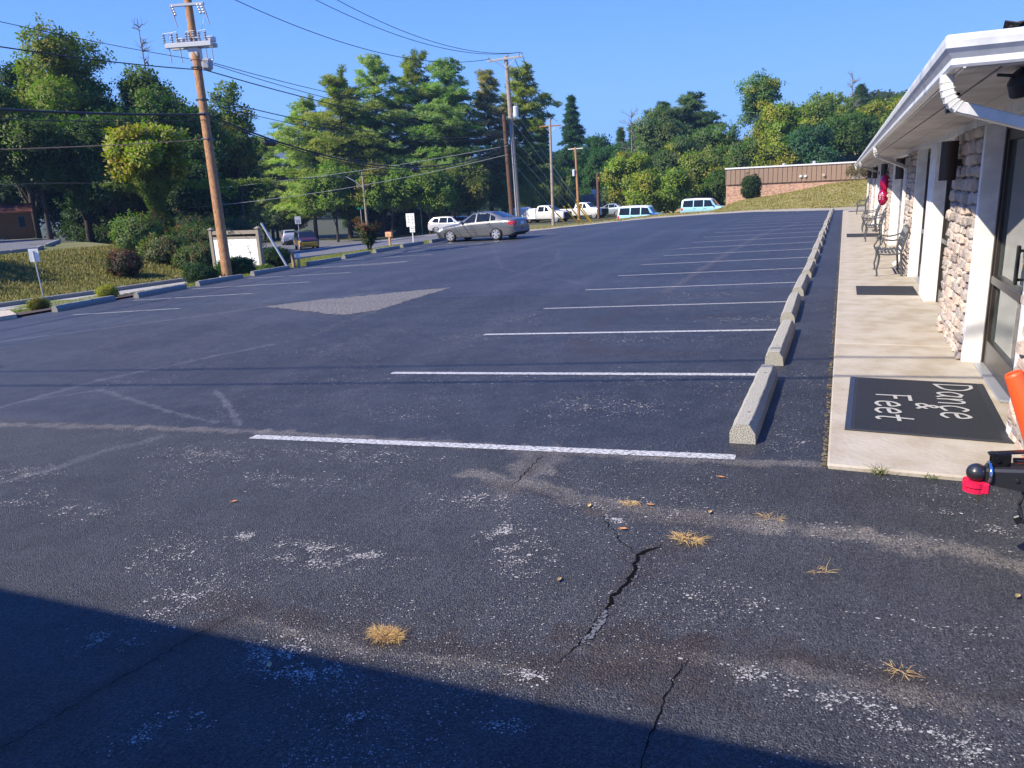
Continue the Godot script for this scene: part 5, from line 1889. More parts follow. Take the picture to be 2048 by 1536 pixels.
func signs() -> void:
	# big white sign in a taupe post frame
	var x0 := -24.02
	var x1 := -21.55
	var w := x1 - x0
	var gb := gy(-22.8, -24.2)
	var t := thing("monument_sign", "big white two-panel sign in a taupe post frame behind the utility pole", "sign", Vector3(x0, gb, -24.2))
	for x in [0.0, w]:
		var p := MB.new()
		p.box(Vector3(x, 0.88, 0), Vector3(0.15, 1.80, 0.15), 0.006)
		p.box(Vector3(x, 1.795, 0), Vector3(0.22, 0.03, 0.22), 0.006)
		var c := [Vector3(x - 0.10, 1.81, 0.10), Vector3(x + 0.10, 1.81, 0.10), Vector3(x + 0.10, 1.81, -0.10), Vector3(x - 0.10, 1.81, -0.10)]
		for k in 4:
			p.ftri(c[k], c[(k + 1) % 4], Vector3(x, 1.88, 0), (c[k] + c[(k + 1) % 4]) * 0.5 - Vector3(x, 1.7, 0))
		obj("post", p.done(), M.sign_wood, t)
	var bars := [[1.58, 1.73, "beam"], [1.39, 1.485, "beam"], [0.24, 0.34, "beam"]]
	for q in bars:
		var b := MB.new()
		b.box(Vector3(w * 0.5, (q[0] + q[1]) * 0.5, 0.0), Vector3(w - 0.156, q[1] - q[0], 0.09), 0.005)
		obj("beam", b.done(), M.sign_wood, t)
	var ch := MB.new()
	ch.tube([Vector3(w * 0.44, 1.745, 0), Vector3(w * 0.44, 1.79, 0)], 0.03, 8)
	ch.tube([Vector3(w * 0.44, 1.79, 0.0), Vector3(w * 0.44, 1.80, 0.16)], 0.02, 8)
	obj("lamp_bracket", ch.done(), M.bronze, t)
	var wht := mat(0.86, 0.87, 0.87, 0.4)
	for i in 2:
		var b := MB.new()
		var xa := 0.085 + i * (w * 0.445)
		var xb: float = w * 0.445 + 0.06 if i == 0 else w - 0.085
		b.box(Vector3((xa + xb) * 0.5, 0.865, 0.02 + 0.012 * i), Vector3(xb - xa, 1.035, 0.03), 0.004)
		var pn := obj("panel", b.done(), wht, t)
		var pr := MB.new()
		if i == 1:
			# slim dancing figure, arms raised
			var cx := (xa + xb) * 0.5 + 0.12
			stroke(pr, [cx + 0.12, 1.18, cx + 0.07, 1.12, cx + 0.02, 1.05], 0.022, 0.05)
			stroke(pr, [cx - 0.20, 1.03, cx - 0.05, 1.02, cx + 0.02, 1.02], 0.020, 0.05)
			stroke(pr, [cx + 0.02, 1.02, cx + 0.03, 0.93, cx + 0.09, 0.87, cx + 0.13, 0.83], 0.034, 0.05)
			stroke(pr, [cx + 0.13, 0.83, cx + 0.02, 0.86, cx - 0.08, 0.865], 0.030, 0.05)
			stroke(pr, [cx + 0.13, 0.83, cx + 0.08, 0.80, cx + 0.06, 0.72, cx + 0.11, 0.66, cx + 0.14, 0.53], 0.022, 0.05)
			pr.lathe([Vector2(0.0, 0.003), Vector2(0.028, 0.002), Vector2(0.030, 0.0)], 14, Vector3(cx - 0.02, 1.10, 0.047), Basis(Vector3.RIGHT, PI / 2))
			for k in 5:
				stroke(pr, [cx - 0.34 + 0.05 * k, 0.90 - 0.05 * k, cx - 0.16, 0.87 - 0.045 * k], 0.007, 0.05)
			stroke(pr, [cx - 0.36, 0.42, cx + 0.32, 0.42], 0.008, 0.05)
			stroke(pr, [cx - 0.36, 0.37, cx + 0.36, 0.375], 0.008, 0.05)
		else:
			for k in 11:
				var px := xa + 0.16 + 0.068 * k
				stroke(pr, [px, 0.86 + 0.03 * sin(k * 2.1), px + 0.035, 0.83], 0.010, 0.039)
				stroke(pr, [px, 0.76, px + 0.01, 0.72, px + 0.04, 0.74], 0.010, 0.039)
				stroke(pr, [px + 0.01, 0.68, px + 0.035, 0.66, px + 0.01, 0.645], 0.009, 0.039)
			stroke(pr, [xa + 0.14, 0.96, xa + 0.20, 0.92, xa + 0.15, 0.90], 0.012, 0.039)
		obj("print", pr.done(), mat(0.20, 0.19, 0.17, 0.6), pn)
	letters(t, "4475", 0.115, Vector3(w * 0.455, 1.655, 0.05), M.black, "house_number")
	var wr := MB.new()
	wr.tube([Vector3(w * 0.62, 1.70, 0.09), Vector3(w * 0.80, 1.40, 0.07), Vector3(w * 0.96, 1.12, 0.06)], 0.007, 6)
	wr.tube([Vector3(w * 0.36, 1.36, 0.09), Vector3(w * 0.44, 1.12, 0.07)], 0.007, 6)
	obj("stay_wire", wr.done(), M.wire, t)

	# small white sign by the footpath
	var g := on(-25.26, -17.38)
	var s := thing("road_sign", "small white road sign seen from behind on a thin post by the footpath", "sign", g, 0.55)
	var b := MB.new()
	b.tube([Vector3(0, -0.1, 0), Vector3(-0.05, 1.62, 0)], 0.022, 8)
	obj("post", b.done(), M.galv, s)
	var pb := MB.new()
	pb.box(Vector3(-0.05, 1.46, -0.03), Vector3(0.32, 0.44, 0.01), 0.003)
	obj("plate", pb.done(), M.white, s)
	# white notice with rows of print and an arrow plate below
	g = on(-23.03, -38.75)
	s = thing("notice_sign", "white notice board above a smaller arrow plate on a white post", "sign", g)
	b = MB.new()
	b.box(Vector3(0.0, 0.7, 0), Vector3(0.05, 1.4, 0.05), 0.004)
	obj("post", b.done(), M.white, s)
	b = MB.new()
	b.box(Vector3(-0.07, 1.36, 0.04), Vector3(0.56, 0.76, 0.02), 0.004)
	var pl := obj("board", b.done(), M.white, s)
	var pr := MB.new()
	for k in 7:
		pr.box(Vector3(-0.18 + rr(-0.02, 0.02), 1.65 - 0.085 * k, 0.052), Vector3(rr(0.08, 0.2), 0.022, 0.002))
		pr.box(Vector3(0.07 + rr(-0.02, 0.02), 1.65 - 0.085 * k, 0.052), Vector3(rr(0.06, 0.16), 0.026, 0.002))
	obj("print", pr.done(), mat(0.10, 0.10, 0.11, 0.6), pl)
	b = MB.new()
	b.box(Vector3(0.02, 0.81, 0.04), Vector3(0.34, 0.30, 0.02), 0.004)
	var ar := obj("arrow_plate", b.done(), M.white, s)
	pr = MB.new()
	pr.box(Vector3(0.0, 0.745, 0.052), Vector3(0.18, 0.022, 0.002))
	pr.ftri(Vector3(0.09, 0.785, 0.053), Vector3(0.09, 0.705, 0.053), Vector3(0.15, 0.745, 0.053), Vector3(0, 0, 1))
	pr.box(Vector3(0.02, 0.90, 0.052), Vector3(0.20, 0.02, 0.002))
	pr.box(Vector3(0.02, 0.86, 0.052), Vector3(0.16, 0.02, 0.002))
	obj("arrow", pr.done(), mat(0.05, 0.05, 0.055, 0.6), ar)
	# peach wooden sign on a post
	g = on(-23.74, -37.33)
	s = thing("wooden_sign", "small peach wooden box sign on a square post by the lot edge", "sign", g)
	b = MB.new()
	b.box(Vector3(0, 0.3, 0), Vector3(0.10, 0.6, 0.10), 0.006)
	obj("post", b.done(), mat(0.58, 0.30, 0.13, 0.7), s)
	b = MB.new()
	b.box(Vector3(-0.02, 0.68, 0.0), Vector3(0.42, 0.27, 0.16), 0.02)
	obj("board", b.done(), mat(0.66, 0.36, 0.19, 0.6), s)
	b = MB.new()
	b.box(Vector3(-0.02, 0.83, 0.0), Vector3(0.20, 0.04, 0.12), 0.008)
	obj("cap", b.done(), mat(0.45, 0.03, 0.03, 0.6), s)
	b = MB.new()
	b.box(Vector3(-0.03, 0.67, 0.083), Vector3(0.20, 0.03, 0.002))
	b.box(Vector3(-0.08, 0.72, 0.083), Vector3(0.10, 0.016, 0.002))
	b.box(Vector3(0.0, 0.63, 0.083), Vector3(0.12, 0.016, 0.002))
	obj("print", b.done(), mat(0.40, 0.14, 0.04, 0.6), s)
	# speed limit sign and green street name sign over the road
	g = on(-53.23, -66.06)
	s = thing("speed_limit_sign", "white speed limit sign at the far road edge behind the yellow car", "sign", g, 0.6)
	b = MB.new()
	b.tube([Vector3(0, -0.1, 0), Vector3(0, 3.1, 0)], 0.035, 8)
	obj("post", b.done(), M.galv, s)
	b = MB.new()
	b.box(Vector3(0, 2.75, 0.05), Vector3(0.62, 0.78, 0.012), 0.004)
	obj("plate", b.done(), M.white, s)
	letters(s, "35", 0.34, Vector3(0, 2.62, 0.06), M.black)
	g = on(-47.6, -69.6)
	s = thing("street_name_sign", "green street name blade on a thin post above the dark red shrub", "sign", g, 0.4)
	b = MB.new()
	b.tube([Vector3(0, -0.1, 0), Vector3(0, 3.5, 0)], 0.035, 8)
	obj("post", b.done(), M.galv, s)
	b = MB.new()
	b.box(Vector3(0, 3.6, 0), Vector3(0.75, 0.20, 0.012), 0.004)
	obj("plate", b.done(), mat(0.01, 0.16, 0.09, 0.4), s)
	g = on(-43.6, -75.5)
	s = thing("street_name_sign", "blue street name blade on a post between the dark tree trunks", "sign", g, 0.5)
	b = MB.new()
	b.tube([Vector3(0, -0.1, 0), Vector3(0, 3.0, 0)], 0.035, 8)
	obj("post", b.done(), M.galv, s)
	b = MB.new()
	b.box(Vector3(0, 2.95, 0), Vector3(0.8, 0.22, 0.012), 0.004)
	obj("plate", b.done(), mat(0.10, 0.22, 0.42, 0.4), s)
	# stakes with a small meter box where the guy wire meets the ground
	var stk := [[-19.42, -23.55, 0.62, 0.10, "tallest of the short wooden stakes beside the guy wire guard"], [-19.62, -23.75, 0.52, 0.06, "thin wooden stake behind the tall one at the guy wire"]]
	for q in stk:
		var o := MB.new()
		o.box(Vector3(0, q[2] * 0.5, 0), Vector3(q[3], q[2], q[3]), 0.008)
		var n := obj("stake", o.done(), mat(0.34, 0.22, 0.14, 0.85))
		n.position = on(q[0], q[1])
		tag(n, q[4], "stake", "wooden stakes at the guy wire")
	var mb := thing("meter_box", "small white utility box on a short post beside the wooden stakes", "utility box", on(-19.2, -23.6))
	b = MB.new()
	b.tube([Vector3(0, 0, 0), Vector3(0, 0.42, 0)], 0.05, 10)
	obj("post", b.done(), mat(0.38, 0.27, 0.18, 0.8), mb)
	b = MB.new()
	b.box(Vector3(0.0, 0.44, 0.03), Vector3(0.14, 0.18, 0.12), 0.02)
	obj("box", b.done(), M.white, mb)

func shed() -> void:
	var t := thing("storage_shed", "orange brown wooden shed with a dark red roof at the left edge", "shed", on(-54.5, -37.8, 0.05), 0.95)
	var wood := tri_mat(mat(1, 1, 1, 0.8), ntex(noise(0.03, 151, FastNoiseLite.TYPE_SIMPLEX, 4), [[0.0, 0.17, 0.065, 0.014], [1.0, 0.27, 0.115, 0.028]]), 0.6)
	wood.uv1_scale = Vector3(4, 0.5, 4)
	# local +x is the long front running left; near right corner at the origin
	var b := MB.new()
	b.box(Vector3(-3.0, 1.0, 0), Vector3(6.0, 1.9, 2.6), 0.01)
	obj("wall", b.done(), wood, t)
	b = MB.new()
	for s in [-1.0, 1.0]:
		b.box(Vector3(-3.0, 2.15, s * 0.62), Vector3(6.3, 0.06, 1.62), 0.01, Basis(Vector3.RIGHT, s * 0.42))
	b.prism(PackedVector2Array([Vector2(-1.25, 1.9), Vector2(1.25, 1.9), Vector2(0, 2.5)]), 6.0, Vector3(-6.0, 0, 0), Basis(Vector3(0, 0, 1), Vector3(0, 1, 0), Vector3(1, 0, 0)))
	obj("roof", b.done(), mat(0.08, 0.02, 0.018, 0.7), t)
	b = MB.new()
	b.box(Vector3(-0.62, 1.2, 1.305), Vector3(0.50, 0.86, 0.04), 0.005)
	var fr := obj("window", b.done(), mat(0.12, 0.09, 0.06, 0.6), t)
	b = MB.new()
	b.box(Vector3(-0.62, 1.2, 1.328), Vector3(0.38, 0.72, 0.02))
	obj("pane", b.done(), M.car_glass, fr)
	for k in 12:
		var q := MB.new()
		q.box(Vector3(-0.25 - k * 0.5, 1.0, 1.302), Vector3(0.02, 1.86, 0.012))
		obj("batten", q.done(), wood, t)
	b = MB.new()
	b.box(Vector3(-3.0, 0.05, 1.34), Vector3(2.2, 0.09, 0.10), 0.01)
	obj("skid", b.done(), mat(0.55, 0.5, 0.4, 0.8), t)

# ------------------------------------------------------------------ vehicles
# stations along the body, front first: x, underside, belt line, top, half widths at sill, belt and top
const SEDAN := [[2.42, 0.32, 0.50, 0.56, 0.55, 0.62, 0.50], [2.38, 0.24, 0.58, 0.66, 0.72, 0.76, 0.62], [2.20, 0.20, 0.66, 0.75, 0.82, 0.85, 0.70], [1.60, 0.20, 0.76, 0.87, 0.86, 0.895, 0.74], [0.98, 0.20, 0.83, 0.95, 0.87, 0.90, 0.72], [0.78, 0.20, 0.86, 1.06, 0.87, 0.90, 0.69], [0.12, 0.20, 0.89, 1.41, 0.87, 0.90, 0.57], [-0.40, 0.20, 0.91, 1.455, 0.87, 0.90, 0.585], [-0.95, 0.20, 0.93, 1.42, 0.87, 0.90, 0.575], [-1.45, 0.20, 0.95, 1.23, 0.87, 0.895, 0.63], [-1.80, 0.20, 0.96, 1.09, 0.865, 0.885, 0.70], [-2.20, 0.24, 0.94, 1.05, 0.83, 0.86, 0.70], [-2.38, 0.30, 0.84, 0.98, 0.78, 0.82, 0.66], [-2.44, 0.38, 0.66, 0.72, 0.72, 0.76, 0.66]]
const SUV := [[2.30, 0.36, 0.62, 0.70, 0.60, 0.66, 0.54], [2.24, 0.28, 0.74, 0.86, 0.76, 0.82, 0.68], [2.05, 0.24, 0.82, 0.96, 0.84, 0.88, 0.72], [1.40, 0.24, 0.92, 1.05, 0.89, 0.92, 0.78], [1.05, 0.24, 0.95, 1.12, 0.89, 0.92, 0.76], [0.45, 0.24, 0.99, 1.60, 0.89, 0.92, 0.64], [0.0, 0.24, 1.0, 1.68, 0.89, 0.92, 0.66], [-0.9, 0.24, 1.01, 1.68, 0.89, 0.92, 0.66], [-1.70, 0.24, 1.02, 1.62, 0.88, 0.91, 0.63], [-2.10, 0.28, 1.00, 1.36, 0.86, 0.89, 0.66], [-2.26, 0.34, 0.94, 1.08, 0.80, 0.84, 0.70], [-2.30, 0.42, 0.72, 0.80, 0.74, 0.78, 0.68]]
const BOXY := [[2.20, 0.40, 0.78, 0.90, 0.78, 0.84, 0.74], [2.12, 0.32, 0.92, 1.04, 0.86, 0.90, 0.82], [1.60, 0.32, 1.02, 1.12, 0.90, 0.93, 0.85], [0.95, 0.32, 1.06, 1.16, 0.90, 0.93, 0.84], [0.80, 0.32, 1.07, 1.24, 0.90, 0.93, 0.80], [0.42, 0.32, 1.08, 1.72, 0.90, 0.93, 0.73], [0.20, 0.32, 1.08, 1.80, 0.90, 0.93, 0.73], [-1.0, 0.32, 1.08, 1.83, 0.90, 0.93, 0.73], [-1.95, 0.32, 1.08, 1.80, 0.90, 0.93, 0.73], [-2.12, 0.34, 1.06, 1.70, 0.88, 0.91, 0.74], [-2.20, 0.42, 0.90, 1.02, 0.84, 0.88, 0.80]]
const PICKUP := [[2.95, 0.48, 0.86, 0.98, 0.80, 0.86, 0.78], [2.88, 0.40, 1.02, 1.16, 0.90, 0.95, 0.86], [2.30, 0.40, 1.12, 1.24, 0.95, 0.98, 0.90], [1.55, 0.40, 1.16, 1.28, 0.96, 0.99, 0.88], [1.40, 0.40, 1.17, 1.34, 0.96, 0.99, 0.84], [0.80, 0.40, 1.18, 1.82, 0.96, 0.99, 0.72], [0.55, 0.40, 1.18, 1.88, 0.96, 0.99, 0.73], [-0.30, 0.40, 1.18, 1.90, 0.96, 0.99, 0.73], [-0.60, 0.40, 1.18, 1.84, 0.96, 0.99, 0.72], [-0.68, 0.40, 1.18, 1.30, 0.96, 0.99, 0.92], [-0.75, 0.40, 1.17, 1.20, 0.96, 0.99, 0.95], [-2.85, 0.42, 1.17, 1.20, 0.96, 0.99, 0.95], [-2.95, 0.50, 1.10, 1.15, 0.92, 0.96, 0.92]]

func st_at(st: Array, x: float) -> Array:
	if x >= st[0][0]:
		return st[0]
	for i in st.size() - 1:
		if x >= st[i + 1][0]:
			var t: float = (x - st[i][0]) / (st[i + 1][0] - st[i][0])
			var o := []
			for k in 7:
				o.append(lerpf(st[i][k], st[i + 1][k], t))
			return o
	return st[-1]

func half_ring(s: Array) -> Array:
	var up: float = s[3] - s[2]
	return [Vector2(s[4] * 0.94, s[1]), Vector2(s[4], s[1] + 0.05), Vector2(s[5] * 1.0, lerpf(s[1], s[2], 0.55)), Vector2(s[5] * 0.985, lerpf(s[1], s[2], 0.86)), Vector2(s[5] * 0.955, s[2]), Vector2(lerpf(s[5] * 0.955, s[6], 0.86), s[2] + up * 0.86), Vector2(s[6] * 0.90, s[3] - 0.008), Vector2(s[6] * 0.55, s[3] + 0.008), Vector2(0, s[3] + 0.014)]

func side_z(st: Array, x: float, y: float) -> float:
	var r := half_ring(st_at(st, x))
	for i in range(0, 6):
		if y <= r[i + 1].y or i == 5:
			var t := clampf((y - r[i].y) / maxf(r[i + 1].y - r[i].y, 0.001), 0.0, 1.0)
			return lerpf(r[i].x, r[i + 1].x, t)
	return r[6].x

func car_panel(b: MB, st: Array, poly: Array, side: float, off: float) -> void:
	var pp := PackedVector2Array()
	for i in range(0, poly.size(), 2):
		pp.append(Vector2(poly[i], poly[i + 1]))
	var lo := pp[0]
	var hi := pp[0]
	for p in pp:
		lo = lo.min(p); hi = hi.max(p)
	# cut into small cells so that the pane follows the curved side
	var nx := maxi(1, int(ceil((hi.x - lo.x) / 0.14)))
	var ny := maxi(1, int(ceil((hi.y - lo.y) / 0.11)))
	for cx in nx:
		for cy in ny:
			var a := Vector2(lerpf(lo.x, hi.x, float(cx) / nx), lerpf(lo.y, hi.y, float(cy) / ny))
			var c := Vector2(lerpf(lo.x, hi.x, float(cx + 1) / nx), lerpf(lo.y, hi.y, float(cy + 1) / ny))
			for part in Geometry2D.intersect_polygons(pp, PackedVector2Array([a, Vector2(c.x, a.y), c, Vector2(a.x, c.y)])):
				var idx := Geometry2D.triangulate_polygon(part)
				for i in range(0, idx.size(), 3):
					var q := []
					for k in 3:
						var p: Vector2 = part[idx[i + k]]
						q.append(Vector3(p.x, p.y, side * (side_z(st, p.x, p.y) + off)))
					b.ftri(q[0], q[1], q[2], Vector3(0, 0.2, side))

func car_strip(b: MB, st: Array, x0: float, y0: float, x1: float, y1: float, w: float, side: float, off: float) -> void:
	var n := 5
	var d := Vector2(x1 - x0, y1 - y0).normalized().orthogonal() * w * 0.5
	for i in n:
		var p := Vector2(lerpf(x0, x1, float(i) / n), lerpf(y0, y1, float(i) / n))
		var q := Vector2(lerpf(x0, x1, float(i + 1) / n), lerpf(y0, y1, float(i + 1) / n))
		var c := []
		for e in [p - d, p + d, q + d, q - d]:
			c.append(Vector3(e.x, e.y, side * (side_z(st, e.x, e.y) + off)))
		b.quad(c[0], c[1], c[2], c[3], Vector3(0, 0.1, side))

func across(b: MB, st: Array, xa: float, xb: float, wf: float, off: float) -> void:
	# a pane lying on the slope between two stations (windscreen or rear window)
	var n := 6
	var rows := []
	for i in 4:
		var x := lerpf(xa, xb, i / 3.0)
		var s := st_at(st, x)
		var row := []
		for k in n + 1:
			var u := (k / float(n) - 0.5) * 2.0
			var z: float = s[6] * wf * u
			var y: float = s[3] + 0.014 - 0.022 * u * u + off
			row.append(Vector3(x + off * signf(xa - xb) * 0.0, y, z))
		rows.append(row)
	b.grid(rows, Vector3.UP)

func car_wheel(parent: Node, x: float, z: float, r: float, spokes: int) -> void:
	var side := signf(z)
	var w := Basis(Vector3.RIGHT, PI / 2 * side)    # local y points outward
	var t := MB.new()
	t.lathe([Vector2(0.0, -0.20), Vector2(r * 0.9, -0.20), Vector2(r, -0.16), Vector2(r, -0.03), Vector2(r * 0.93, 0.0), Vector2(r * 0.70, 0.004), Vector2(r * 0.68, -0.03), Vector2(0.0, -0.05)], 28, Vector3(x, r, z), w)
	var wheel := obj("wheel", t.done(), M.tyre, parent)
	var rm := MB.new()
	rm.lathe([Vector2(r * 0.70, 0.0), Vector2(r * 0.69, 0.008), Vector2(r * 0.62, 0.004), Vector2(r * 0.60, -0.03)], 28, Vector3(x, r, z), w)
	rm.lathe([Vector2(r * 0.18, 0.0), Vector2(r * 0.16, 0.010), Vector2(0.0, 0.012)], 16, Vector3(x, r, z), w)
	for k in spokes:
		var a := TAU * k / spokes
		var u := w * Vector3(cos(a), 0, sin(a))
		var v := w * Vector3(-sin(a), 0, cos(a))
		var o := w * Vector3.UP
		var c := Vector3(x, r, z)
		var h0 := 0.050 * r / 0.33
		var h1 := 0.042 * r / 0.33
		var p := [c + u * r * 0.12 - v * h0 + o * 0.004, c + u * r * 0.12 + v * h0 + o * 0.004, c + u * r * 0.65 + v * h1, c + u * r * 0.65 - v * h1]
		rm.quad(p[0], p[1], p[2], p[3], o)
		for e in [[0, 3, -1.0], [1, 2, 1.0]]:
			rm.quad(p[e[0]], p[e[1]], p[e[1]] - o * 0.03, p[e[0]] - o * 0.03, v * e[2])
	obj("rim", rm.done(), M.rim, wheel)
	var dk := MB.new()
	dk.lathe([Vector2(r * 0.60, -0.028), Vector2(0.0, -0.034)], 24, Vector3(x, r, z), w)
	obj("brake", dk.done(), M.plastic, wheel)

func vehicle(called: String, label: String, cat: String, group: String, at: Vector3, turn: float, st: Array, o: Dictionary) -> Node3D:
	var t := thing(called, label, cat, at, turn, group)
	var body: StandardMaterial3D = o.paint
	var b := MB.new()
	var rows := []
	# resample so that the skin is smooth
	var xs := []
	for i in st.size() - 1:
		for k in 3:
			xs.append(lerpf(st[i][0], st[i + 1][0], k / 3.0))
	xs.append(st[-1][0])
	var roof_rows := []
	for x in xs:
		var h := half_ring(st_at(st, x))
		var ring := []
		for i in h.size():
			ring.append(Vector3(x, h[i].y, h[i].x))
		for i in range(h.size() - 2, -1, -1):
			ring.append(Vector3(x, h[i].y, -h[i].x))
		rows.append(ring)
	b.grid(rows, Vector3.ZERO)
	for e in [0, rows.size() - 1]:
		var c := Vector3(rows[e][0].x, (rows[e][0].y + rows[e][8].y) * 0.5, 0)
		for k in rows[e].size() - 1:
			b.ftri(c, rows[e][k], rows[e][k + 1], Vector3(1 if e == 0 else -1, 0, 0))
	var shell := obj("body", b.done(), body, t)
	var un := MB.new()
	un.box(Vector3((st[0][0] + st[-1][0]) * 0.5, st[4][1] + 0.02, 0), Vector3(st[0][0] - st[-1][0] - 0.5, 0.06, st[4][4] * 1.7))
	obj("underbody", un.done(), M.plastic, t)
	if o.has("roof"):
		var rf := MB.new()
		var rws := []
		for i in 12:
			var x: float = lerpf(o.roof[0], o.roof[1], i / 11.0)
			var h := half_ring(st_at(st, x))
			var row := []
			for k in [5, 6, 7, 8]:
				row.append(Vector3(x, h[k].y + 0.012, h[k].x + (0.012 if k < 7 else 0.0)))
			for k in [7, 6, 5]:
				row.append(Vector3(x, h[k].y + 0.012, -h[k].x - (0.012 if k < 7 else 0.0)))
			rws.append(row)
		rf.grid(rws, Vector3.UP)
		obj("roof", rf.done(), o.get("roof_paint", M.white), t)
	# glass
	var g := MB.new()
	across(g, st, o.front[0], o.front[1], 0.88, 0.008)
	obj("windscreen", g.done(), M.car_glass, t)
	if o.has("rear"):
		g = MB.new()
		across(g, st, o.rear[0], o.rear[1], 0.86, 0.008)
		obj("rear_window", g.done(), M.car_glass, t)
	for s in [-1.0, 1.0]:
		for wn in o.windows:
			g = MB.new()
			car_panel(g, st, wn, s, 0.012)
			obj("window", g.done(), M.car_glass, t)
		var ln := MB.new()
		for d in o.doors:
			car_strip(ln, st, d[0], d[1], d[2], d[3], 0.014, s, 0.004)
		obj("seam", ln.done(), M.plastic, t)
		for hd in o.handles:
			var hb := MB.new()
			hb.box(Vector3(hd[0], hd[1], s * (side_z(st, hd[0], hd[1]) + 0.012)), Vector3(0.16, 0.03, 0.024), 0.008)
			obj("handle", hb.done(), o.get("handle_paint", body), t)
		if o.has("mould"):
			var ml := MB.new()
			car_strip(ml, st, o.mould[0], o.mould[1], o.mould[2], o.mould[1], 0.07, s, 0.010)
			obj("side_moulding", ml.done(), body, t)
		var mi := MB.new()
		mi.box(Vector3(o.mirror[0], o.mirror[1], s * (side_z(st, o.mirror[0], o.mirror[1] - 0.04) + 0.08)), Vector3(0.10, 0.12, 0.17), 0.03)
		obj("mirror", mi.done(), o.get("mirror_paint", body), t)
		# lamps wrap the corners
		var hl := MB.new()
		car_panel(hl, st, o.head, s, 0.008)
		obj("headlight", hl.done(), M.clear_lens, t)
		var tl := MB.new()
		car_panel(tl, st, o.tail, s, 0.008)
		var sx: float = st[-1][0]
		tl.box(Vector3(sx - 0.012 + o.get("tail_in", 0.05), o.tail_y, s * o.tail_z), Vector3(0.05, o.tail_h, 0.16), 0.01)
		obj("taillight", tl.done(), M.red_glass, t)
		for x in o.axles:
			var r: float = o.r
			var ar := MB.new()
			var zz := side_z(st, x, r * 1.1)
			var pts := PackedVector2Array()
			for k in 21:
				var a := -0.35 + (PI + 0.7) * k / 20.0
				pts.append(Vector2(x + cos(a) * r * 1.17, maxf(r + sin(a) * r * 1.17, st[4][1] - 0.02)))
			var idx := Geometry2D.triangulate_polygon(pts)
			for i in range(0, idx.size(), 3):
				var q := []
				for k in 3:
					q.append(Vector3(pts[idx[i + k]].x, pts[idx[i + k]].y, s * (zz + 0.006)))
				ar.ftri(q[0], q[1], q[2], Vector3(0, 0, s))
			obj("wheel_arch", ar.done(), M.dark, t)
			car_wheel(t, x, s * (zz + 0.018), r, o.get("spokes", 6))
	var bp := MB.new()
	bp.box(Vector3(st[0][0] - 0.02, st[0][1] + 0.10, 0), Vector3(0.08, 0.14, st[1][4] * 1.3), 0.03)
	obj("grille", bp.done(), M.plastic, t)
	var rp := MB.new()
	rp.box(Vector3(st[-1][0] - 0.006, o.plate_y, 0), Vector3(0.012, 0.15, 0.31), 0.003)
	obj("license_plate", rp.done(), M.white, t)
	if o.has("bumper"):
		var rbm := MB.new()
		rbm.box(Vector3(st[-1][0] + 0.06, o.bumper, 0), Vector3(0.16, 0.20, st[-2][4] * 2.0), 0.05)
		rbm.box(Vector3(st[0][0] - 0.06, o.bumper, 0), Vector3(0.16, 0.20, st[1][4] * 1.9), 0.05)
		obj("bumper", rbm.done(), o.get("bumper_paint", M.plastic), t)
	return t

func sedan_opts(p: StandardMaterial3D) -> Dictionary:
	return {"paint": p, "front": [0.86, 0.16], "rear": [-0.98, -1.74], "r": 0.325, "spokes": 6, "axles": [1.45, -1.38],
		"windows": [[0.62, 0.94, 0.12, 1.33, -0.12, 1.385, -0.12, 0.945], [-0.20, 0.95, -0.20, 1.39, -0.62, 1.40, -0.98, 1.33, -1.02, 0.975], [-1.06, 0.98, -1.02, 1.30, -1.32, 1.16, -1.36, 1.00]],
		"doors": [[0.80, 0.30, 0.76, 0.90], [-0.16, 0.28, -0.16, 0.94], [-1.0, 0.55, -1.05, 0.97], [0.80, 0.27, -0.95, 0.27], [2.2, 0.62, 1.9, 0.40], [-2.1, 0.60, -2.38, 0.60]],
		"handles": [[0.02, 0.80], [-0.92, 0.83]], "mirror": [0.66, 0.98], "mould": [1.00, 0.50, -0.95],
		"head": [2.36, 0.52, 2.36, 0.60, 1.95, 0.75, 1.90, 0.66, 2.15, 0.55], "tail": [-2.36, 0.70, -2.36, 0.93, -2.14, 0.94, -2.10, 0.78], "tail_y": 0.82, "tail_z": 0.62, "tail_h": 0.20, "tail_in": 0.03, "plate_y": 0.78, "bumper": 0.42, "bumper_paint": p}

func suv_opts(p: StandardMaterial3D) -> Dictionary:
	return {"paint": p, "front": [1.02, 0.46], "rear": [-1.74, -2.06], "r": 0.36, "spokes": 5, "axles": [1.38, -1.34],
		"windows": [[0.78, 1.05, 0.42, 1.50, 0.02, 1.57, 0.02, 1.04], [-0.06, 1.04, -0.06, 1.57, -0.90, 1.57, -0.98, 1.05], [-1.06, 1.06, -1.0, 1.55, -1.60, 1.50, -1.82, 1.22, -1.80, 1.10]],
		"doors": [[0.92, 0.35, 0.90, 1.0], [-0.02, 0.33, -0.02, 1.04], [-0.95, 0.6, -1.02, 1.05], [0.9, 0.32, -0.95, 0.32]],
		"handles": [[0.14, 0.90], [-0.80, 0.92]], "mirror": [0.78, 1.10],
		"head": [2.22, 0.70, 2.20, 0.82, 1.85, 0.90, 1.85, 0.80], "tail": [-2.20, 0.92, -2.14, 1.18, -1.90, 1.14, -1.95, 0.96], "tail_y": 1.0, "tail_z": 0.68, "tail_h": 0.24, "tail_in": 0.10, "plate_y": 0.74, "bumper": 0.42}

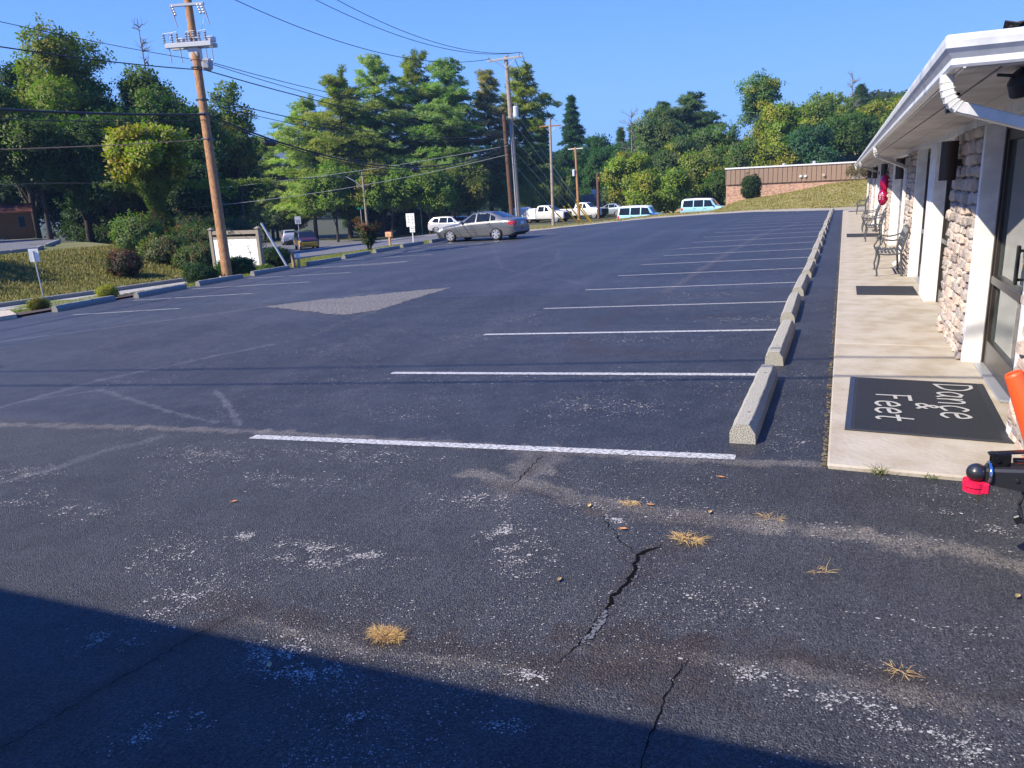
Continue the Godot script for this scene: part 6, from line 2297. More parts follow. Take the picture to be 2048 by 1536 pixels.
func boxy_opts(p: StandardMaterial3D) -> Dictionary:
	return {"paint": p, "front": [0.82, 0.46], "rear": [-2.00, -2.11], "r": 0.38, "spokes": 6, "axles": [1.40, -1.30], "roof": [0.36, -2.10],
		"windows": [[0.62, 1.15, 0.34, 1.66, -0.18, 1.70, -0.18, 1.14], [-0.26, 1.14, -0.26, 1.70, -1.05, 1.70, -1.05, 1.14], [-1.13, 1.14, -1.13, 1.70, -1.95, 1.68, -2.02, 1.15]],
		"doors": [[0.72, 0.42, 0.72, 1.08], [-0.22, 0.42, -0.22, 1.1], [-1.08, 0.65, -1.08, 1.1], [0.7, 0.40, -0.95, 0.40]],
		"handles": [[-0.08, 1.0], [-0.94, 1.0]], "mirror": [0.62, 1.20], "handle_paint": M.plastic, "mirror_paint": M.plastic,
		"head": [2.16, 0.80, 2.12, 0.94, 1.95, 0.97, 1.95, 0.82], "tail": [-2.16, 0.84, -2.10, 1.08, -1.98, 1.08, -1.98, 0.86], "tail_y": 0.92, "tail_z": 0.78, "tail_h": 0.28, "tail_in": 0.05, "plate_y": 0.80, "bumper": 0.50}

func pickup_opts(p: StandardMaterial3D) -> Dictionary:
	return {"paint": p, "front": [1.44, 0.82], "rear": [-0.61, -0.66], "r": 0.40, "spokes": 6, "axles": [1.95, -1.75],
		"windows": [[1.02, 1.24, 0.76, 1.72, 0.42, 1.77, 0.42, 1.22], [0.34, 1.22, 0.34, 1.77, -0.42, 1.77, -0.50, 1.22]],
		"doors": [[1.18, 0.5, 1.18, 1.18], [0.38, 0.5, 0.38, 1.2], [-0.52, 0.5, -0.52, 1.2], [1.18, 0.48, -0.52, 0.48], [-0.72, 0.45, -0.72, 1.16]],
		"handles": [[0.52, 1.08], [-0.38, 1.08]], "mirror": [1.08, 1.30], "mirror_paint": M.plastic,
		"head": [2.90, 0.88, 2.86, 1.08, 2.70, 1.10, 2.72, 0.90], "tail": [-2.92, 0.80, -2.90, 1.10, -2.82, 1.12, -2.82, 0.80], "tail_y": 0.95, "tail_z": 0.86, "tail_h": 0.34, "tail_in": 0.05, "plate_y": 0.72, "bumper": 0.58, "bumper_paint": M.chrome}

func face(at: Vector3, turn: float, roll := 0.0) -> float:
	return turn

func vehicles() -> void:
	var g := "cars parked in the lot"
	# silver grey sedan in the lot
	var ty := lot_y(-16.4, -34.2)
	var c := vehicle("sedan", "silver grey four-door sedan parked nose to the road in the lot", "car", "", Vector3(-16.42, ty, -34.35), PI - 0.12, SEDAN, sedan_opts(paint(0.115, 0.12, 0.125)))
	c.rotation.z = -0.026
	c.scale = Vector3.ONE * 0.945
	var gr := on(-38.3, -72.4)
	vehicle("suv", "pale silver SUV on the road, half hidden behind the grey sedan's nose", "car", "", gr, 0.1, SUV, suv_opts(paint(0.60, 0.61, 0.62)))
	var so := suv_opts(paint(0.42, 0.44, 0.46))
	vehicle("suv", "silver SUV driving away in the road shade behind the yellow car", "car", "", on(-58.0, -70.2), 2.3, SUV, so)
	var yellow := paint(0.62, 0.36, 0.01)
	var yo := boxy_opts(paint(0.02, 0.02, 0.025))
	yo.bumper_paint = yellow
	yo.roof_paint = paint(0.02, 0.02, 0.025)
	var yj := vehicle("small_car", "black and yellow compact off-roader with a dark red bonnet on the road", "car", "", on(-48.6, -61.2), -0.75, BOXY, yo)
	var bn := MB.new()
	var rws := []
	for i in 6:
		var x := lerpf(2.02, 0.98, i / 5.0)
		var row := []
		for k in 7:
			var u := (k / 6.0 - 0.5) * 2.0
			row.append(Vector3(x, st_at(BOXY, x)[3] + 0.024 - 0.022 * u * u, u * 0.74))
		rws.append(row)
	bn.grid(rws, Vector3.UP)
	obj("bonnet", bn.done(), paint(0.16, 0.012, 0.03), yj)
	var fl := MB.new()
	for s in [-1.0, 1.0]:
		car_panel(fl, BOXY, [0.55, 0.45, 0.45, 1.05, -1.0, 1.05, -1.0, 0.7, -0.2, 0.45], s, 0.012)
	obj("dark_door", fl.done(), paint(0.05, 0.04, 0.05), yj)
	var yf := MB.new()
	for s in [-1.0, 1.0]:
		car_panel(yf, BOXY, [2.15, 0.5, 2.1, 0.92, 1.0, 1.0, 0.85, 0.5], s, 0.014)
		car_panel(yf, BOXY, [-0.3, 0.45, -1.05, 0.8, -1.6, 0.95, -2.12, 0.95, -2.12, 0.5, -1.0, 0.45], s, 0.016)
	yf.box(Vector3(2.17, 0.68, 0), Vector3(0.10, 0.30, 1.5), 0.03)
	obj("fender", yf.done(), yellow, yj)
	# behind the far edge of the lot
	var blue := paint(0.32, 0.60, 0.74)
	for q in [[-14.6, -61.4, -1.48, -0.06, "pale blue boxy off-roader with a white roof behind the low grass bank"], [-10.75, -68.0, -1.21, -0.04, "second pale blue off-roader with white roof, half sunk behind the bank near the brick building"]]:
		var bo := boxy_opts(blue)
		vehicle("off_roader", q[4], "car", "pale blue cars behind the bank", Vector3(q[0], q[2], q[1]), q[3], BOXY, bo)
	var wh := paint(0.78, 0.78, 0.78)
	var tr := vehicle("utility_truck", "white utility truck with a tall service body beside the twin poles", "truck", "white trucks beyond the lot", on(-31.0, -81.8), -0.22, PICKUP, pickup_opts(wh))
	var sb := MB.new()
	sb.box(Vector3(-2.35, 1.0, 0), Vector3(3.3, 1.15, 2.1), 0.03)
	sb.box(Vector3(-3.3, 1.66, 0), Vector3(1.2, 0.16, 1.8), 0.02)
	obj("service_body", sb.done(), M.white, tr)
	for k in 4:
		var dd := MB.new()
		dd.box(Vector3(-3.6 + k * 0.8, 1.05, 1.056), Vector3(0.72, 0.9, 0.012), 0.004)
		obj("locker_door", dd.done(), wh, tr)
	var gr2 := MB.new()
	gr2.box(Vector3(2.93, 0.86, 0), Vector3(0.10, 0.44, 1.6), 0.02)
	obj("grille", gr2.done(), M.plastic, tr)
	var tr2 := vehicle("pickup_truck", "white pickup truck parked ahead of the utility truck", "truck", "white trucks beyond the lot", on(-28.4, -87.6), -0.22, PICKUP, pickup_opts(wh))
	gr2 = MB.new()
	gr2.box(Vector3(2.93, 0.86, 0), Vector3(0.10, 0.44, 1.6), 0.02)
	obj("grille", gr2.done(), M.plastic, tr2)
	vehicle("coupe", "grey blue coupe between the white pickup and the pale blue off-roader", "car", "", on(-26.0, -91.0), PI - 0.3, SEDAN, sedan_opts(paint(0.30, 0.36, 0.42)))
	# a row of cars for sale beyond the tree trunks
	var cols := [Color(0.72, 0.72, 0.72), Color(0.5, 0.03, 0.03), Color(0.70, 0.70, 0.70), Color(0.06, 0.10, 0.28), Color(0.74, 0.74, 0.74), Color(0.62, 0.62, 0.63), Color(0.55, 0.04, 0.04), Color(0.76, 0.76, 0.76), Color(0.03, 0.03, 0.035), Color(0.7, 0.7, 0.71)]
	var nm := ["white", "red", "pale", "dark blue", "bright white", "silver", "dark red", "plain white", "black", "off-white"]
	for i in 10:
		var x := -66.0 + i * 3.3
		var z := -98.0 + 1.2 * sin(i * 1.7)
		var st: Array = SUV if i % 3 != 1 else SEDAN
		var op := suv_opts(paint(cols[i].r, cols[i].g, cols[i].b)) if i % 3 != 1 else sedan_opts(paint(cols[i].r, cols[i].g, cols[i].b))
		vehicle("parked_car", "%s car %s in the row seen between the tree trunks" % [nm[i], ["at the left end", "second from the left end", "third from the left", "fourth from the left", "left of the middle", "right of the middle", "fourth from the right", "third from the right", "second from the right end", "at the right end"][i]], "car", "cars in the row beyond the trees", on(x, z), rr(0.9, 1.4), st, op)
	# box truck behind the photographer: its shadow crosses the near asphalt
	var bt := thing("box_truck", "tall white box truck standing behind the photographer, known by its long shadow", "truck", Vector3(-5.6, 0, 1.99), 0.024)
	var bb := MB.new()
	bb.box(Vector3(0.6, 2.05, 0), Vector3(8.2, 2.9, 2.4), 0.04)
	obj("cargo_box", bb.done(), M.white, bt)
	bb = MB.new()
	bb.box(Vector3(-4.6, 1.35, 0), Vector3(2.0, 1.7, 2.1), 0.12)
	obj("cab", bb.done(), wh, bt)
	bb = MB.new()
	bb.box(Vector3(0.0, 0.55, 0), Vector3(9.0, 0.16, 1.0))
	obj("chassis", bb.done(), M.plastic, bt)
	for x in [-4.4, 2.8]:
		for s in [-1.0, 1.0]:
			car_wheel(bt, x, s * 1.08, 0.46, 6)

# ------------------------------------------------------------------ poles and wires
func pole(called: String, label: String, at: Vector3, top: Vector3, r0: float, r1: float, m: Material) -> Node3D:
	var t := thing(called, label, "utility pole", at, 0.0, "")
	var b := MB.new()
	var n := 8
	var pts := []
	var rad := []
	for i in n + 1:
		pts.append((top - at) * (float(i) / n))
		rad.append(lerpf(r0, r1, float(i) / n))
	pts[0] = -(top - at).normalized() * 0.6
	b.tube(pts, rad, 14)
	obj("post", b.done(), m, t)
	return t

func insulator(b: MB, p: Vector3, h: float, r: float, up := Vector3.UP) -> void:
	var s := up.cross(Vector3(0.3, 0.2, 1)).normalized()
	var bs := Basis(s, up, s.cross(up))
	var pr := [Vector2(0.0, 0.0)]
	for k in 4:
		pr.append(Vector2(r * 0.6, h * k / 4.0)); pr.append(Vector2(r, h * (k + 0.45) / 4.0)); pr.append(Vector2(r * 0.6, h * (k + 0.8) / 4.0))
	pr.append(Vector2(r * 0.4, h)); pr.append(Vector2(0, h))
	b.lathe(pr, 10, p, bs)

func wire(called: String, label: String, a: Vector3, c: Vector3, sag: float, r: float, m: Material, cat := "overhead wire") -> Node3D:
	var b := MB.new()
	var pts := []
	var n := 26
	for i in n + 1:
		var t := float(i) / n
		pts.append(a.lerp(c, t) - Vector3(0, sag * 4.0 * t * (1.0 - t), 0))
	b.tube(pts, r, 6, false)
	var o := obj(called, b.done(), m)
	tag(o, label, cat, "wires between the poles")
	return o

func poles() -> void:
	# near pole with the switch frame
	var p1 := Vector3(-20.43, gy(-20.4, -21.1), -21.08)
	var p1t := Vector3(-22.62, 10.6, -23.25)
	var t := pole("utility_pole", "leaning reddish brown utility pole with a switch frame, in front of the white sign", p1, p1t, 0.185, 0.125, M.pole_red)
	var at := func(y: float) -> Vector3:
		return (p1t - p1) * ((y - p1.y) / (p1t.y - p1.y))
	var ax := Vector3(0.955, 0.0, -0.295)
	var ay := Vector3.UP
	var az := ax.cross(ay)
	var f: Vector3 = at.call(7.52)
	var b := MB.new()
	b.box(f + ax * -0.10 + az * 0.22, Vector3(1.75, 0.16, 0.16), 0.01, Basis(ax, ay, az))
	b.box(f + ax * -0.10 - az * 0.20, Vector3(1.75, 0.14, 0.10), 0.01, Basis(ax, ay, az))
	b.box(f + ay * -0.30, Vector3(0.34, 0.44, 0.40), 0.02, Basis(ax, ay, az))
	obj("switch_frame", b.done(), M.galv, t)
	b = MB.new()
	for k in [-0.86, -0.45, 0.52, 0.74]:
		b.tube([f + ax * k + az * 0.22, f + ax * (k + 0.03) + az * 0.24 + ay * -0.58], 0.022, 6)
	b.tube([f + ax * -0.40 - az * 0.1, f + ax * -0.05 + ay * -0.45], 0.02, 6)
	b.tube([f + ax * 0.74 + az * 0.2 + ay * -0.55, f + ax * 0.40 + az * 0.2 + ay * -0.58], 0.016, 6)
	obj("brace", b.done(), M.steel, t)
	for k in [-0.92, -0.62, -0.42, -0.06, 0.06, 0.22, 0.42, 0.66]:
		b = MB.new()
		insulator(b, f + ax * (k - 0.10) + az * 0.20 + ay * 0.08, 0.34, 0.055)
		obj("insulator", b.done(), M.porcelain, t)
	b = MB.new()
	for k in [-0.50, 0.05, 0.62]:
		b.box(f + ax * k + ay * 0.18 - az * 0.05, Vector3(0.34, 0.20, 0.26), 0.04, Basis(ax, ay, az))
	b.tube([f + ax * -1.02 + ay * 0.42 + az * 0.2, f + ax * -0.5 + ay * 0.46 + az * 0.2], 0.012, 6)
	b.tube([f + ax * -0.16 + ay * 0.44 + az * 0.2, f + ax * 0.15 + ay * 0.46 + az * 0.2], 0.012, 6)
	b.tube([f + ax * 0.32 + ay * 0.44 + az * 0.2, f + ax * 0.60 + ay * 0.46 + az * 0.2], 0.012, 6)
	obj("switch", b.done(), M.galv, t)
	var f2: Vector3 = at.call(6.78)
	b = MB.new()
	b.box(f2 + ax * 0.40 + ay * 0.05, Vector3(0.34, 0.42, 0.30), 0.08, Basis(ax, ay, az) * Basis(Vector3(0, 0, 1), -0.1))
	b.box(f2 + ax * 0.16, Vector3(0.2, 0.06, 0.06), 0.0, Basis(ax, ay, az))
	obj("control_box", b.done(), M.porcelain, t)
	var f3: Vector3 = at.call(8.95)
	b = MB.new()
	b.box(f3 + ax * 0.0 + az * 0.12, Vector3(1.3, 0.09, 0.09), 0.008, Basis(ax, ay, az))
	obj("crossarm", b.done(), M.steel, t)
	for k in [-0.55, 0.42, 0.55]:
		b = MB.new()
		insulator(b, f3 + ax * k + az * 0.18 + ay * -0.02, 0.36, 0.05, (Vector3.DOWN + ax * 0.3).normalized())
		obj("insulator", b.done(), M.galv, t)
	b = MB.new()
	for q in [[0.62, 0.05, -0.35], [-0.62, 0.0, -0.28]]:
		var s: Vector3 = f3 + ax * q[0] + az * 0.2
		b.tube([s, s + ay * -0.35 + ax * 0.1, s + ay * -0.75 + ax * 0.18], [0.018, 0.03, 0.018], 6)
	b.tube([f3 + ax * -0.62 + ay * -0.3, f3 + ax * -0.72 + ay * -0.8, f3 + ax * -0.95 + ay * -1.1, f + ax * -0.9 + ay * 0.45], 0.006, 5)
	b.tube([f3 + ax * 0.55 + ay * -0.4, f3 + ax * 0.3 + ay * -1.0, f + ax * 0.1 + ay * 0.5], 0.006, 5)
	obj("fuse_cutout", b.done(), M.steel, t)
	b = MB.new()
	for y in [5.1, 4.2, 6.75, 5.6]:
		var c: Vector3 = at.call(y)
		b.box(c + ax * 0.0, Vector3(0.34, 0.07, 0.34), 0.02)
	obj("bracket", b.done(), M.iron, t)
	# guy wire with its pale plastic guard
	var ga: Vector3 = p1 + at.call(4.25) + Vector3(0.12, 0, 0)
	var gb := on(-19.62, -23.45)
	var gw := thing("guy_wire", "guy wire with a long pale grey plastic guard beside the white sign", "guy wire", gb)
	b = MB.new()
	b.tube([Vector3.ZERO, ga - gb], 0.009, 6, false)
	obj("cable", b.done(), M.wire, gw)
	b = MB.new()
	b.tube([Vector3.ZERO, (ga - gb) * 0.36], 0.042, 10)
	obj("guard", b.done(), mat(0.62, 0.63, 0.64, 0.4), gw)

	# second pole, with a darker stub beside it
	var p2 := Vector3(-20.95, -1.1, -49.9)
	var p2t := Vector3(-22.08, 11.0, -51.5)
	t = pole("utility_pole", "tall pale weathered utility pole with one wooden crossarm behind the grey sedan", p2, p2t, 0.20, 0.135, M.pole_grey)
	var q2 := p2t - p2
	var bx := Vector3(0.90, 0.10, -0.43).normalized()
	b = MB.new()
	b.box(q2 * 0.985 + Vector3(0, 0, 0.16), Vector3(2.45, 0.14, 0.11), 0.01, Basis(bx, Vector3.UP, bx.cross(Vector3.UP)))
	obj("crossarm", b.done(), mat(0.55, 0.53, 0.50, 0.8), t)
	b = MB.new()
	for s in [-1.0, 1.0]:
		b.tube([q2 * 0.98 + bx * 0.72 * s + Vector3(0, 0, 0.2), q2 * 0.93 + Vector3(0, 0, 0.16)], 0.018, 6)
	obj("brace", b.done(), M.steel, t)
	for k in [-1.15, 0.2, 1.0, 1.18]:
		b = MB.new()
		insulator(b, q2 * 0.985 + bx * k + Vector3(0, 0.07, 0.16), 0.22, 0.05)
		obj("insulator", b.done(), M.porcelain, t)
	b = MB.new()
	b.lathe([Vector2(0, 0), Vector2(0.17, 0), Vector2(0.18, 0.03), Vector2(0.18, 0.62), Vector2(0.19, 0.64), Vector2(0.16, 0.70), Vector2(0, 0.72)], 18, q2 * 0.66 + bx * 0.42 + Vector3(0, 0, 0.1))
	b.box(q2 * 0.685 + bx * 0.2, Vector3(0.22, 0.08, 0.06))
	var tf := obj("transformer", b.done(), mat(0.58, 0.60, 0.61, 0.4), t)
	b = MB.new()
	for k in [-0.06, 0.06]:
		insulator(b, q2 * 0.66 + bx * (0.42 + k) + Vector3(0, 0.70, 0.1), 0.22, 0.035)
	obj("bushing", b.done(), M.porcelain, tf)
	b = MB.new()
	b.tube([q2 * 0.05 + bx * -0.02 + Vector3(0, 0, 0.21), q2 * 0.62 + Vector3(0.0, 0, 0.19)], 0.04, 8)
	obj("conduit", b.done(), mat(0.30, 0.33, 0.36, 0.5), t)
	pole("pole_stub", "shorter dark red brown pole stub leaning close beside the tall pale pole", Vector3(-21.35, -1.1, -49.75), Vector3(-22.0, 7.1, -50.5), 0.17, 0.14, M.pole_dark).set_meta("category", "pole stub")
	# third and fourth poles
	var p3 := Vector3(-27.0, -1.8, -73.3)
	var p3t := Vector3(-27.75, 8.95, -75.3)
	t = pole("utility_pole", "slim tan utility pole with a brown crossarm, rising over the utility truck", p3, p3t, 0.17, 0.11, M.pole_grey)
	b = MB.new()
	b.box((p3t - p3) * 0.93, Vector3(2.2, 0.13, 0.10), 0.01, Basis(Vector3.UP, 0.25))
	obj("crossarm", b.done(), M.pole_red, t)
	b = MB.new()
	for s in [-1.0, 1.0]:
		b.tube([(p3t - p3) * 0.925 + Vector3(0.6 * s, 0, 0), (p3t - p3) * 0.87], 0.02, 6)
	obj("brace", b.done(), M.steel, t)
	var p4 := Vector3(-27.5, -1.8, -83.2)
	var p4t := Vector3(-28.25, 6.5, -84.7)
	t = pole("utility_pole", "short red brown utility pole with a pale crossarm in front of the grey barn", p4, p4t, 0.17, 0.12, M.pole_red)
	b = MB.new()
	b.box((p4t - p4) * 0.98, Vector3(1.9, 0.12, 0.10), 0.01, Basis(Vector3.UP, -0.15))
	obj("crossarm", b.done(), mat(0.5, 0.48, 0.46, 0.8), t)
	b = MB.new()
	b.lathe([Vector2(0, 0), Vector2(0.15, 0), Vector2(0.16, 0.03), Vector2(0.16, 0.66), Vector2(0.13, 0.72), Vector2(0, 0.74)], 16, (p4t - p4) * 0.62 + Vector3(-0.3, 0, 0.15))
	obj("transformer", b.done(), mat(0.62, 0.64, 0.65, 0.4), t)
	pole("pole_stub", "dark brown cut pole standing beside the grey barn", Vector3(-25.4, -1.8, -83.9), Vector3(-25.78, 3.5, -84.95), 0.18, 0.16, M.pole_dark).set_meta("category", "pole stub")
	# pole out of frame, near the camera, that carries the road-side lines on
	var p0 := Vector3(-20.6, -0.75, 2.6)
	pole("utility_pole", "red brown utility pole by the road outside the left edge", p0, Vector3(-20.8, 11.0, 2.6), 0.18, 0.13, M.pole_red)

	# --- wires
	var w: Material = M.wire
	var top1 := Vector3(-22.55, 10.3, -23.2)
	wire("overhead_wire", "uppermost dark wire running from the near pole to the tall pole's left crossarm end", top1 + Vector3(-0.5, 0, 0), Vector3(-23.0, 10.85, -50.9), 1.25, 0.017, w)
	wire("overhead_wire", "upper pair's lower wire reaching the right crossarm end of the tall pale pole", Vector3(-21.9, 11.4, -23.4), Vector3(-21.3, 11.18, -51.7), 1.35, 0.016, w)
	wire("overhead_wire", "upper pair's upper wire reaching the right crossarm end of the tall pale pole", Vector3(-21.6, 11.9, -23.5), Vector3(-21.05, 11.20, -51.8), 1.45, 0.016, w)
	wire("overhead_wire", "thin wire from the switch frame that fades into the pine tops, upper of two", Vector3(-21.46, 6.92, -22.7), Vector3(-21.7, 7.1, -50.5), 0.55, 0.013, w)
	wire("overhead_wire", "thin wire from the switch frame that fades into the pine tops, lower of two", Vector3(-21.4, 6.85, -22.65), Vector3(-21.65, 6.7, -50.4), 0.70, 0.013, w)
	wire("overhead_wire", "medium dark wire leaving the brown pole below its control box", Vector3(-21.6, 6.64, -22.6), Vector3(-21.6, 5.9, -50.3), 0.45, 0.020, w)
	wire("overhead_wire", "twisted dark wire above the thick telephone cable", Vector3(-21.3, 5.62, -22.4), Vector3(-21.5, 5.85, -50.2), 0.75, 0.018, w)
	wire("overhead_wire", "thin dark wire just under the twisted wire over the pines", Vector3(-21.3, 5.40, -22.4), Vector3(-21.5, 5.72, -50.2), 0.80, 0.012, w)
	wire("telephone_cable", "thick black telephone cable sagging deeply across the pines", Vector3(-21.44, 5.07, -22.2), Vector3(-21.5, 5.2, -50.1), 1.75, 0.034, w, "cable")
	wire("telephone_cable", "second black cable lashed close under the thick telephone cable", Vector3(-21.44, 5.0, -22.2), Vector3(-21.5, 5.0, -50.1), 1.75, 0.020, w, "cable")
	wire("overhead_wire", "thin dark wire between the thick cable and the pale lines", Vector3(-21.4, 4.85, -22.15), Vector3(-21.5, 4.75, -50.0), 1.3, 0.010, w)
	var pale: Material = M.cable_pale
	wire("overhead_wire", "upper pale wire in front of the yellow green trees right of the brown pole", Vector3(-45.0, 2.9, -40.0), Vector3(-21.6, 5.0, -50.0), 0.35, 0.014, pale)
	wire("overhead_wire", "lower pale wire in front of the yellow green trees right of the brown pole", Vector3(-45.0, 1.75, -40.0), Vector3(-21.6, 4.4, -49.9), 0.55, 0.014, pale)
	# towards the left edge
	wire("overhead_wire", "highest dark wire across the left trees", Vector3(-21.6, 6.64, -22.6), Vector3(-20.8, 7.6, 2.6), 0.75, 0.018, w)
	wire("overhead_wire", "thin pale-lit wire across the left trees from the pole top down left", Vector3(-21.46, 6.92, -22.7), Vector3(-20.8, 8.6, 2.6), 0.6, 0.010, w)
	wire("telephone_cable", "thick black cable across the dark left trees to the left edge", Vector3(-21.44, 5.07, -22.2), Vector3(-20.8, 5.2, 2.6), 0.55, 0.036, w, "cable")
	wire("overhead_wire", "thin wire just under the thick cable on the left trees", Vector3(-21.42, 4.88, -22.15), Vector3(-20.8, 4.8, 2.6), 0.55, 0.012, w)
	wire("overhead_wire", "sunlit brownish wire low across the left trees to the pole", Vector3(-21.3, 4.2, -22.0), Vector3(-20.8, 3.2, 2.6), 0.35, 0.013, mat(0.36, 0.22, 0.11, 0.5))
	# to the third pole
	wire("overhead_wire", "left one of two wires falling from the tall pole to the tan pole", Vector3(-21.5, 10.9, -51.6), Vector3(-27.5, 9.1, -75.0), 0.9, 0.022, w)
	wire("overhead_wire", "right one of two wires falling from the tall pole to the tan pole", Vector3(-21.0, 11.1, -51.8), Vector3(-26.9, 8.6, -75.2), 0.9, 0.022, w)
	for q in [[-22.4, 2.6, 0.02], [-23.2, 1.9, 0.9]]:
		wire("service_wire", "service wire out of frame from the left pole to the shop roof, %s" % ("lower one" if q[1] > 2.0 else "upper one"), Vector3(-20.8, 9.0 + q[2] * 1.3, 2.2), Vector3(3.2, 5.2 + q[2] * 1.3, -4.2), 0.25, 0.022, w)
	# guys of the tall pole with yellow guards
	var anchors := [[-18.7, -54.5, 3.2], [-18.1, -55.6, 4.2], [-17.9, -55.9, 4.6], [-17.5, -56.4, 4.9], [-17.0, -55.0, 5.5]]
	var nm := ["leftmost", "second", "middle", "fourth", "rightmost"]
	for i in 5:
		var a := on(anchors[i][0], anchors[i][1])
		var hi := p2.lerp(p2t, 0.40 + 0.085 * i)
		var o := thing("guy_wire", "%s of five guy wires with yellow guards running from the tall pale pole" % nm[i], "guy wire", a, 0.0, "yellow guarded guy wires at the tall pole")
		b = MB.new()
		b.tube([Vector3.ZERO, hi - a], 0.012, 5, false)
		obj("cable", b.done(), M.cable_pale, o)
		b = MB.new()
		b.tube([Vector3.ZERO, (hi - a).normalized() * 2.4], 0.045, 8)
		obj("guard", b.done(), M.yellow, o)
	# dark boxes hung on the telephone cable
	for q in [[0.115, "dark splice box hanging on the thick cable just right of the brown pole"], [0.53, "dark splice box hanging at the lowest point of the thick cable"]]:
		var u: float = q[0]
		var p := Vector3(-21.44, 5.07, -22.2).lerp(Vector3(-21.5, 5.2, -50.1), u) - Vector3(0, 1.75 * 4 * u * (1 - u), 0)
		var o := thing("splice_box", q[1], "splice box", p + Vector3(0, -0.17, 0))
		b = MB.new()
		b.lathe([Vector2(0, -0.34), Vector2(0.10, -0.32), Vector2(0.13, -0.22), Vector2(0.13, 0.22), Vector2(0.10, 0.32), Vector2(0, 0.34)], 14, Vector3.ZERO, Basis(Vector3.RIGHT, PI / 2))
		obj("housing", b.done(), M.black, o)
		b = MB.new()
		b.tube([Vector3(0, 0.0, -0.2), Vector3(0, 0.2, -0.25)], 0.02, 6)
		b.tube([Vector3(0, 0.0, 0.2), Vector3(0, 0.2, 0.25)], 0.02, 6)
		obj("hanger", b.done(), M.iron, o)
	# street lamp among the pines
	var sl := on(-46.8, -69.4)
	var s := thing("street_lamp", "street lamp on a wooden pole with a long arm, among the pines", "street lamp", sl)
	b = MB.new()
	b.tube([Vector3(0, -0.3, 0), Vector3(-0.3, 7.3, -0.4)], [0.15, 0.11], 10)
	obj("post", b.done(), M.pole_grey, s)
	b = MB.new()
	b.tube([Vector3(-0.25, 5.6, -0.3), Vector3(-0.9, 6.3, 0.1), Vector3(-1.7, 6.85, 0.5), Vector3(-2.2, 6.9, 0.7)], 0.035, 8)
	obj("arm", b.done(), M.galv, s)
	b = MB.new()
	b.box(Vector3(-2.45, 6.88, 0.8), Vector3(0.55, 0.12, 0.22), 0.04)
	obj("lamp_head", b.done(), M.galv, s)

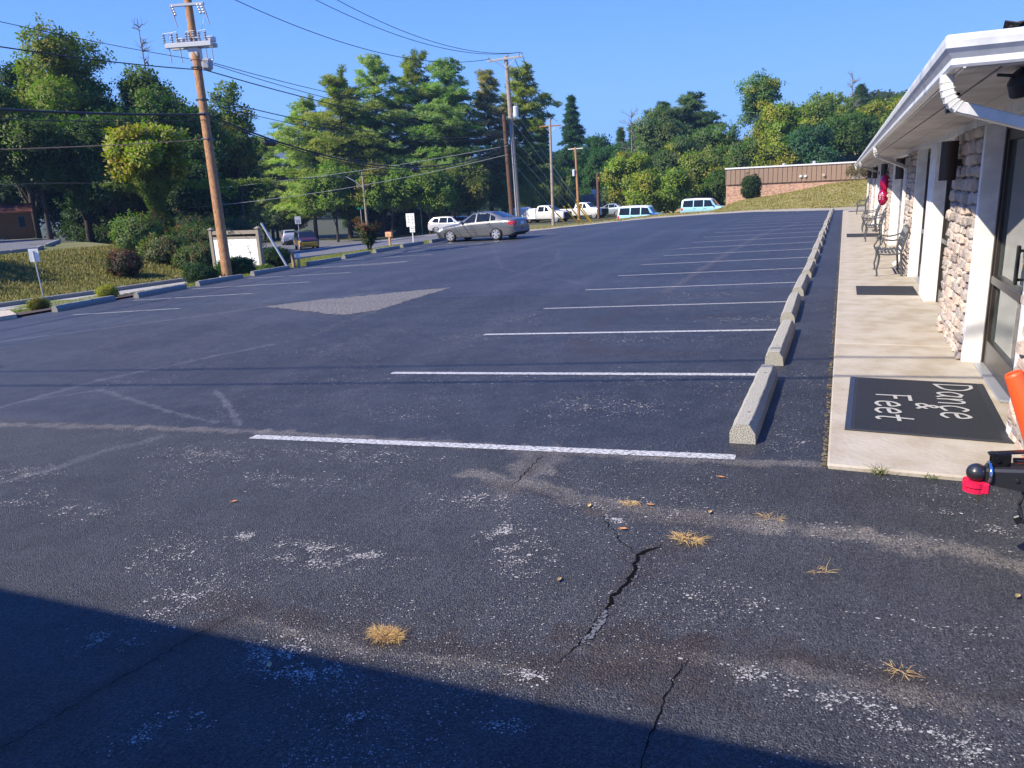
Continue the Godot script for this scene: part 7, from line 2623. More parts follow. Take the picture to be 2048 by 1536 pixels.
# ------------------------------------------------------------------ buildings beyond the lot
func far_buildings() -> void:
	var t := thing("brick_building", "low brick building with tall brown metal panels and a white roof edge", "building", Vector3(-10.1, 0, -74.1))
	t.rotation.y = 0.10
	var l := 18.0
	var yb := 1.62
	var yt := 3.0
	# panelled upper wall, brick below
	var brick := tri_mat(mat(1, 1, 1, 0.9), brick_tex(), 0.5)
	var b := MB.new()
	b.box(Vector3(l * 0.5, 0.35, -4.0), Vector3(l, 2.5, 8.0))
	obj("wall", b.done(), brick, t)
	b = MB.new()
	b.box(Vector3(l * 0.5, 2.30, -3.95), Vector3(l + 0.02, 1.36, 8.06))
	var band := obj("wall", b.done(), mat(0.06, 0.04, 0.03, 0.7), t)
	var n := 44
	for k in n:
		var p := MB.new()
		var w := l / n
		p.box(Vector3((k + 0.5) * w, 2.31, 0.10), Vector3(w - 0.035, 1.38, 0.05), 0.012)
		obj("panel", p.done(), M.brown_metal if k < 26 else M.grey_metal, band)
	for k in 20:
		var p := MB.new()
		var w := 8.0 / 20
		p.box(Vector3(-0.04, 2.31, -(k + 0.5) * w), Vector3(0.05, 1.38, w - 0.035), 0.012)
		obj("panel", p.done(), M.brown_metal, band)
	b = MB.new()
	b.box(Vector3(l * 0.5, 3.06, -4.0), Vector3(l + 0.3, 0.14, 8.4), 0.02)
	obj("roof", b.done(), M.white, t)
	for q in [[5.0, 0.10], [7.6, 0.16]]:
		b = MB.new()
		b.lathe([Vector2(0.14, 0), Vector2(0.14, q[1]), Vector2(0.18, q[1] + 0.02), Vector2(0, q[1] + 0.12)], 12, Vector3(q[0], 3.13, -1.0))
		obj("vent", b.done(), M.galv, t)
	for x in [6.45, 6.85]:
		b = MB.new()
		b.box(Vector3(x, 2.08, 0.17), Vector3(0.20, 0.20, 0.16), 0.03)
		obj("floodlight", b.done(), M.white, t)
	b = MB.new()
	b.lathe([Vector2(0, 0.1), Vector2(0.13, 0.1), Vector2(0.13, -0.1), Vector2(0, -0.1)], 16, Vector3(8.35, 2.10, 0.17), Basis(Vector3.RIGHT, PI / 2))
	obj("vent", b.done(), mat(0.5, 0.4, 0.3, 0.6), t)
	# grey barn-like house between the poles
	t = thing("grey_house", "grey shingled house gable between the short pole and the dark cut pole", "building", Vector3(-32.2, -2.4, -97.5), 0.2)
	b = MB.new()
	b.box(Vector3(0, 1.5, -2.5), Vector3(4.6, 3.0, 5.0))
	obj("wall", b.done(), mat(0.22, 0.24, 0.26, 0.8), t)
	b = MB.new()
	b.prism(PackedVector2Array([Vector2(-2.6, 1.0), Vector2(2.5, 1.0), Vector2(2.3, 3.6), Vector2(-1.6, 3.4)]), 5.4, Vector3(0, 0, -5.2))
	obj("roof", b.done(), tri_mat(mat(1, 1, 1, 0.9), ntex(noise(0.08, 161), [[0.0, 0.12, 0.13, 0.14], [1.0, 0.20, 0.215, 0.225]]), 0.8), t)
	b = MB.new()
	b.box(Vector3(1.9, 3.7, -0.6), Vector3(0.6, 1.0, 0.6))
	obj("chimney", b.done(), mat(0.62, 0.62, 0.60, 0.8), t)
	b = MB.new()
	b.box(Vector3(1.7, 2.2, 0.215), Vector3(0.22, 1.0, 0.03))
	obj("window", b.done(), M.car_glass, t)
	b = MB.new()
	b.box(Vector3(2.4, 0.4, 1.2), Vector3(7.0, 0.12, 0.12))
	obj("fence_rail", b.done(), M.white, t)
	# far blue ridge
	b = MB.new()
	var rows := [[], [], []]
	var f := noise(0.0016, 171, FastNoiseLite.TYPE_SIMPLEX_SMOOTH, 4)
	for i in 60:
		var a := lerpf(-0.1, 1.35, i / 59.0)
		var d := 1500.0
		var h := 118.0 + 42.0 * f.get_noise_2d(a * 900.0, 0.0) + 20.0 * sin(a * 5.0 + 0.6)
		h *= smoothstep(0.40, 0.62, a)
		rows[0].append(Vector3(-sin(a) * (d - 500.0), -30.0, -cos(a) * (d - 500.0)))
		rows[1].append(Vector3(-sin(a) * d, h, -cos(a) * d))
		rows[2].append(Vector3(-sin(a) * (d + 300.0), h * 0.7, -cos(a) * (d + 300.0)))
	b.grid(rows, Vector3.UP)
	struct("hills", b.done(), tri_mat(mat(1, 1, 1, 1.0), ntex(noise(0.05, 172), [[0.0, 0.025, 0.04, 0.02], [1.0, 0.05, 0.065, 0.03]]), 0.02, true))
	# plain land to the horizon
	b = MB.new()
	b.quad(Vector3(-3000, -3.6, 60), Vector3(3000, -3.6, 60), Vector3(3000, -3.6, -3000), Vector3(-3000, -3.6, -3000), Vector3.UP)
	b.quad(Vector3(-3000, -3.6, 3000), Vector3(3000, -3.6, 3000), Vector3(3000, -3.6, 60), Vector3(-3000, -3.6, 60), Vector3.UP)
	struct("ground", b.done(), mat(0.05, 0.065, 0.025, 1.0))

func brick_tex() -> ImageTexture:
	var w := 256
	var im := Image.create(w, w, false, Image.FORMAT_RGB8)
	im.fill(Color(0.78, 0.70, 0.62))
	var r := RandomNumberGenerator.new()
	r.seed = 5
	# 2 m square: bricks 20 x 6.7 cm
	var rows_ := 30
	for j in rows_:
		var y0 := int(j * w / float(rows_))
		var y1 := int((j + 1) * w / float(rows_)) - 1
		for i in range(-1, 10):
			var x0 := int((i + (0.5 if j % 2 else 0.0)) * w / 10.0)
			var x1 := int((i + 1 + (0.5 if j % 2 else 0.0)) * w / 10.0) - 2
			var k := r.randf_range(0.75, 1.15)
			var c := Color(0.72 * k, 0.56 * k, 0.465 * k)
			im.fill_rect(Rect2i(maxi(x0, 0), y0, mini(x1, w) - maxi(x0, 0), y1 - y0), c)
	return ImageTexture.create_from_image(im)

# ------------------------------------------------------------------ trees and plants
var leaf_meshes := {}

func leaf_quad(b: MB, p: Vector3, dir: Vector3, side: Vector3, l: float, w: float) -> void:
	var nn := dir.cross(side).normalized()
	if nn.y < 0.0:
		nn = -nn
	var a := p
	var m1 := p + dir * l * 0.45 + side * w * 0.5
	var m2 := p + dir * l * 0.45 - side * w * 0.5
	var e := p + dir * l
	var sn := (nn + Vector3(0, 1.1, 0) + p * 0.5).normalized()
	for q in [[a, m1, e], [a, e, m2]]:
		var g: Vector3 = (q[2] - q[0]).cross(q[1] - q[0])
		if g.dot(nn) < 0.0:
			b.vert(q[0], sn); b.vert(q[2], sn); b.vert(q[1], sn)
		else:
			b.vert(q[0], sn); b.vert(q[1], sn); b.vert(q[2], sn)

func build_leaves() -> void:
	for v in 3:
		var b := MB.new()
		for k in 12:
			var d: Vector3 = Vector3(rr(-1, 1), rr(-0.35, 0.8), rr(-1, 1)).normalized()
			var p := d * rr(0.05, 0.75)
			var dir := (d + Vector3(rr(-0.7, 0.7), rr(-0.9, 0.3), rr(-0.7, 0.7))).normalized()
			var s := dir.cross(Vector3(rr(-0.5, 0.5), 1, rr(-0.5, 0.5))).normalized()
			leaf_quad(b, p, dir, s, rr(0.38, 0.62), rr(0.26, 0.42))
		leaf_meshes["broad%d" % v] = b.done()
		b = MB.new()
		for k in 20:
			var a := rr(0, TAU)
			var d := Vector3(cos(a), rr(0.1, 1.1), sin(a)).normalized()
			var p := Vector3(rr(-0.35, 0.35), rr(-0.1, 0.15), rr(-0.35, 0.35))
			var s := d.cross(Vector3(rr(-1, 1), 0.3, rr(-1, 1))).normalized()
			leaf_quad(b, p, d, s, rr(0.5, 0.95), 0.10)
		leaf_meshes["needle%d" % v] = b.done()
		b = MB.new()
		for k in 14:
			var p := Vector3(rr(-0.4, 0.4), rr(-0.2, 0.3), rr(-0.4, 0.4))
			for q in 5:
				var d := Vector3(rr(-0.25, 0.25), -1, rr(-0.25, 0.25)).normalized()
				leaf_quad(b, p, d, d.cross(Vector3(rr(-1, 1), 0, rr(-1, 1))).normalized(), 0.55, 0.10)
				p += d * 0.38
		leaf_meshes["strand%d" % v] = b.done()
		b = MB.new()
		for k in 9:
			var p := Vector3(rr(-0.5, 0.5), 0, rr(-0.5, 0.5))
			var d := Vector3(rr(-0.6, 0.6), 1, rr(-0.6, 0.6)).normalized()
			var s := d.cross(Vector3(rr(-1, 1), 0, rr(-1, 1))).normalized()
			leaf_quad(b, p, d, s, rr(0.6, 1.2), 0.10)
		leaf_meshes["blade%d" % v] = b.done()

func clump(buf: PackedFloat32Array, p: Vector3, up: Vector3, s: float, c: Color) -> void:
	var y := up.normalized()
	var x := y.cross(Vector3(rr(-1, 1), rr(-0.3, 0.3), rr(-1, 1))).normalized()
	put(buf, Basis(x, y, x.cross(y)).rotated(y, rr(0, TAU)).scaled(Vector3.ONE * s), p, c)

func trunk_mesh(h: float, r: float, limbs: Array, bend := 0.3) -> ArrayMesh:
	var b := MB.new()
	var pts := []
	var rad := []
	for i in 7:
		var t := i / 6.0
		pts.append(Vector3(sin(t * 3.0) * bend, h * t - (0.3 if i == 0 else 0.0), sin(t * 2.1 + 1.0) * bend * 0.8 - sin(1.0) * bend * 0.8))
		rad.append(r * (1.25 if i == 0 else 1.0 - 0.72 * t))
	b.tube(pts, rad, 9)
	for l in limbs:
		var t: float = l[1]
		var i := clampi(int(t * 6.0), 0, 5)
		var p: Vector3 = pts[i].lerp(pts[i + 1], t * 6.0 - i)
		var e: Vector3 = l[0]
		var mid := p.lerp(e, 0.5) + Vector3(0, 0.12 * (e - p).length(), 0)
		var rl: float = r * (1.0 - 0.72 * t) * 0.5
		b.tube([p, mid, e], [rl, rl * 0.6, rl * 0.2], 6, false)
	return b.done()

func broad_tree(t: Node3D, h: float, r: float, low: float, c: Color, dens := 1.0, leaf := 0.42, warm := Color(0, 0, 0, 0), kind := "broad") -> void:
	# crown of many overlapping boughs between low * h and h
	var buf := [PackedFloat32Array(), PackedFloat32Array()]
	var limbs := []
	var cy := h * (1.0 + low) * 0.5
	var hy := h * (1.0 - low) * 0.5
	var n := 36
	for i in n:
		var d: Vector3 = Vector3(rr(-1, 1), rr(-1, 1), rr(-1, 1)).normalized() * pow(rr(0.02, 1), 0.45)
		var wide := 1.0 - 0.25 * maxf(0.0, d.y)
		var q := Vector3(d.x * r * 0.80 * wide, cy + d.y * hy * 0.82, d.z * r * 0.80 * wide)
		var br := r * rr(0.17, 0.42)
		if i < 9:
			limbs.append([q, clampf((q.y / h) - 0.28, 0.12, 0.9)])
		var tone := jit(c, 0.18)
		if warm.a > 0.0 and rng.randf() < warm.a:
			tone = jit(Color(warm.r, warm.g, warm.b), 0.15)
		var count := int(dens * 34.0 * br * br / (leaf * leaf) * 0.30) + 10
		for k in count:
			var u := Vector3(rr(-1, 1), rr(-0.75, 1), rr(-1, 1)).normalized()
			var rad := br * (pow(rr(0.25, 1.0), 0.35) if rng.randf() < 0.88 else rr(1.0, 1.4))
			var p := q + Vector3(u.x * rad, u.y * rad * 0.72, u.z * rad)
			clump(buf[rng.randi() % 2], p, (u * 0.6 + Vector3(0, 0.7, 0)), leaf * rr(0.7, 1.35), jit(tone, 0.16))
	var crown_root := t
	for v in 2:
		multi("crown", leaf_meshes["%s%d" % [kind, v]], M.leaf, buf[v], crown_root)
	obj("trunk", trunk_mesh(h * 0.86, maxf(0.10, h * 0.016), limbs, h * 0.012), M.bark, t)

func pine_tree(t: Node3D, h: float, r: float, low: float, c: Color, dens := 1.0, size := 0.62, kind := "pine") -> void:
	var buf := [PackedFloat32Array(), PackedFloat32Array()]
	var b := MB.new()
	var pts := []
	var rad := []
	for i in 6:
		var q := i / 5.0
		pts.append(Vector3(sin(q * 2.0) * 0.2, h * 0.97 * q - (0.3 if i == 0 else 0.0), 0)); rad.append(lerpf(0.014 * h + 0.06, 0.03, q))
	b.tube(pts, rad, 9)
	var y := h * low
	while y < h * 0.985:
		var f := (y / h - low) / (1.0 - low)
		var prof: float
		if kind == "pine":
			prof = r * (0.62 + 0.38 * sin(PI * clampf(f * 0.8 + 0.2, 0, 1))) * (1.0 if f < 0.6 else lerpf(1.0, 0.34, (f - 0.6) / 0.4)) * rr(0.8, 1.2)
		else:
			prof = r * (1.0 - f * 0.93)
		var nb := int(rr(5, 8)) if kind == "pine" else int(rr(8, 11))
		var a0 := rr(0, TAU)
		for k in nb:
			var a := a0 + TAU * k / nb + rr(-0.3, 0.3)
			if rng.randf() < 0.12:
				continue
			var l := prof * rr(0.42, 1.22)
			var rise := (rr(0.0, 0.34) + 0.9 * smoothstep(0.7, 1.0, f)) if kind == "pine" else rr(-0.30, -0.05)
			var o := Vector3(sin(y / h * 2.0) * 0.2, y + rr(-0.25, 0.25), 0)
			var e := o + Vector3(cos(a) * l, rise * l, sin(a) * l)
			b.tube([o, o.lerp(e, 0.5) + Vector3(0, 0.03 * l, 0), e], [0.035 + 0.01 * l, 0.03, 0.01], 4, false)
			var tone := jit(c, 0.2)
			var m := int(dens * l * (7.5 if kind == "pine" else 5.5)) + 4
			for j in m:
				var s := pow(rr(0.10, 1.0), 0.65)
				var p := o.lerp(e, s) + Vector3(rr(-1, 1) * 0.30 * l * (1.0 - s * 0.55), rr(-0.18, 0.34) + 0.05 * l * sin(s * PI), rr(-1, 1) * 0.30 * l * (1.0 - s * 0.55))
				clump(buf[rng.randi() % 2], p, Vector3(cos(a) * 0.45, 1.0, sin(a) * 0.45), size * rr(0.65, 1.2), jit(tone, 0.15))
		y += h * (0.034 if kind == "pine" else 0.036) * rr(0.75, 1.25)
	for v in 2:
		multi("crown", leaf_meshes["needle%d" % v], M.needle, buf[v], t)
	obj("trunk", b.done(), M.bark, t)

func willow_tree(t: Node3D, h: float, r: float, c: Color) -> void:
	var buf := [PackedFloat32Array(), PackedFloat32Array()]
	var limbs := []
	for i in 60:
		var d: Vector3 = Vector3(rr(-1, 1), rr(0.0, 1), rr(-1, 1)).normalized()
		var q := Vector3(d.x * r * rr(0.4, 1.0), h * 0.42 + d.y * h * 0.53 * rr(0.7, 1.0), d.z * r * rr(0.4, 1.0))
		if i < 12: limbs.append([q, rr(0.3, 0.8)])
		var tone := jit(c, 0.2)
		for k in 26:
			var p := q + Vector3(rr(-0.7, 0.7), -pow(rr(0, 1), 0.8) * q.y * 0.75, rr(-0.7, 0.7))
			clump(buf[rng.randi() % 2], p, Vector3(0, 1, 0), rr(0.45, 0.8), jit(tone, 0.15))
	for v in 2:
		multi("crown", leaf_meshes["strand%d" % v], M.leaf, buf[v], t)
	obj("trunk", trunk_mesh(h * 0.8, 0.28, limbs, 0.2), M.bark, t)

func bare_tree(t: Node3D, h: float, r: float) -> void:
	var b := MB.new()
	b.tube([Vector3(0, -0.3, 0), Vector3(0.1, h * 0.5, 0), Vector3(0.0, h, 0.1)], [0.2, 0.11, 0.02], 8)
	for i in 34:
		var y := h * rr(0.35, 0.97)
		var a := rr(0, TAU)
		var l := r * (1.15 - y / h * 0.75) * rr(0.5, 1.1)
		var o := Vector3(0.1 * (1.0 - y / h), y, 0.0)
		var e := o + Vector3(cos(a) * l, l * rr(0.15, 0.7), sin(a) * l)
		b.tube([o, o.lerp(e, 0.5) + Vector3(0, 0.1, 0), e], [0.05, 0.03, 0.012], 5, false)
		for k in 4:
			var s := o.lerp(e, rr(0.3, 0.95))
			b.tube([s, s + Vector3(rr(-0.5, 0.5), rr(0.1, 0.6), rr(-0.5, 0.5))], [0.018, 0.008], 4, false)
	obj("trunk", b.done(), M.bark_grey, t)

func bush(t: Node3D, r: Vector3, c: Color, n: int, leaf: float, kind := "broad", warm := Color(0, 0, 0, 0), lumps := 7) -> void:
	# rounded shrub: leaves over several lumps, twigs inside
	var buf := [PackedFloat32Array(), PackedFloat32Array()]
	var cs := [Vector3(0, r.y * 0.95, 0)]
	for i in lumps:
		var a := TAU * i / maxf(1, lumps) + rr(-0.3, 0.3)
		cs.append(Vector3(cos(a) * r.x * 0.38, r.y * rr(0.65, 1.15), sin(a) * r.z * 0.38))
	for k in n:
		var q: Vector3 = cs[rng.randi() % cs.size()]
		var u := Vector3(rr(-1, 1), rr(-0.9, 1), rr(-1, 1)).normalized() * pow(rr(0.2, 1), 0.3)
		var p := q + u * r * (0.66 if q != cs[0] else 0.9)
		if p.y < 0.03:
			p.y = rr(0.03, 0.15)
		var tone := c
		if warm.a > 0.0 and rng.randf() < warm.a * clampf(p.y / r.y, 0.0, 1.6):
			tone = Color(warm.r, warm.g, warm.b)
		clump(buf[rng.randi() % 2], p, u + Vector3(0, 0.5, 0), leaf * rr(0.7, 1.3), jit(tone, 0.2))
	for v in 2:
		multi("foliage", leaf_meshes["%s%d" % [kind, v]], M.leaf, buf[v], t)
	var b := MB.new()
	for k in 9:
		var a := TAU * k / 9.0
		b.tube([Vector3(cos(a) * 0.05, -0.05, sin(a) * 0.05), Vector3(cos(a) * r.x * 0.35, r.y * 0.8, sin(a) * r.z * 0.35), Vector3(cos(a) * r.x * 0.6, r.y * 1.3, sin(a) * r.z * 0.6)], [0.02, 0.013, 0.005], 5, false)
	obj("stem", b.done(), M.bark, t)

func flower_shrub(t: Node3D) -> void:
	# several bare stems, loose sprays of leaves that redden towards the top
	var b := MB.new()
	var buf := PackedFloat32Array()
	for k in 9:
		var a := TAU * k / 9.0 + rr(-0.3, 0.3)
		var sp := rr(0.18, 0.55)
		var hh := rr(1.0, 1.62)
		var e := Vector3(cos(a) * sp, hh, sin(a) * sp)
		var m := Vector3(cos(a) * sp * 0.35, hh * 0.5, sin(a) * sp * 0.35)
		b.tube([Vector3(cos(a) * 0.06, -0.05, sin(a) * 0.06), m, e], [0.022, 0.015, 0.006], 5, false)
		for j in 62:
			var u := rr(0.34, 1.05)
			var p := (m.lerp(e, (u - 0.5) * 2.0) if u > 0.5 else Vector3.ZERO.lerp(m, u * 2.0)) + Vector3(rr(-1, 1), rr(-0.6, 0.6), rr(-1, 1)) * 0.17
			var red := rng.randf() < smoothstep(0.75, 1.45, p.y) * 0.8
			clump(buf, p, Vector3(cos(a), 0.8, sin(a)), rr(0.08, 0.16), jit(Color(0.24, 0.065, 0.04) if red else Color(0.075, 0.095, 0.03), 0.25))
	multi("foliage", leaf_meshes["broad1"], M.leaf, buf, t)
	obj("stem", b.done(), M.bark, t)

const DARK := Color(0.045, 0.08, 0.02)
const GREEN := Color(0.090, 0.150, 0.032)
const BRIGHT := Color(0.180, 0.258, 0.042)
const YELLOW := Color(0.276, 0.258, 0.036)
const PINE := Color(0.265, 0.285, 0.05)
const OLIVE := Color(0.168, 0.198, 0.054)

func tree_at(called: String, label: String, group: String, x: float, z: float) -> Node3D:
	return thing(called, label, "tree", on(x, z, -0.05), 0.0, group)

func trees() -> void:
	build_leaves()
	var gl := "broad trees on the rise at the left"
	# [x, z, top, radius, crown start, colour, density, label, share of yellow]
	var left := [
		[-55.0, -42.6, 16.4, 6.0, 0.22, Color(0.191, 0.223, 0.035), 1.0, "tallest yellow green broad tree at the upper left", 0.25],
		[-63.4, -44.2, 16.0, 5.0, 0.2, DARK, 0.9, "dark tree cut by the left edge of the view", 0.0],
		[-50.6, -46.6, 14.6, 4.2, 0.25, Color(0.136, 0.176, 0.032), 1.0, "green broad tree with bare twigs above, right of the tallest left tree", 0.2],
		[-45.9, -44.5, 12.1, 3.7, 0.25, Color(0.119, 0.176, 0.035), 1.0, "green broad tree with drooping side boughs, behind the pole's left side", 0.1],
		[-46.2, -50.2, 12.3, 2.4, 0.35, Color(0.159, 0.208, 0.048), 0.7, "slender open topped tree seen beside the pole's control box", 0.2],
		[-48.0, -52.0, 9.0, 2.6, 0.15, GREEN, 1.0, "dark green broad tree at the left wood's right end, beside the gap of sky", 0.0],
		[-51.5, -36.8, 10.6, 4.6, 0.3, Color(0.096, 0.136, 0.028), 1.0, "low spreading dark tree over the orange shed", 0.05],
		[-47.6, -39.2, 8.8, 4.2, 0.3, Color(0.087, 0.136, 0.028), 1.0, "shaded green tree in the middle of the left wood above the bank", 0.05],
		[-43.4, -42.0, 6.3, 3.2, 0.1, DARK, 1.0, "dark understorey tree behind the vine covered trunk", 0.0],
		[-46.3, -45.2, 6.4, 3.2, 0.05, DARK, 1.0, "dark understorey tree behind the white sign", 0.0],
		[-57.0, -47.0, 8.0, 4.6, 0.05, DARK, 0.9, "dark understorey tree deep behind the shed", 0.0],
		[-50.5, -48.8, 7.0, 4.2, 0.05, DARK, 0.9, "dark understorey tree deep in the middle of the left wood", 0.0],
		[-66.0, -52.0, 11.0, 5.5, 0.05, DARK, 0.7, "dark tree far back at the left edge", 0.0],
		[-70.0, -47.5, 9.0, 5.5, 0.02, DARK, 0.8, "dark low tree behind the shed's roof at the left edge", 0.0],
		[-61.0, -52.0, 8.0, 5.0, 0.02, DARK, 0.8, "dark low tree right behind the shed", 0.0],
		[-38.0, -8.0, 12.0, 4.2, 0.3, GREEN, 0.8, "broad tree outside the left edge that shades the bank", 0.1],
		[-46.0, -3.0, 14.0, 4.6, 0.3, GREEN, 0.8, "taller broad tree outside the left edge that shades the bank", 0.1],
		[-65.0, -29.0, 14.5, 4.6, 0.25, GREEN, 0.8, "broad tree outside the left edge that shades the shed", 0.1],
		[-60.0, -22.0, 14.0, 4.6, 0.25, GREEN, 0.8, "second broad tree outside the left edge that shades the drive", 0.1],
	]
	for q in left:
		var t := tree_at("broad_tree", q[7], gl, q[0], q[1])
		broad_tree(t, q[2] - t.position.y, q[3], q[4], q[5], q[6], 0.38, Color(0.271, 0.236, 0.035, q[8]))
	var bt := tree_at("bare_tree", "bare grey twigs rising above the left wood", "", -51.2, -47.2)
	bare_tree(bt, 16.3 - bt.position.y, 1.4)
	# tree smothered in vines, the vine running along the cable as well
	var vt := tree_at("vine_tree", "yellow topped tree with a vine smothered trunk at the bank's right end", "", -30.6, -27.6)
	var vh := 5.9 - vt.position.y
	broad_tree(vt, vh, 2.0, 0.52, Color(0.303, 0.319, 0.048), 1.3, 0.30, Color(0.34, 0.27, 0.03, 0.35))
	var vb := [PackedFloat32Array(), PackedFloat32Array()]
	for k in 1500:
		var y := pow(rr(0, 1), 0.9) * vh * 0.68
		var a := rr(0, TAU)
		var w := 0.62 + 0.28 * sin(y * 2.3) + 0.35 * smoothstep(1.2, 0.0, y)
		var red := rng.randf() < smoothstep(2.6, 0.6, y) * 0.55
		clump(vb[k % 2], Vector3(cos(a) * w * rr(0.4, 1.0), y, sin(a) * w * rr(0.4, 1.0)), Vector3(cos(a), -0.2, sin(a)), rr(0.13, 0.24), jit(Color(0.255, 0.119, 0.055) if red else Color(0.136, 0.183, 0.040), 0.3))
	for v in 2:
		multi("vine", leaf_meshes["broad%d" % v], M.leaf, vb[v], vt)
	var vc := thing("vine_cable", "sagging cable overgrown with a hanging curtain of vine leaves behind the pole", "vine", Vector3(-34.0, 0, -24.6))
	var ca := Vector3(0, 3.22, 0)
	var ce := Vector3(7.4, 3.05, -9.0)
	var cb := MB.new()
	cb.tube([ca + Vector3(-3.0, -0.05, 3.5), ca, ca.lerp(ce, 0.5) - Vector3(0, 0.12, 0), ce, ce + Vector3(3.0, 0.1, -4.0)], 0.02, 6, false)
	obj("cable", cb.done(), M.wire, vc)
	vb = [PackedFloat32Array(), PackedFloat32Array()]
	for k in 620:
		var u := clampf(0.2 + 0.68 * rr(0, 1) + 0.06 * sin(k * 0.37) * rr(0, 1), 0.05, 0.95)
		var drop := pow(rr(0, 1), 2.0) * (0.14 + 0.8 * pow(maxf(0.0, sin(u * 19.0 + 1.0)), 6.0) + 0.12 * smoothstep(0.5, 0.1, absf(u - 0.35)))
		var p := ca.lerp(ce, u) + Vector3(rr(-0.14, 0.14), -drop + rr(-0.05, 0.12) - 0.12 * 4 * u * (1 - u), rr(-0.14, 0.14))
		clump(vb[k % 2], p, Vector3(rr(-1, 1), 0.3, 1), rr(0.09, 0.16), jit(Color(0.208, 0.271, 0.055), 0.3))
	for v in 2:
		multi("vine", leaf_meshes["broad%d" % v], M.leaf, vb[v], vc)

	# pines across the road
	var gp := "tall pines across the road"
	var pines := [
		[-60.2, -77.9, 12.9, 4.0, 0.18, Color(0.327, 0.390, 0.094), "leftmost tall pine across the road, stepping down towards the blue ridge"],
		[-55.5, -78.5, 15.6, 4.2, 0.2, PINE, "second tall pine from the left, below the crest of the pine group"],
		[-53.0, -82.5, 17.9, 4.4, 0.2, Color(0.296, 0.376, 0.094), "highest pine of the group, in its middle"],
		[-50.3, -87.4, 18.4, 4.0, 0.25, PINE, "pine just right of the highest one, with a blunt crown"],
		[-43.9, -83.9, 16.6, 3.7, 0.22, Color(0.222, 0.321, 0.094), "separate dark pine right of the gap in the pine crowns"],
		[-40.9, -88.6, 15.8, 2.7, 0.3, Color(0.340, 0.280, 0.123), "thin brownish pine just left of the tall pale pole"],
		[-38.3, -94.0, 16.3, 3.7, 0.2, PINE, "pine directly behind the top of the tall pale pole"],
		[-70.5, -82.0, 9.4, 3.3, 0.1, Color(0.296, 0.335, 0.083), "low pine at the left foot of the pine group"],
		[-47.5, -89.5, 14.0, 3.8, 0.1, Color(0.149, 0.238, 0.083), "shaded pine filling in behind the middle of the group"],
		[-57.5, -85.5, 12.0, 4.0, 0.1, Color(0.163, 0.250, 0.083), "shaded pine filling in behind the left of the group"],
	]
	for q in pines:
		var t := tree_at("pine_tree", q[6], gp, q[0], q[1])
		pine_tree(t, q[2] - t.position.y, q[3] * 1.22, q[4], q[5], 1.15, 0.62)
	var gm := "leafy trees under the pines"
	var mid := [
		[-71.0, -83.5, 8.9, 3.7, 0.10, Color(0.335, 0.319, 0.048), 1.0, "bright yellow leafy tree by the road under the pines' left end"],
		[-52.3, -71.5, 6.3, 3.8, 0.30, BRIGHT, 1.0, "bright green leafy tree over the dark trunks left of the dark red shrub"],
		[-45.6, -72.4, 5.6, 3.4, 0.32, BRIGHT, 1.0, "bright green leafy tree above the peach wooden sign"],
		[-41.1, -72.9, 4.9, 3.5, 0.34, Color(0.199, 0.278, 0.048), 1.0, "bright green leafy tree above the white notice sign"],
		[-38.6, -77.6, 5.9, 3.4, 0.2, OLIVE, 1.0, "olive leafy tree over the grey sedan's roof"],
		[-40.0, -90.7, 7.6, 3.6, 0.08, Color(0.191, 0.240, 0.048), 1.0, "light olive leafy tree left of the tall pale pole's foot"],
		[-74.0, -84.5, 5.0, 3.2, 0.05, Color(0.112, 0.127, 0.048), 1.0, "grey green small tree right of the white sign's corner"],
		[-66.0, -80.5, 3.6, 3.2, 0.05, DARK, 1.0, "dark low tree behind the silver SUV on the road"],
		[-73.5, -76.0, 5.0, 3.4, 0.05, GREEN, 1.0, "dark leafy tree at the far road bend"],
		[-58.0, -87.0, 0.6, 3.4, 0.02, GREEN, 1.0, "low green thicket far behind the dark trunks, left part", 0.1],
		[-52.0, -87.5, 0.3, 3.2, 0.02, GREEN, 1.0, "low green thicket far behind the dark trunks, right part", 0.1],
		[-56.0, -79.5, 6.5, 3.6, 0.25, GREEN, 1.0, "green leafy tree in the shade behind the speed limit sign"],
	]
	for q in mid:
		var t := tree_at("broad_tree", q[7], gm, q[0], q[1])
		broad_tree(t, q[2] - t.position.y, q[3], q[4], q[5], q[6], 0.42, Color(0.22, 0.20, 0.04, 0.15))

	# to the right of the tall pole
	var wl := tree_at("willow_tree", "weeping pale green tree behind the utility truck and its poles", "", -35.3, -92.5)
	willow_tree(wl, 5.6 - wl.position.y, 4.4, Color(0.208, 0.263, 0.072))
	var con := [[-41.1, -121.1, 16.3, 4.6, Color(0.048, 0.104, 0.051), "big dark spruce standing above the right trees"], [-47.3, -123.5, 14.2, 3.4, Color(0.080, 0.127, 0.055), "smaller spruce left of the big dark spruce"], [-30.5, -119.0, 10.9, 1.6, Color(0.080, 0.136, 0.048), "narrow pointed conifer left of the leafless tree"], [-32.6, -119.5, 10.4, 1.5, Color(0.080, 0.136, 0.048), "second narrow pointed conifer beside the spruce"], [1.4, -142.0, 15.6, 4.4, Color(0.072, 0.112, 0.064), "dark conifer high on the wooded hill at the right"], [-3.4, -145.0, 15.0, 3.6, Color(0.080, 0.119, 0.067), "dark conifer top behind the yellowish crowns on the hill"]]
	for q in con:
		var t := tree_at("spruce_tree", q[5], "", q[0], q[1])
		pine_tree(t, q[2] - t.position.y, q[3], 0.08, q[4], 1.0, 0.75, "spruce")
	var p2 := [[-20.8, -113.5, 13.5, 3.8, 0.3, Color(0.112, 0.168, 0.064), "round topped pine in the middle of the right wood"], [-24.5, -112.0, 12.4, 3.6, 0.3, Color(0.096, 0.151, 0.064), "pine left of the round topped pine"]]
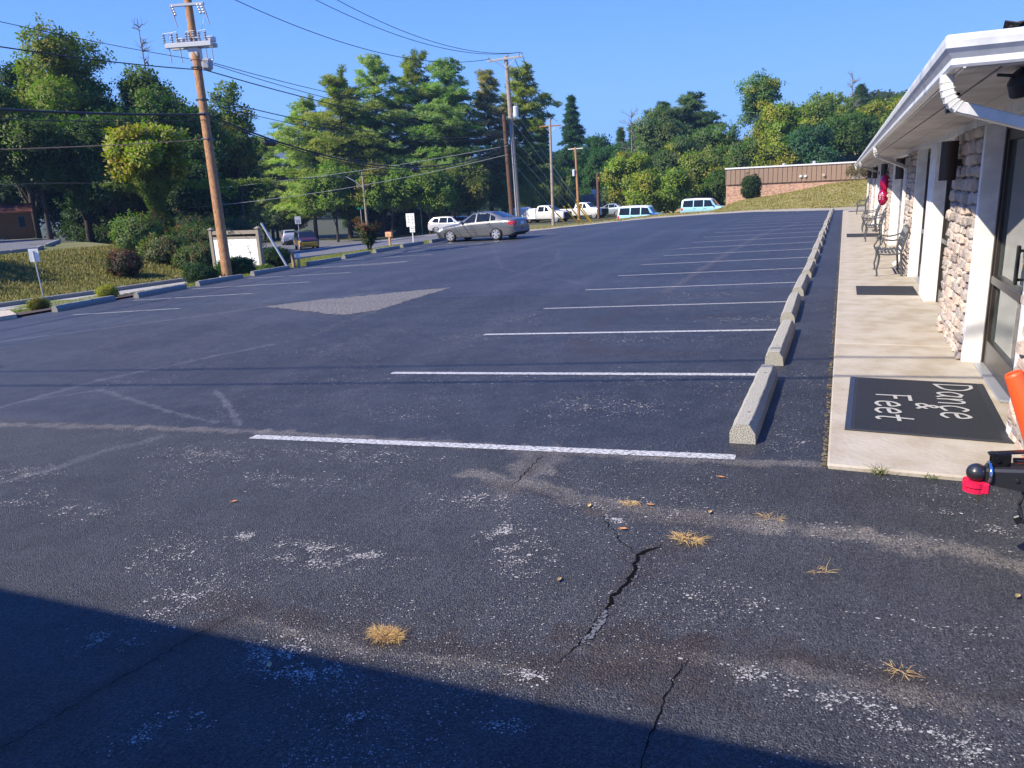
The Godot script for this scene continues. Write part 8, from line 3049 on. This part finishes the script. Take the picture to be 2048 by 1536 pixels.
	for q in p2:
		var t := tree_at("pine_tree", q[6], "", q[0], q[1])
		pine_tree(t, q[2] - t.position.y, q[3], q[4], q[5], 1.2, 0.75)
	bt = tree_at("bare_tree", "leafless grey tree standing above the right wood", "", -26.7, -103.8)
	bare_tree(bt, 12.2 - bt.position.y, 3.0)
	bt = tree_at("bare_tree", "dead twiggy top against the sky on the wooded hill", "", 0.2, -128.0)
	bare_tree(bt, 16.6 - bt.position.y, 2.2)
	var gr := "mixed trees of the right wood"
	var right := [
		[-36.0, -116.4, 11.6, 4.2, 0.05, Color(0.055, 0.124, 0.035), 0.9, "dark green tree behind the short red brown pole", 0.0],
		[-32.0, -113.2, 9.9, 4.4, 0.05, Color(0.058, 0.132, 0.035), 0.9, "dark green tree above the grey house", 0.0],
		[-28.5, -108.0, 7.0, 3.6, 0.05, Color(0.055, 0.116, 0.032), 0.9, "dark green tree under the leafless tree", 0.0],
		[-22.4, -86.2, 6.7, 2.9, 0.06, Color(0.274, 0.340, 0.048), 1.0, "yellow green tree above the pale blue car", 0.3],
		[-22.6, -101.1, 11.9, 4.4, 0.1, Color(0.130, 0.183, 0.064), 0.9, "olive tree with brown patches left of the round topped pine", 0.15],
		[-18.9, -77.8, 3.4, 2.6, 0.02, Color(0.261, 0.315, 0.055), 1.0, "low yellow green tree right behind the nearer pale blue car", 0.35],
		[-15.9, -78.5, 3.8, 2.6, 0.02, Color(0.206, 0.282, 0.048), 1.0, "low leafy tree between the two pale blue cars", 0.2],
		[-14.3, -86.6, 5.7, 3.1, 0.04, Color(0.219, 0.257, 0.055), 1.0, "orange tinged tree left of the brick building", 0.3],
		[-11.6, -82.6, 3.0, 2.4, 0.02, GREEN, 1.0, "dark green tree at the brick building's left corner", 0.0],
		[-17.5, -95.0, 8.4, 3.8, 0.05, Color(0.117, 0.165, 0.055), 0.9, "brownish green tree with a vine dark middle", 0.2],
		[-14.5, -99.5, 9.6, 4.2, 0.1, Color(0.123, 0.183, 0.055), 0.9, "olive tree behind the brick building's left end", 0.1],
		[-10.6, -106.0, 15.3, 3.3, 0.42, Color(0.137, 0.224, 0.064), 0.55, "tall open feathery tree rising highest behind the brick building", 0.1],
		[-8.9, -104.5, 10.9, 3.6, 0.15, Color(0.157, 0.232, 0.055), 0.9, "tree at the foot of the tall feathery tree", 0.2],
		[-6.3, -101.3, 11.9, 3.8, 0.15, Color(0.233, 0.298, 0.048), 1.0, "yellow green tree right of the tall feathery tree", 0.3],
		[-3.0, -110.8, 12.8, 4.4, 0.1, Color(0.206, 0.257, 0.055), 0.9, "broad yellowish tree on the wooded hill", 0.3],
		[0.1, -101.2, 9.0, 4.2, 0.08, GREEN, 0.9, "dark green tree behind the brick building's right half", 0.0],
		[4.4, -105.7, 10.8, 4.4, 0.05, Color(0.206, 0.282, 0.048), 0.9, "yellow green tree nearest the shop roof edge", 0.3],
		[10.0, -137.5, 13.6, 5.0, 0.05, Color(0.117, 0.165, 0.055), 0.8, "tree crown on the hilltop just above the gutter line", 0.1],
		[-7.7, -92.7, 6.9, 2.9, 0.05, Color(0.274, 0.307, 0.048), 1.0, "golden tree left of the round dark evergreen", 0.35],
		[-11.2, -92.3, 7.0, 2.9, 0.05, Color(0.137, 0.199, 0.055), 1.0, "olive leafy tree behind the upright evergreen shrub", 0.15],
		[-19.5, -118.0, 9.5, 4.6, 0.05, DARK, 0.8, "dark tree deep in the gap of the right wood", 0.0],
		[6.5, -96.0, 8.2, 4.0, 0.05, BRIGHT, 0.9, "bright green tree behind the end of the shop roof", 0.1],
		[-39.5, -104.0, 7.5, 4.2, 0.05, Color(0.137, 0.199, 0.048), 0.9, "olive tree behind the tan pole", 0.1],
		[-44.5, -110.0, 9.0, 4.6, 0.05, Color(0.083, 0.149, 0.040), 0.8, "green tree left of the willow far back", 0.0],
		[-26.0, -96.5, 3.4, 2.6, 0.02, Color(0.123, 0.165, 0.048), 1.0, "low olive tree right of the dark cut pole", 0.1],
	]
	for q in right:
		var t := tree_at("broad_tree", q[7], gr, q[0], q[1])
		broad_tree(t, q[2] - t.position.y, q[3], q[4], q[5], q[6], 0.45, Color(0.319, 0.301, 0.047, q[8]))
	var mg := tree_at("evergreen_tree", "round dense blue green evergreen over the brick building's roof", "", -3.9, -93.6)
	broad_tree(mg, 7.2 - mg.position.y, 4.0, 0.0, Color(0.072, 0.151, 0.072), 1.25, 0.44)
	# far wood that reads as one mass
	var far := PackedFloat32Array()
	for k in 9000:
		var x := rr(-150.0, 60.0)
		var z := -150.0 - rr(0, 50.0) - 20.0 * smoothstep(-60.0, -120.0, x)
		var hh := rr(0, 1)
		var y := gy(x, z) + hh * (8.0 + 3.0 * sin(x * 0.21) + 2.0 * sin(x * 0.53)) * lerpf(1.0, 0.3, smoothstep(-70.0, -20.0, x))
		clump(far, Vector3(x, y, z), Vector3(rr(-0.4, 0.4), 1, 0.5), rr(1.0, 1.9), jit(Color(0.06, 0.085, 0.028), 0.35))
	tag(multi("woods", leaf_meshes["broad2"], M.leaf, far, self), "far wooded slope behind the nearer trees", "woods")

func shrubs() -> void:
	var t := thing("evergreen_shrub", "upright dark green evergreen shrub against the brick wall", "shrub", on(-7.6, -71.6, -0.1))
	bush(t, Vector3(0.85, 1.35, 0.8), Color(0.05, 0.085, 0.022), 900, 0.26, "needle", Color(0.12, 0.09, 0.04, 0.0))
	var g := "round green bushes by the white sign"
	t = thing("bush", "round dark green bush left of the brown pole's foot", "bush", on(-20.85, -20.25, -0.05), 0.0, g)
	bush(t, Vector3(0.62, 0.40, 0.55), Color(0.035, 0.075, 0.022), 1500, 0.095)
	t = thing("bush", "wide green bush behind the brown pole's foot, under the sign panel", "bush", on(-20.75, -21.9, -0.05), 0.0, g)
	bush(t, Vector3(0.80, 0.44, 0.6), Color(0.05, 0.095, 0.025), 1900, 0.095)
	t = thing("bush", "tall dark bush behind the sign's right post", "bush", on(-22.2, -25.9, -0.05), 0.0, g)
	bush(t, Vector3(0.60, 0.50, 0.6), Color(0.03, 0.065, 0.02), 1100, 0.10)
	t = thing("bush", "small bright green bush at the foot of the sign's right post", "bush", on(-21.0, -23.75, -0.05), 0.0, g)
	bush(t, Vector3(0.42, 0.16, 0.3), Color(0.10, 0.15, 0.03), 600, 0.09)
	g = "small yellow shrubs in the mulch bed"
	t = thing("yellow_shrub", "small olive yellow shrub in the mulch bed by the concrete kerb end", "shrub", on(-20.55, -13.95, 0.0), 0.0, g)
	bush(t, Vector3(0.26, 0.20, 0.26), Color(0.17, 0.17, 0.025), 700, 0.065, "broad", Color(0.34, 0.22, 0.02, 0.35))
	t = thing("yellow_shrub", "brighter yellow shrub in the mulch bed behind the first weathered wheel stop", "shrub", on(-20.15, -15.85, 0.0), 0.0, g)
	bush(t, Vector3(0.30, 0.23, 0.28), Color(0.30, 0.29, 0.03), 850, 0.065, "broad", Color(0.42, 0.34, 0.03, 0.4))
	# dark red flowering shrub at the lot edge
	t = thing("flowering_shrub", "dark red topped flowering shrub between two wheel stops by the road", "shrub", on(-20.9, -31.0, -0.05))
	flower_shrub(t)
	t = thing("flowering_shrub", "reddish brown flowering shrub on the bank beside the vine tree", "shrub", on(-26.6, -21.9, -0.05))
	bush(t, Vector3(0.72, 0.66, 0.6), Color(0.055, 0.075, 0.035), 800, 0.15, "broad", Color(0.16, 0.065, 0.045, 0.45), 9)
	# scrub at the foot of the vine tree
	g = "scrub at the foot of the vine tree"
	for q in [[-29.9, -25.6, 1.3, 1.0, Color(0.144, 0.208, 0.056), "leafy green scrub on the bank just left of the vine trunk"], [-27.9, -25.2, 1.2, 0.8, Color(0.136, 0.160, 0.056), "tangled olive scrub spilling down the bank under the vine trunk"], [-28.3, -27.6, 1.9, 1.0, Color(0.080, 0.120, 0.035), "dark scrub right of the vine trunk, left of the white sign"], [-26.2, -25.4, 1.3, 0.75, Color(0.096, 0.136, 0.040), "low scrub at the bank's foot near the footpath"], [-29.5, -30.5, 2.4, 1.3, Color(0.048, 0.080, 0.029), "dark mass of scrub behind the white sign"], [-33.5, -31.5, 2.6, 1.4, Color(0.048, 0.080, 0.029), "dark scrub behind the vine trunk in the wood's shade"]]:
		t = thing("scrub", q[5], "scrub", on(q[0], q[1], -0.1), 0.0, g)
		bush(t, Vector3(q[2], q[3], q[2] * 0.8), q[4], int(1500 * q[2] / 1.6), 0.17, "broad", Color(0.16, 0.09, 0.035, 0.12), 9)
	# ground cover patch between the first left stops
	var gc := PackedFloat32Array()
	for k in 700:
		var x := -20.6 + rr(-0.5, 0.5)
		var z := -18.2 + rr(-1.3, 1.3)
		clump(gc, on(x, z, 0.05), Vector3(rr(-0.5, 0.5), 1, rr(-0.5, 0.5)), rr(0.05, 0.09), jit(Color(0.14, 0.13, 0.06), 0.4))
	tag(multi("ground_cover", leaf_meshes["broad0"], M.leaf, gc, self), "low grey green ground cover behind the second weathered wheel stop", "ground cover")
	# dry brush at the clay cut by the end of the shop
	var db := thing("brush", "dry brownish brush on the clay bank by the shop's far end", "brush", on(1.6, -64.5, 0.0))
	bush(db, Vector3(1.6, 0.7, 1.3), Color(0.15, 0.13, 0.06), 900, 0.22, "blade", Color(0.24, 0.14, 0.08, 0.4))
	# grass: strip, bank and berm
	var buf := [PackedFloat32Array(), PackedFloat32Array(), PackedFloat32Array()]
	for k in 15000:
		var x := -19.4 - rr(0, 1) * 4.6
		var z := -17.4 - pow(rr(0, 1), 1.3) * 22.0
		if x > -21.9 and z > -17.2 or (x < -21.5 and x > -23.6 and z > -27.2):
			continue
		blade(buf[k % 3], x, z, rr(0.05, 0.11), Color(0.15, 0.20, 0.035), Color(0.34, 0.31, 0.09))
	for k in 3000:
		blade(buf[k % 3], rr(-22.8, -21.2), rr(-17.5, -9.0), rr(0.05, 0.10), Color(0.16, 0.22, 0.035), Color(0.30, 0.30, 0.08))
	for k in 22000:
		blade(buf[k % 3], -24.9 - rr(0, 1) * 6.6, -26.0 + rr(0, 1) * 16.0, rr(0.08, 0.20), Color(0.16, 0.17, 0.04), Color(0.34, 0.27, 0.10))
	for k in 26000:
		var x := rr(-19.0, 2.2)
		var fe := far_edge(x)
		var z := fe - 2.6 - pow(rr(0, 1), 1.2) * 17.0
		blade(buf[k % 3], x, z, rr(0.07, 0.17), Color(0.27, 0.255, 0.07), Color(0.50, 0.41, 0.18))
	for v in 3:
		tag(multi("grass", leaf_meshes["blade%d" % v], M.grass, buf[v], self), "grass on the lot strip, the rough bank and the far slope", "grass", "tufts of grass")

func blade(buf: PackedFloat32Array, x: float, z: float, s: float, a: Color, c: Color) -> void:
	if in_road(x, z):
		return
	put(buf, Basis(Vector3.UP, rr(0, TAU)).scaled(Vector3(s * 1.3, s, s * 1.3)), on(x, z, -0.01), jit(a.lerp(c, rng.randf() * rng.randf() * 1.3), 0.2))
